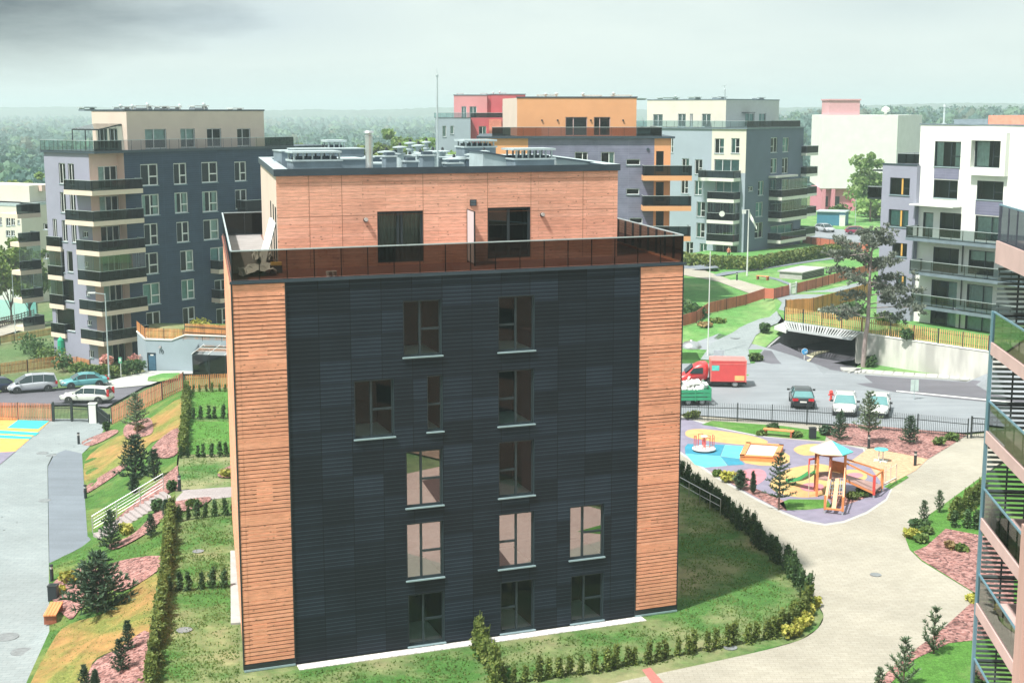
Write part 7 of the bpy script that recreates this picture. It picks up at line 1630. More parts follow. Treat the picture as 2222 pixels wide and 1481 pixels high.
# ================================================================== planting
L_HEDGE = leafmat('hedge_leaf', (.07, .13, .025), (.2, .24, .05)); L_DARKH = leafmat('dark_hedge_leaf', (.03, .085, .03), (.08, .15, .04)); L_YEL = leafmat('yellow_leaf', (.28, .32, .05), (.5, .46, .1))
L_PINE = leafmat('pine_needle', (.025, .07, .04), (.075, .13, .07), .1); L_PINEL = leafmat('light_pine_needle', (.09, .15, .09), (.2, .26, .16), .15); L_GREYP = leafmat('grey_pine_needle', (.1, .13, .1), (.26, .29, .23), .15)
L_TREE = leafmat('tree_leaf', (.08, .15, .03), (.2, .27, .06), .3); L_BRIGHT = leafmat('bright_tree_leaf', (.2, .34, .1), (.36, .5, .18), .4); L_RUST = leafmat('rusty_leaf', (.2, .15, .06), (.32, .22, .09)); L_BUSH = leafmat('bush_leaf', (.06, .13, .03), (.15, .22, .05)); L_PINKF = leafmat('blossom', (.5, .2, .2), (.65, .4, .3))
M_BARK = mat('brown_bark', (.12, .085, .065), .95, var=.25, scale=5); M_PBARK = mat('pinkish_bark', (.3, .24, .23), .95, var=.2, scale=4); M_STEM = mat('thin_stem', (.14, .1, .06), .9)
def leafq(mb, c, s, rnd, asp=1.0, up=None, mi=0):
    a = Vector((rnd.gauss(0, 1), rnd.gauss(0, 1), rnd.gauss(0, 1))).normalized() if up is None else up
    b = a.orthogonal().normalized(); b.rotate(Matrix.Rotation(rnd.uniform(0, 6.28), 3, a)) if False else None
    t = rnd.uniform(0, 6.28); o = a.orthogonal().normalized(); p = a.cross(o); b = o * math.cos(t) + p * math.sin(t)
    u, v = a * s * asp, b * s * .5; c = Vector(c)
    mb.face([c - u * .5 - v, c + u * .5 - v * .6, c + u * .6 + v * .6, c - u * .4 + v], mi)
def blob(mb, c, r, n, s, rnd, mi=0, fill=.45):
    for _ in range(n):
        d = Vector((rnd.gauss(0, 1), rnd.gauss(0, 1), rnd.gauss(0, 1))).normalized(); k = rnd.uniform(fill, 1) ** .6
        leafq(mb, (c[0] + d.x * r[0] * k, c[1] + d.y * r[1] * k, c[2] + d.z * r[2] * k), s * rnd.uniform(.7, 1.3), rnd, 1, None, mi)
# --- hedge plants: three shapes, copied one by one
def hedge_mesh(seed, h, r, n, s):
    rnd = random.Random(seed); mb = MB(); z = .12
    mb.tube((0, 0, 0), (0, 0, h * .8), .018, 5, 1); k = 0
    while z < h:
        f = z / h; rr = r * (1.05 - .55 * f) * rnd.uniform(.75, 1.1)
        blob(mb, (rnd.uniform(-.05, .05), rnd.uniform(-.05, .05), z), (rr, rr, .16), n, s, rnd, 0, .2); z += .13
    for _ in range(4): x, y = rnd.uniform(-r, r) * .5, rnd.uniform(-r, r) * .5; mb.tube((x, y, h * .5), (x * 1.3, y * 1.3, h * rnd.uniform(1.0, 1.18)), .01, 4, 0)
    return mb
def proto_mesh(name, mb, mats):
    me = bpy.data.meshes.new(name); me.from_pydata(mb.v, [], mb.f)
    for m in mats: me.materials.append(m)
    me.polygons.foreach_set('material_index', mb.m); me.update(); return me
HM = [proto_mesh('hedge_plant', hedge_mesh(s, 1.0, .26, 46, .08), [L_HEDGE, M_STEM]) for s in (1, 2, 3)]
HD = [proto_mesh('hedge_plant', hedge_mesh(s, 1.0, .24, 46, .08), [L_DARKH, M_STEM]) for s in (4, 5, 6)]
def put(name, me, p, sc, rz, label, cat, group=None):
    o = bpy.data.objects.new(name, me); COL.objects.link(o); o.location = p; o.rotation_euler = (random.uniform(-.06, .06), random.uniform(-.06, .06), rz)
    o.scale = sc if isinstance(sc, tuple) else (sc, sc, sc); tag(o, label, cat, group); return o
def row(pts, step, h, label, group, ms, wide=1.0, jit=.08, z=None, gaps=.0):
    P = [Vector(p) for p in pts]; L = 0; nxt = 0
    for a, b in zip(P, P[1:]):
        d = (b - a).xy.length
        while nxt <= L + d:
            u = (nxt - L) / d; q = a.lerp(b, u); x, y = q.x + random.uniform(-jit, jit), q.y + random.uniform(-jit, jit)
            if random.random() >= gaps:
                s = h * random.uniform(.78, 1.15); put('hedge_plant', random.choice(ms), (x, y, (hgt(x, y) if z is None else z) - .02), (s * wide, s * wide, s), random.uniform(0, 6.28), label, 'hedge plant', group)
            nxt += step
        L += d
HG = 'young hedge plants'
row(px0([(406, 850), (404, 905), (397, 990)]), .5, 1.0, 'plant in the long hedge between the slope and the two upper garden plots', 'long garden hedge, upper part', HM, 1.45)
row(px0([(372, 1118), (366, 1180), (358, 1270), (350, 1340), (338, 1420), (328, 1500)]), .44, 1.0, 'plant in the long dense hedge between the slope and the lower garden plots', 'long garden hedge, lower part', HM, 1.45)
row(px0([(408, 851), (505, 849)]), .5, .75, 'plant of the uppermost cross hedge, close under the picket fence', 'uppermost cross hedge', HM)
row(px0([(406, 909), (506, 907)]), .52, .95, 'plant of the second cross hedge, dividing the two bright plots', 'second cross hedge', HD)
row(px0([(394, 992), (512, 989)]), .5, .95, 'plant of the third cross hedge, at the lower end of the bright plots', 'third cross hedge', HD)
row(px0([(390, 1130), (450, 1120), (520, 1116)]), .52, .95, 'plant of the fourth cross hedge, just below the pinkish garden path', 'fourth cross hedge', HD)
row(px0([(366, 1284), (430, 1278), (500, 1272)]), .52, .98, 'plant of the nearest cross hedge, ending at the concrete slab', 'nearest cross hedge', HD)
row(px0([(1036, 1398), (1046, 1425), (1060, 1450), (1078, 1478), (1084, 1500)]), .34, 1.15, 'plant in the short hedge running from the black wall towards the viewer', 'short front hedge', HM, 1.15)
row(px0([(1092, 1486), (1180, 1474), (1300, 1456), (1400, 1438), (1500, 1416), (1600, 1398), (1660, 1388)]), .5, .92, 'plant in the thin front hedge along the beige path below the black facade', 'front hedge along the path', HM, 1.05, .1)
row(px0([(1470, 1036), (1530, 1080), (1580, 1122), (1640, 1176), (1700, 1232), (1742, 1282), (1756, 1318)]), .46, 1.2, 'tall plant in the curved hedge along the shaded lawn right of the block', 'curved hedge in the shade', HD, 1.0, .14)
row(px0([(1752, 1325), (1735, 1350), (1700, 1372), (1665, 1386)]), .4, 1.05, 'plant in the outer bend of the hedge behind the yellow bushes', 'hedge in the outer bend', HM, 1.2, .1)
row(px0([(2066, 1128), (2100, 1104), (2140, 1080)]), .5, 1.15, 'plant of the back row in the lawn beside the slatted balconies', 'back row by the slatted balconies', HM, 1.25)
row(px0([(2072, 1142), (2110, 1146), (2150, 1150)]), .62, 1.1, 'plant of the front row in the lawn beside the slatted balconies', 'front row by the slatted balconies', HD, 1.3)
# --- bushes
BUSHN = 0
def bush(label, p, r, h, lm, n=260, s=.16, name='bush', group=None, seed=None, stems=True, cat='bush'):
    rnd = random.Random(seed or int(p[0] * 97 + p[1] * 31)); mb = MB()
    k = max(3, int(4 * r / .6))
    for i in range(k):
        a = rnd.uniform(0, 6.28); q = rnd.uniform(.1, .55) * r; zc = h * rnd.uniform(.4, .66)
        blob(mb, (math.cos(a) * q, math.sin(a) * q, zc), (r * .62, r * .62, h * .42), n // k, s, rnd, 0, .35)
    if stems:
        for i in range(5): a = rnd.uniform(0, 6.28); mb.tube((0, 0, 0), (math.cos(a) * r * .5, math.sin(a) * r * .5, h * .6), .02, 4, 1)
    o = mb.build(name, [lm, M_STEM], None, loc=p, world=False); tag(o, label, cat, group); return o
for (x, y, r, h) in ((1708, 1384, .42, .6), (1724, 1378, .4, .62), (1738, 1366, .42, .65), (1752, 1352, .38, .6), (1762, 1334, .36, .55), (1768, 1316, .32, .5)):
    bush('low yellow bush in the bed at the outer bend of the front hedge', PZ(x, y, 0), r, h, L_YEL, 220, .12, group='yellow bushes in the bend')
for (x, y, r, h, m, lab) in ((150, 1270, .62, .8, L_YEL, 'yellow green bush left of the biggest garden pine'), (128, 1290, .4, .5, L_YEL, 'small yellow bush at the plaza edge beside the biggest pine'), (420, 1100, .5, .55, L_BUSH, 'low green bush in the mulch under the pinkish garden path'), (345, 1108, .6, .8, L_DARKH, 'dark bush at the top right of the garden steps'), (272, 1160, .55, .7, L_YEL, 'yellowish bush in the mulch beside the steps'), (302, 935, .5, .6, L_RUST, 'brownish bush under the uppermost slope pine'), (232, 935, .42, .9, L_DARKH, 'dark bush behind the narrow black gate'), (490, 1034, .6, .55, L_YEL, 'low yellow shrub by the slatted wall in the third garden plot'), (372, 1066, .35, .7, L_DARKH, 'small dark shrub at the head of the handrail')):
    bush(lab, PH(x, y), r, h, m)
for (x, y, r, h, m, lab) in ((1577, 1046, .6, .7, L_YEL, 'pale yellow shrub at the left tip of the playground bed'), (1555, 1032, .4, .35, L_BUSH, 'low creeping shrub where the playground bed begins'), (1850, 1082, .5, .45, L_HEDGE, 'low flowering shrub behind the climbing ramp'), (1872, 1076, .5, .5, L_BUSH, 'green shrub under the sloping play bridge'), (1896, 1068, .45, .5, L_DARKH, 'dark shrub at the foot of the play bridge'), (1652, 944, .4, .35, L_BUSH, 'small shrub at the left end of the orange bench'), (1728, 948, .5, .4, L_BUSH, 'small shrub at the right end of the orange bench'), (1678, 932, .5, .5, L_DARKH, 'dark shrub in the grass behind the orange bench'), (1792, 945, .7, .8, L_PINE, 'dark dwarf bush right of the playground litter bin'), (2038, 966, .55, .6, L_BUSH, 'shrub at the right point of the playground mulch'), (2062, 955, .6, .65, L_BUSH, 'green shrub by the right end of the playground fence'), (1500, 908, .8, .6, L_HEDGE, 'low shrub at the left end of the black bar fence'),
    (1978, 1166, .6, .6, L_YEL, 'yellow shrub at the tip of the lawn right of the beige path'), (2000, 1176, .55, .5, L_BUSH, 'round green shrub behind the tip of the right lawn'), (1993, 1150, .6, .65, L_DARKH, 'dark green shrub beside the two spiky pines'), (2012, 1158, .5, .45, L_BUSH, 'small green shrub at the edge of the right mulch bed'), (2060, 1190, .4, .4, L_RUST, 'brownish shrub in the right mulch bed'), (2090, 1196, .4, .4, L_BUSH, 'green shrub in the right mulch bed near the slats'), (2110, 1306, .45, .3, L_YEL, 'yellow flowers at the tip of the lower right bed')):
    bush(lab, PZ(x, y, 0), r, h, m)
for (x, y, r, h, m, lab) in ((1657, 722, .8, 1.0, L_DARKH, 'dark bush on the grass bank left of the ramp'), (1642, 783, .8, .8, L_BUSH, 'bush at the foot of the curved wing wall'), (1886, 796, .8, 1.0, L_DARKH, 'dark round bush at the foot of the tall pine'), (1964, 796, .7, 1.1, L_DARKH, 'staked dark bush in the verge below the retaining wall'), (1528, 707, 1.0, .35, L_RUST, 'low brown plants on the lawn left of the path'), (1556, 699, 1.0, .35, L_HEDGE, 'low plants on the lawn right of the slender pole'), (1800, 690, 1.2, 1.0, L_GREYP, 'grey green bush behind the ochre pickets above the ramp'), (1848, 690, 1.5, 1.5, L_DARKH, 'dark bush behind the ochre pickets by the tall pine'), (1925, 704, 1.3, 1.2, L_BUSH, 'bush behind the ochre pickets at the white block'), (1822, 474, 2.6, 2.8, L_BUSH, 'bush in front of the pink ground floor'), (1880, 470, 3, 4.0, L_BRIGHT, 'bright bush under the pale tree by the white gable'), (1905, 478, 2.5, 3.0, L_TREE, 'bush on the bank behind the upper car park')):
    p = PH(x, y)
    if lab.startswith(('grey green bush behind', 'dark bush behind', 'bush behind')): p = (*PZ(x, y, 2.7),)
    bush(lab, p, r, h, m, 300, .2 * max(1, r / .9))
for (x, y, r, h, m, lab) in ((137, 803, 1.3, 1.7, L_DARKH, 'dark round bush at the right end of the long orange fence'), (168, 812, 1.2, 1.3, L_BUSH, 'green bush behind the silver people carrier'), (192, 815, 1.1, 1.2, L_BUSH, 'bush between the orange fence and the lamp post'), (222, 815, 1.1, 1.2, L_BUSH, 'hedge like bush left of the tall street lamp'), (248, 816, 1.1, 1.2, L_HEDGE, 'bush with orange blossoms right of the tall street lamp'), (275, 814, 1.1, 1.5, L_DARKH, 'dark bush behind the parking sign'), (300, 809, 1.1, 1.4, L_DARKH, 'dark bush at the corner of the garage wall'), (230, 800, .9, 1.5, L_PINKF, 'pink flowering bush under the lowest cream balcony'), (290, 799, .8, 1.6, L_PINKF, 'pink flowering bush at the garage wall corner'), (55, 765, 2.0, 2.2, L_DARKH, 'large dark hedge bush left of the cream balconies'), (85, 775, 1.9, 2.0, L_DARKH, 'dark bush in the middle of the patio hedge'), (112, 785, 1.7, 1.7, L_BUSH, 'lighter bush at the near end of the patio hedge')):
    bush(lab, PH(x, y), r, h, m, 320, .22)
bush('yellow green bush on the garage roof garden', (*G2.at(G2.L * .42, -.3, -2.5)[:2], -.45), 1.2, 1.7, L_YEL, 300, .2); bush('low ochre bush on the garage roof near the slatted wall', (*G2.at(G2.L * .62, -.3, -2.0)[:2], -.4), 1.6, 1.0, L_RUST, 300, .2)
# clipped hedges in front of the grey block: one continuous hedge each
def hedge(label, pts, w, h, lm, dens=60):
    rnd = random.Random(len(label)); P = [Vector(p) for p in pts]; mb = MB(); o0 = P[0]
    for a, b in zip(P, P[1:]):
        L = (b - a).length; n = int(L * dens)
        for _ in range(n):
            q = a.lerp(b, rnd.random()); e = rnd.uniform(-1, 1); z = rnd.random() ** .6
            d = Vector((-(b - a).y, (b - a).x, 0)).normalized() * e * w * .5
            leafq(mb, (q.x + d.x - o0.x, q.y + d.y - o0.y, q.z + z * h * (1 - .25 * e * e) + rnd.uniform(-.1, .1) - o0.z), .3 * rnd.uniform(.6, 1.3), rnd)
    o = mb.build('hedge', lm, None, loc=tuple(o0), world=False); tag(o, label, 'hedge'); return o
hedge('bushy hedge in front of the left half of the grey block', gpts([(1468, 571), (1540, 581), (1610, 584), (1640, 588)]), 2.6, 1.7, L_HEDGE, 160)
hedge('longer clipped hedge on the right, running towards the upper car park', gpts([(1632, 584), (1690, 573), (1760, 561), (1830, 550)]), 2.2, 1.6, L_HEDGE, 160)
hedge('dark strip of hedge beyond the red fence, close to the slatted corner', gpts([(1470, 668), (1490, 680), (1512, 692)]), 2.0, 1.2, L_DARKH, 150)
# --- pines
def tuft(mb, c, d, n, l, w, rnd, mi=0):
    for _ in range(n):
        v = (d + Vector((rnd.gauss(0, .55), rnd.gauss(0, .55), rnd.gauss(0, .45)))).normalized()
        o = v.orthogonal().normalized(); t = rnd.uniform(0, 6.28); s = (o * math.cos(t) + v.cross(o) * math.sin(t)) * w; c0 = Vector(c); e = c0 + v * l * rnd.uniform(.7, 1.2)
        mb.face([c0 - s, c0 + s, e + s * .5, e - s * .5], mi)
def pine(seed, h, r, whorls=9, nb=6, lm=L_PINE, spiky=0, tn=9, base=.08, tl=.2):
    rnd = random.Random(seed); tr, cr = MB(), MB()
    tr.tube((0, 0, 0), (0, 0, h * .55), .035 * h / 2, 7, 0, .02 * h / 2); tr.tube((0, 0, h * .55), (0, 0, h * .97), .02 * h / 2, 6, 0, .006)
    for k in range(whorls):
        f = base + (.93 - base) * (k / (whorls - 1)) ** .9; z = h * f; L = r * (1 - f) ** .75 * rnd.uniform(.85, 1.1) + .08
        for i in range(nb if f < .8 else 4):
            a = 6.283 * (i + rnd.uniform(-.3, .3)) / nb + k * .7; up = .25 + .5 * f + spiky
            d = Vector((math.cos(a), math.sin(a), up)).normalized(); LL = L * rnd.uniform(.65, 1.12)
            e = Vector((0, 0, z)) + d * LL; tr.tube((0, 0, z), e, .014, 4, 0, .006)
            m = max(2, int(LL / .17))
            for j in range(m):
                u = (j + .7) / m; c = Vector((0, 0, z)).lerp(e, u)
                tuft(cr, c, (d + Vector((0, 0, .4))).normalized(), tn, tl, .022 + .01 * rnd.random(), rnd)
    tuft(cr, (0, 0, h * .93), Vector((0, 0, 1)), tn * 2, tl * 1.1, .025, rnd)
    return tr, cr
PV = {}
def pinekind(key, **k):
    if key not in PV: tr, cr = pine(**k); PV[key] = (proto_mesh('trunk', tr, [M_BARK]), proto_mesh('crown', cr, [k.get('lm', L_PINE)]), k['h'])
    return PV[key]
def put_pine(label, p, hh, key, wide=1.0, rz=None, name='pine_tree', cat='pine', **k):
    a, b, h0 = pinekind(key, **k); h = hh; t = thing(name, label, cat, (p[0], p[1], p[2] - .03), random.uniform(0, 6.28) if rz is None else rz); s = h / h0; t.scale = (s * wide, s * wide, s)
    for nm, me in (('trunk', a), ('crown', b)): o = bpy.data.objects.new(nm, me); COL.objects.link(o); o.parent = t
    return t
def ph_(x, yb, yt, z=None):
    p = PH(x, yb) if z is None else PZ(x, yb, z); return p, PD(x, yt, p[1])[2] - p[2]
def pn(label, x, yb, yt, key, wide=1.0, z=None, **k):
    p, h = ph_(x, yb, yt, z); return put_pine(label, p, h, key, wide, **k)
KA = dict(seed=3, h=2.2, r=.95, whorls=10, nb=7); KB = dict(seed=8, h=2.2, r=.62, whorls=10, nb=6, spiky=.3); KC = dict(seed=5, h=3.6, r=1.25, whorls=11, nb=6, lm=L_PINEL, base=.25); KD = dict(seed=9, h=1.6, r=.75, whorls=5, nb=5, lm=L_PINEL, spiky=1.5, tn=9, tl=.2); KE = dict(seed=12, h=1.4, r=.5, whorls=8, nb=8, spiky=.9)
pn('pale tall pine uppermost on the garden slope, by the picket fence', 298, 945, 850, 'C', 1.15, **KC)
pn('dark full pine in the middle of the garden slope', 295, 1040, 944, 'A', 1.1, **KA); pn('smaller dark pine leaning against the middle slope pine', 336, 1042, 975, 'B', 1.2, **KB); pn('small low pine just below the middle slope pine', 291, 1072, 1030, 'E', 1.1, **KE)
pn('pine standing at the lower end of the garden steps', 241, 1192, 1108, 'A', .85, **KA); pn('small pine in the mulch to the right of the steps', 328, 1164, 1115, 'B', 1.3, **KB); pn('pine at the upper right of the steps by the hedge', 362, 1122, 1085, 'E', 1.2, **KE)
pn('largest and widest dark pine, beside the yellow bushes on the plaza edge', 212, 1328, 1200, 'W', 1.25, seed=21, h=2.2, r=1.15, whorls=11, nb=8)
pn('narrow pine, upper one of the pair in the pale mulch bed', 279, 1412, 1345, 'B', 1.0, **KB); pn('narrow pine, lower one of the pair in the pale mulch bed', 263, 1458, 1386, 'B2', 1.1, seed=31, h=2.2, r=.7, whorls=9, nb=6, spiky=.25)
pn('half cut off pine at the lower left edge of the mulch bed', 184, 1500, 1442, 'B', 1.1, **KB); pn('small pine just right of the cut off one at the bottom', 207, 1500, 1455, 'E', 1.0, **KE)
pn('big two tiered pine at the near side of the playground', 1690, 1106, 978, 'P', 1.0, z=0, seed=41, h=4.0, r=1.35, whorls=9, nb=6, base=.22)
pn('dark bushy dwarf pine in the playground bed', 1607, 1062, 1022, 'E', 1.5, z=0, **KE); pn('narrow dark thuja right of the dwarf pine', 1634, 1072, 1024, 'T', .75, z=0, seed=51, h=1.6, r=.4, whorls=10, nb=8, spiky=.8)
pn('small pine in front of the bar fence, left of the pale tall one', 1822, 955, 893, 'A', .8, z=0, **KA); pn('pale tall pine in the playground mulch, in front of the two white cars', 1884, 962, 846, 'C', 1.0, z=0, **KC); pn('bushy pine in the right part of the playground mulch', 1974, 962, 902, 'A', .95, z=0, **KA)
pn('spiky pine at the lawn edge, left one of two', 2004, 1136, 1088, 'D', 1.1, z=0, **KD); pn('spiky pale pine at the lawn edge, right one of two', 2038, 1112, 1066, 'D', 1.0, z=0, **KD)
pn('open branched pine in the lower right mulch bed', 2026, 1418, 1320, 'D2', 1.1, z=0, seed=61, h=2.2, r=1.0, whorls=4, nb=5, lm=L_PINEL, spiky=1.2, tn=10, tl=.2); pn('large pine cut by the bottom edge on the right', 1960, 1492, 1386, 'D3', 1.2, z=0, seed=62, h=2.4, r=1.1, whorls=5, nb=5, lm=L_PINEL, spiky=1.1, tn=10, tl=.2); pn('small pine left of the large one at the bottom right', 1908, 1500, 1450, 'D', 1.2, z=0, **KD)
# tall sparse pine by the ramp
def tall_pine():
    b = PZ(1873, 797, 0); t = thing('pine_tree', 'tall sparse grey pine with a bare leaning trunk, left of the white block', 'pine', b); rnd = random.Random(77)
    tk = [(1873, 797), (1877, 740), (1884, 690), (1886, 640), (1888, 590), (1892, 545), (1897, 505)]; T = [Vector(PD(x, y, b[1] + .02 * i)) for i, (x, y) in enumerate(tk)]
    mb = MB(); rs = [.24, .2, .18, .15, .11, .07, .03]
    for a, c, r1, r2 in zip(T, T[1:], rs, rs[1:]): mb.tube(a, c, r1, 9, 0, r2, False)
    lb, cr = MB(), MB()
    limbs = [(690, 1800, 672, -1), (660, 1975, 655, 1.5), (655, 1835, 640, 1.2), (640, 1955, 640, -1.5), (625, 1960, 600, .8), (668, 2000, 668, -.6), (600, 1800, 578, .6), (590, 1940, 560, -1.2), (575, 1845, 545, 1.4), (560, 1820, 525, -1.2), (545, 1930, 520, .9), (525, 1870, 500, -.7), (530, 1915, 500, .5), (615, 1850, 600, -1.8), (630, 1925, 622, 2), (585, 1905, 575, 2), (650, 1830, 690, -.5), (610, 1985, 630, -.3), (550, 1790, 560, .2), (690, 1950, 690, .4), (570, 1870, 560, 2.2), (540, 1885, 525, -2)]
    for (yt, xe, ye, dz) in limbs:
        s = Vector(PD(interp([(p[1], p[0]) for p in tk[::-1]], yt), yt, b[1])); e = Vector(PD(xe, ye, b[1] + dz))
        m = s.lerp(e, .5) + Vector((0, 0, rnd.uniform(-.2, .3))); lb.tube(s, m, .06, 5, 0, .04, False); lb.tube(m, e, .04, 5, 0, .012, False)
        for k in range(15):
            q = m.lerp(e, rnd.uniform(-.2, 1.05)) + Vector((rnd.gauss(0, .35), rnd.gauss(0, .45), rnd.gauss(0, .22)))
            lb.tube(m.lerp(e, .6), q, .015, 3, 0, .006, False)
            for _ in range(7):
                c = q + Vector((rnd.gauss(0, .22), rnd.gauss(0, .22), rnd.gauss(0, .1))); tuft(cr, c, Vector((rnd.gauss(0, .3), rnd.gauss(0, .3), .8)).normalized(), 8, .28, .042, rnd)
    mb.build('trunk', M_PBARK, t); lb.build('branches', M_PBARK, t); cr.build('crown', L_GREYP, t)
tall_pine()
# --- broadleaf trees
def tree(label, p, h, w, lm, n=1800, s=.35, trunk=.3, seed=1, name='tree', lean=0):
    rnd = random.Random(seed); t = thing(name, label, 'tree', p); tr, cr = MB(), MB()
    tr.tube((0, 0, -.3), (lean * .3, 0, h * trunk), .03 * h / 2.2, 8, 0, .02 * h / 2.2, False); tips = []
    for i in range(9):
        a = i * 2.4 + rnd.uniform(-.3, .3); z0 = h * trunk * rnd.uniform(.7, 1.1); e = Vector((math.cos(a) * w * .33 * rnd.uniform(.5, 1.1) + lean, math.sin(a) * w * .33 * rnd.uniform(.5, 1.1), h * rnd.uniform(.5, .88)))
        tr.tube((lean * .3 * z0 / (h * trunk), 0, z0), e, .012 * h / 2, 6, 0, .004 * h / 2, False); tips.append(e)
    tips += [Vector((rnd.gauss(0, w * .2) + lean, rnd.gauss(0, w * .2), h * rnd.uniform(.35, .93))) for _ in range(12)]
    per = n // len(tips)
    for e in tips:
        f = 1 - abs(e.z / h - .55) * .9; r = w * .2 * rnd.uniform(.6, 1.25) * max(.5, f)
        blob(cr, e, (r, r, r * .8), per, s, rnd, 0, .15)
    tr.build('trunk', M_BARK, t, world=False); cr.build('crown', lm, t, world=False); return t
def tp(label, x, yb, d, yt, w, lm, **k):
    p = PD(x, yb, d); p = (p[0], p[1], hgt(p[0], p[1])); tree(label, p, PD(x, yt, d)[2] - p[2], w, lm, **k)
tp('pale green tree in front of the blank white gable', 1888, 480, 270, 322, 9.5, L_BRIGHT, n=3200, s=.5, seed=4)
tp('thin young tree beside the lilac wing of the white block', 1925, 500, 235, 400, 4, L_BRIGHT, n=700, s=.4, seed=8)
tp('tangled yellow green tree by the lake at the left edge', 22, 640, 196, 512, 9, L_TREE, n=2600, s=.4, seed=11, trunk=.2); tp('green tree beside the far left balconies', 62, 640, 200, 535, 7, L_BUSH, n=2000, s=.4, seed=12, trunk=.2); tp('tree cut off by the left edge above the lake', -25, 600, 200, 525, 9, L_TREE, n=1800, s=.4, seed=13)
tp('bright green pointed tree left of the lilac wall', 72, 500, 240, 352, 5.2, L_BRIGHT, n=2200, s=.5, seed=14, trunk=.15); tp('rusty tree beside the bright pointed one', 40, 480, 250, 385, 6, L_RUST, n=1500, s=.5, seed=15); tp('green tree above the pale low building, far left', 8, 480, 252, 375, 7, L_TREE, n=1700, s=.5, seed=16)
for i, (x, yt, d, w) in enumerate(((885, 262, 300, 13), (920, 285, 262, 11), (845, 285, 290, 12), (780, 292, 300, 12), (665, 295, 320, 12), (960, 296, 240, 9))):
    tp(['yellow green tree behind the roof vents, left of the mast', 'light tree between the mast and the pale grey wing', 'light green tree behind the round roof cowls', 'green tree behind the steel flue', 'tree rising beyond the roof, right of the navy block', 'small light tree under the pale grey wing'][i], x, 400, d, yt, w, L_BRIGHT if i in (0, 1, 5) else L_TREE, n=1500, s=.8, seed=30 + i)
# --- far woodland: nobody could count it
def fbase(x, y): 
    k = x / y; return -9 + 17 * sstep(.12, .24, k) * sstep(300, 900, y) + 5 * sstep(1200, 3000, y)
rnd = random.Random(99); mb = MB()
ICO = [(0, 0, 1)] + [(math.cos(i * 1.2566) * .89, math.sin(i * 1.2566) * .89, .45) for i in range(5)] + [(math.cos(i * 1.2566 + .63) * .89, math.sin(i * 1.2566 + .63) * .89, -.45) for i in range(5)] + [(0, 0, -1)]
IF = [(0, 1 + i, 1 + (i + 1) % 5) for i in range(5)] + [(1 + i, 6 + i, 1 + (i + 1) % 5) for i in range(5)] + [(1 + (i + 1) % 5, 6 + i, 6 + (i + 1) % 5) for i in range(5)] + [(11, 6 + (i + 1) % 5, 6 + i) for i in range(5)]
cnt = 0
while cnt < 6500:
    y = 275 + 2900 * rnd.random() ** 2.0; k = rnd.uniform(-.46, .46); x = k * y
    if -.02 < k < .34 and y < 380: continue
    if -.39 < k < -.25 and y < 300: continue
    h = rnd.uniform(13, 19); z0 = fbase(x, y) - 1; r = rnd.uniform(3.0, 5.2) * (1 + y / 2500); c = (x, y, z0 + h - r)
    j = [(rnd.uniform(.72, 1.2)) for _ in ICO]; pz = rnd.uniform(.9, 1.7)
    kind = 0 if rnd.random() < .62 else (1 if rnd.random() < .75 else 2)
    mb.raw([(c[0] + p[0] * r * q, c[1] + p[1] * r * q, z0 + h - r * pz + p[2] * r * pz * q) for p, q in zip(ICO, j)], IF, kind)
    if y < 1300:
        for _ in range(60 if y < 620 else 26): d = Vector((rnd.gauss(0, 1), rnd.gauss(0, 1), abs(rnd.gauss(0, 1)))).normalized(); leafq(mb, (c[0] + d.x * r * 1.05, c[1] + d.y * r * 1.05, z0 + h - r * pz + d.z * r * pz * 1.05), 1.5, rnd, 1, None, kind)
    cnt += 1
o = mb.build('woodland', [leafmat('hazed_wood_leaf', (.06, .14, .125), (.085, .175, .15), .4), leafmat('hazed_spring_leaf', (.1, .2, .13), (.13, .24, .15), .4), leafmat('hazed_bronze_leaf', (.11, .16, .12), (.14, .18, .13), .4)], None, loc=(0, 900, -9)); struct(o, 'stuff', 'hazy woodland stretching to the horizon')  # distance haze is mixed into these leaf colours, paler and bluer
mb = MB()
def ridge(y, x0, x1, base, tops, seed, n=160):
    r_ = random.Random(seed); F_ = []
    for i in range(n + 1):
        u = i / n; x = x0 + (x1 - x0) * u; zt = interp(tops, u) + mnoise.noise((x * .004 + seed, seed, 0)) * 6 + r_.uniform(-1.2, 1.2); F_.append((x, zt))
    V = []; 
    for x, zt in F_: V += [(x, y - 500, base), (x, y - 120, base + (zt - base) * .7), (x, y, zt), (x, y + 700, base)]
    mb.raw(V, [(4 * i + k, 4 * i + 4 + k, 4 * i + 5 + k, 4 * i + 1 + k) for i in range(n) for k in range(3)])
ridge(3800, -2600, -300, -10, [(0, 40), (.25, 46), (.5, 36), (.7, 24), (1, 18)], 3); ridge(3300, -900, 900, -10, [(0, 20), (.4, 26), (1, 24)], 5); ridge(2900, 300, 2000, -10, [(0, 26), (.4, 36), (.7, 40), (1, 44)], 7)
struct(mb.build('hills', mat('far_wood', (.06, .1, .06), .95, var=.4, scale=.02), None, loc=(0, 3500, -10), smooth=False))
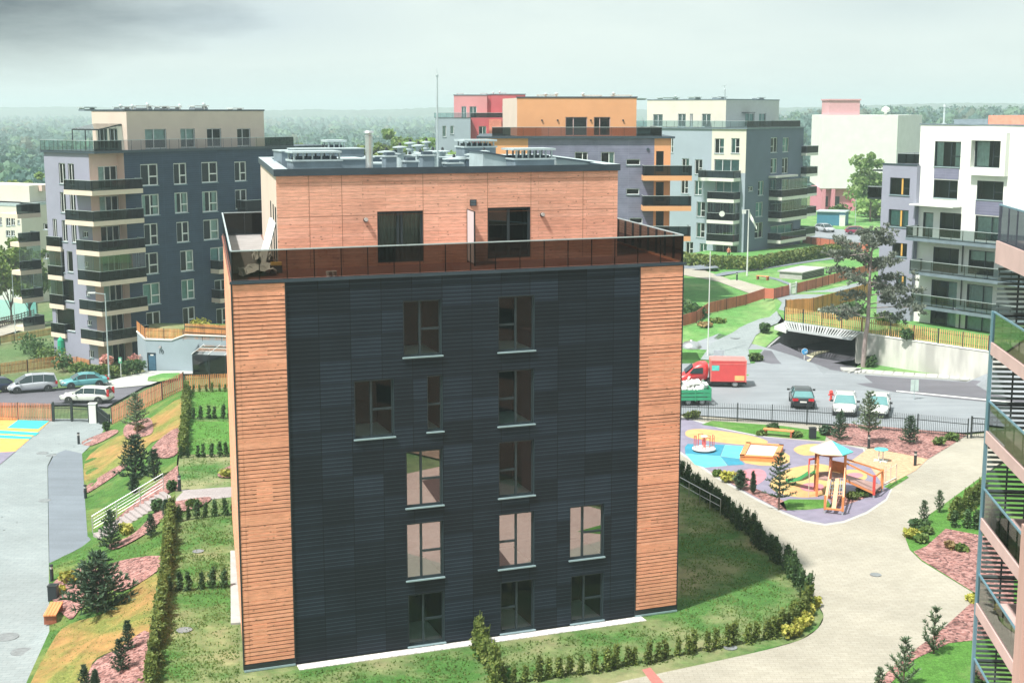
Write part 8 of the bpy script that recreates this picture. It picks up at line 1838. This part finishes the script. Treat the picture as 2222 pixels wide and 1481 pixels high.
# short grass standing in the nearest lawns
rnd = random.Random(17); mb = MB()
def inpoly(x, y, P):
    c = False; j = len(P) - 1
    for i in range(len(P)):
        if (P[i][1] > y) != (P[j][1] > y) and x < (P[j][0] - P[i][0]) * (y - P[i][1]) / (P[j][1] - P[i][1]) + P[i][0]: c = not c
        j = i
    return c
for poly, n in ((px0([(530, 1475), (1440, 1352), (1475, 1335), (1480, 1050), (1560, 1105), (1650, 1185), (1740, 1280), (1770, 1335), (1700, 1385), (1500, 1430), (1200, 1478), (900, 1500), (530, 1500)]), 9000), (px0([(380, 1095), (515, 1085), (520, 1465), (520, 1500), (335, 1500), (355, 1290)]), 7000), (pxh([(190, 1170), (370, 1100), (345, 1290), (320, 1495), (60, 1495), (110, 1390), (110, 1225)]), 6000), (px0([(408, 850), (510, 845), (512, 1050), (395, 1055)]), 3000)):
    xs_ = [q[0] for q in poly]; ys_ = [q[1] for q in poly]; k = 0
    while k < n:
        x, y = rnd.uniform(min(xs_), max(xs_)), rnd.uniform(min(ys_), max(ys_))
        if not inpoly(x, y, poly): continue
        k += 1
        if mnoise.noise((x * .5, y * .5, 3)) < -.1 and rnd.random() < .75: continue
        z = hgt(x, y); h = rnd.uniform(.04, .11); a = rnd.uniform(0, 3.14); dx, dy = math.cos(a) * .05, math.sin(a) * .05; lx, ly = rnd.uniform(-.05, .05), rnd.uniform(-.05, .05)
        mb.face([(x - dx, y - dy, z), (x + dx, y + dy, z), (x + lx, y + ly, z + h)])
struct(mb.build('grass', leafmat('grass_blade', (.1, .19, .04), (.24, .32, .1), .6), None, loc=(0, 60, 0)), 'stuff', 'short uneven grass of the nearest lawns')
# ================================================================== small things on terraces and balconies
def crumple(label, face_pts, name, m, seed, n=9, amp=.12, cat='plastic sheet'):
    rnd = random.Random(seed); a, b, c, d = [Vector(p) for p in face_pts]; mb = MB(); V = []
    for j in range(n):
        for i in range(n):
            u, v = i / (n - 1), j / (n - 1); p = a.lerp(b, u).lerp(d.lerp(c, u), v); V.append((p.x + rnd.uniform(-.05, .05), p.y + rnd.uniform(-.05, .05), p.z + .03 + rnd.uniform(0, amp)))
    mb.raw(V, [(j * n + i, j * n + i + 1, (j + 1) * n + i + 1, (j + 1) * n + i) for j in range(n - 1) for i in range(n - 1)])
    o = mb.build(name, m, None, loc=tuple(a)); tag(o, label, cat); return o
def dk(s, t, dz=.0): return (*mb_pt(s, t), ZD + dz)
crumple('crumpled white plastic sheet on the left end of the middle terrace', [dk(.35, 1.5), dk(1.9, 1.7), dk(1.9, 4.6), dk(.4, 4.2)], 'plastic_sheet', M_PLAST, 3, 11, .3)
crumple('smaller heap of white sheeting beside the penthouse side wall', [dk(1.2, 6.5), dk(2.0, 6.5), dk(2.0, 9.5), dk(1.1, 9.2)], 'plastic_sheet', M_PLAST, 4, 9, .4)
p = dk(1.95, 2.9, .0); t = thing('tool_box', 'small yellow topped black box on the left end of the terrace', 'box', p); mb = MB(); mb.obox(p, .5, .35, .32, .2); mb.build('case', M_TRIM, t); mb = MB(); mb.obox((p[0], p[1], p[2] + .32), .46, .32, .12, .2); mb.build('lid', M_YEL, t)
t = thing('plank_stack', 'white planks leaning on the cream side wall of the penthouse', 'planks', dk(1.7, 7.0)); 
for k in range(4): mb = MB(); a = Vector(dk(1.5, 5.2 + k * .9)); b = Vector(dk(2.06, 5.5 + k * .9, 1.9)); mb.bar(a, b, .22, .05); mb.build('plank', M_PLAST, t)
for k, (s, lab) in enumerate(((4.0, 'small white pot behind the tinted glass of the terrace'), (4.22, 'second white pot, right of the first behind the tinted glass'))):
    p = dk(s, .7); mb = MB(); mb.lathe([(.09, 0), (.12, .22), (.1, .22)], p, 10); tag(mb.build('plant_pot', M_PLAST, None, loc=p), lab, 'pot')
s, z = GLf.hit(1581, 462); mb = MB(); q = GLf.at(s, z, 2.1); t = thing('satellite_dish', 'white satellite dish on a balcony of the grey block', 'satellite dish', q)
mb.tube((q[0], q[1] - .12, q[2]), (q[0], q[1] - .02, q[2]), .42, 18, 0, .3); mb.build('dish', M_WHITE, t); mb = MB(); mb.bar((q[0], q[1], q[2]), (q[0] + .1, q[1] + .35, q[2] - .5), .06, .06); mb.build('bracket', M_METAL, t)
# drying rack with washing on the near balcony
zf = zr[4] - 1.1 + .0; c = NP(wpost - 1.1, .95); t = thing('drying_rack', 'white clothes airer with washing on the near timber balcony', 'clothes airer', (*c, zf))
mb = MB()
for k in range(6): mb.tube((c[0] - .45, c[1] - .5 + k * .2, zf + 1.0), (c[0] + .45, c[1] - .5 + k * .2, zf + 1.0), .012, 5)
for x in (-.45, .45): mb.tube((c[0] + x, c[1] - .55, zf + 1.0), (c[0] + x, c[1] + .55, zf + 1.0), .016, 5); mb.tube((c[0] + x, c[1] - .5, zf), (c[0] + x, c[1] + .4, zf + 1.0), .016, 5); mb.tube((c[0] + x, c[1] + .5, zf), (c[0] + x, c[1] - .4, zf + 1.0), .016, 5)
mb.build('frame', M_WSTEEL, t)
for k in range(4): mb = MB(); y = c[1] - .4 + k * .22; mb.face([(c[0] - .4, y, zf + 1.02), (c[0] + .3, y + .02, zf + 1.02), (c[0] + .3, y + .05, zf + .55), (c[0] - .4, y + .03, zf + .5)]); mb.face([(c[0] - .4, y, zf + 1.02), (c[0] + .3, y + .02, zf + 1.02), (c[0] + .3, y - .08, zf + .6), (c[0] - .4, y - .07, zf + .62)]); mb.build('washing', M_PLAST, t)
# closed green parasol
p = PH(134, 776); t = thing('parasol', 'closed green parasol on the ground floor patio of the lilac side', 'parasol', p); mb = MB(); mb.lathe([(.3, .5), (.42, .8), (.38, 2.0), (.12, 2.35), (0, 2.4)], p, 10); mb.build('canopy', mat('green_canvas', (.02, .36, .2), .8), t); mb = MB(); mb.tube(p, (p[0], p[1], p[2] + .6), .04, 6); mb.build('pole', M_METAL, t)
# seated and standing balcony clutter on the nearest balconies of the navy block
def table_set(label, p, rz):
    t = thing('balcony_table', label, 'table', p, rz); mb = MB(); mb.lathe([(0, .7), (.4, .7), (.4, .74), (0, .74)], (0, 0, 0), 14); mb.build('table_top', M_PLAST, t, world=False); mb = MB()
    for i in range(4): a = i * 1.57; mb.tube((.3 * math.cos(a), .3 * math.sin(a), 0), (.1 * math.cos(a), .1 * math.sin(a), .7), .02, 5)
    mb.build('legs', M_METAL, t, world=False)
table_set('white table on the second highest cream corner balcony', (*LP(3.2, .9), 14.14 - 3.2 + .5), 0); table_set('white table on the fifth cream corner balcony from the top', (*LP(3.4, .9), 14.14 - 3.2 * 4 + .5), 0); table_set('white table on the middle orange balcony', (*OF.at((c0 + c1) / 2 if False else OF.hit(1450, 440)[0], 0, 1.0)[:2], OF.hit(1430, 447.8)[1] + .2), 0)
# ================================================================== one person on the far patio
def person(label, loc, rz):
    h = 1.02; P = [(0, 0, .95), (0, 0, 1.2), (0, .01, 1.4), (0, .01, 1.5), (0, -.01, 1.62), (.1, 0, .88), (.11, -.03, .5), (.11, .02, .07), (.11, -.14, .04), (-.1, 0, .88), (-.12, .05, .5), (-.12, .08, .07), (-.12, -.06, .04), (.19, 0, 1.39), (.26, -.02, 1.13), (.22, -.18, .97), (.2, -.25, .92), (-.19, 0, 1.39), (-.26, .02, 1.13), (-.23, -.14, .94), (-.22, -.2, .88), (0, -.01, 1.7)]
    E = [(0, 1), (1, 2), (2, 3), (3, 4), (4, 21), (0, 5), (5, 6), (6, 7), (7, 8), (0, 9), (9, 10), (10, 11), (11, 12), (2, 13), (13, 14), (14, 15), (15, 16), (2, 17), (17, 18), (18, 19), (19, 20)]
    Rd = [.15, .14, .14, .055, .1, .095, .065, .045, .035, .095, .065, .045, .035, .06, .045, .035, .03, .06, .045, .035, .03, .085]
    me = bpy.data.meshes.new('skeleton'); me.from_pydata([tuple(v * h for v in p) for p in P], E, []); o = bpy.data.objects.new('skeleton', me); COL.objects.link(o)
    o.modifiers.new('skin', 'SKIN'); sl_ = me.attributes.get('skin_radius') if False else None
    bm = bmesh.new(); bm.from_mesh(me); L = bm.verts.layers.skin.verify(); bm.verts.ensure_lookup_table()
    for v, r in zip(bm.verts, Rd): v[L].radius = (r, r)
    bm.verts[0][L].use_root = True; bm.to_mesh(me); bm.free()
    o.modifiers.new('sub', 'SUBSURF').levels = 2
    ev = o.evaluated_get(bpy.context.evaluated_depsgraph_get()); m2 = bpy.data.meshes.new_from_object(ev); bpy.data.objects.remove(o)
    b = bpy.data.objects.new('person', m2); COL.objects.link(b); b.location = loc; b.rotation_euler = (0, 0, rz); m2.materials.clear()
    for m in (mat('skin', (.5, .3, .22), .6, var=.05), mat('orange_top', (.62, .22, .13), .8, var=.08), mat('dark_trousers', (.03, .035, .06), .85)): m2.materials.append(m)
    for p in m2.polygons: z = p.center.z; p.material_index = 0 if z > 1.46 or abs(p.center.x) > .2 and z < 1.15 and z > .8 else (1 if z > .92 else 2); p.use_smooth = True
    tag(b, label, 'person'); LOC[b.name] = tuple(loc)
    mb = MB(); mb.lathe([(.09, 1.66), (.115, 1.71), (.1, 1.78), (.0, 1.82)], (0, .02, 0), 12); mb.build('hair', mat('brown_hair', (.05, .03, .02), .8), b, smooth=True, world=False); return b
p = PH(1588, 566); person('person in an orange top standing on the patio behind the hedge of the grey block', (p[0], p[1] + 3.0, hgt(p[0], p[1] + 3)), R(20))
# ================================================================== air
mb = MB(); mb.box(-4200, -30, -45, 4200, 6200, 60); hz_ = mb.build('haze', [], None); hz_['kind'] = 'stuff'; hz_['label'] = 'pale summer haze'
m = bpy.data.materials.new('haze_air'); m.use_nodes = True; nt = m.node_tree; nt.nodes.remove(nt.nodes['Principled BSDF']); v = nt.nodes.new('ShaderNodeVolumePrincipled')
v.inputs['Color'].default_value = (.8, .98, 1, 1); v.inputs['Density'].default_value = .00042; v.inputs['Anisotropy'].default_value = .1; nt.links.new(v.outputs[0], nt.nodes['Material Output'].inputs['Volume']); hz_.data.materials.append(m)
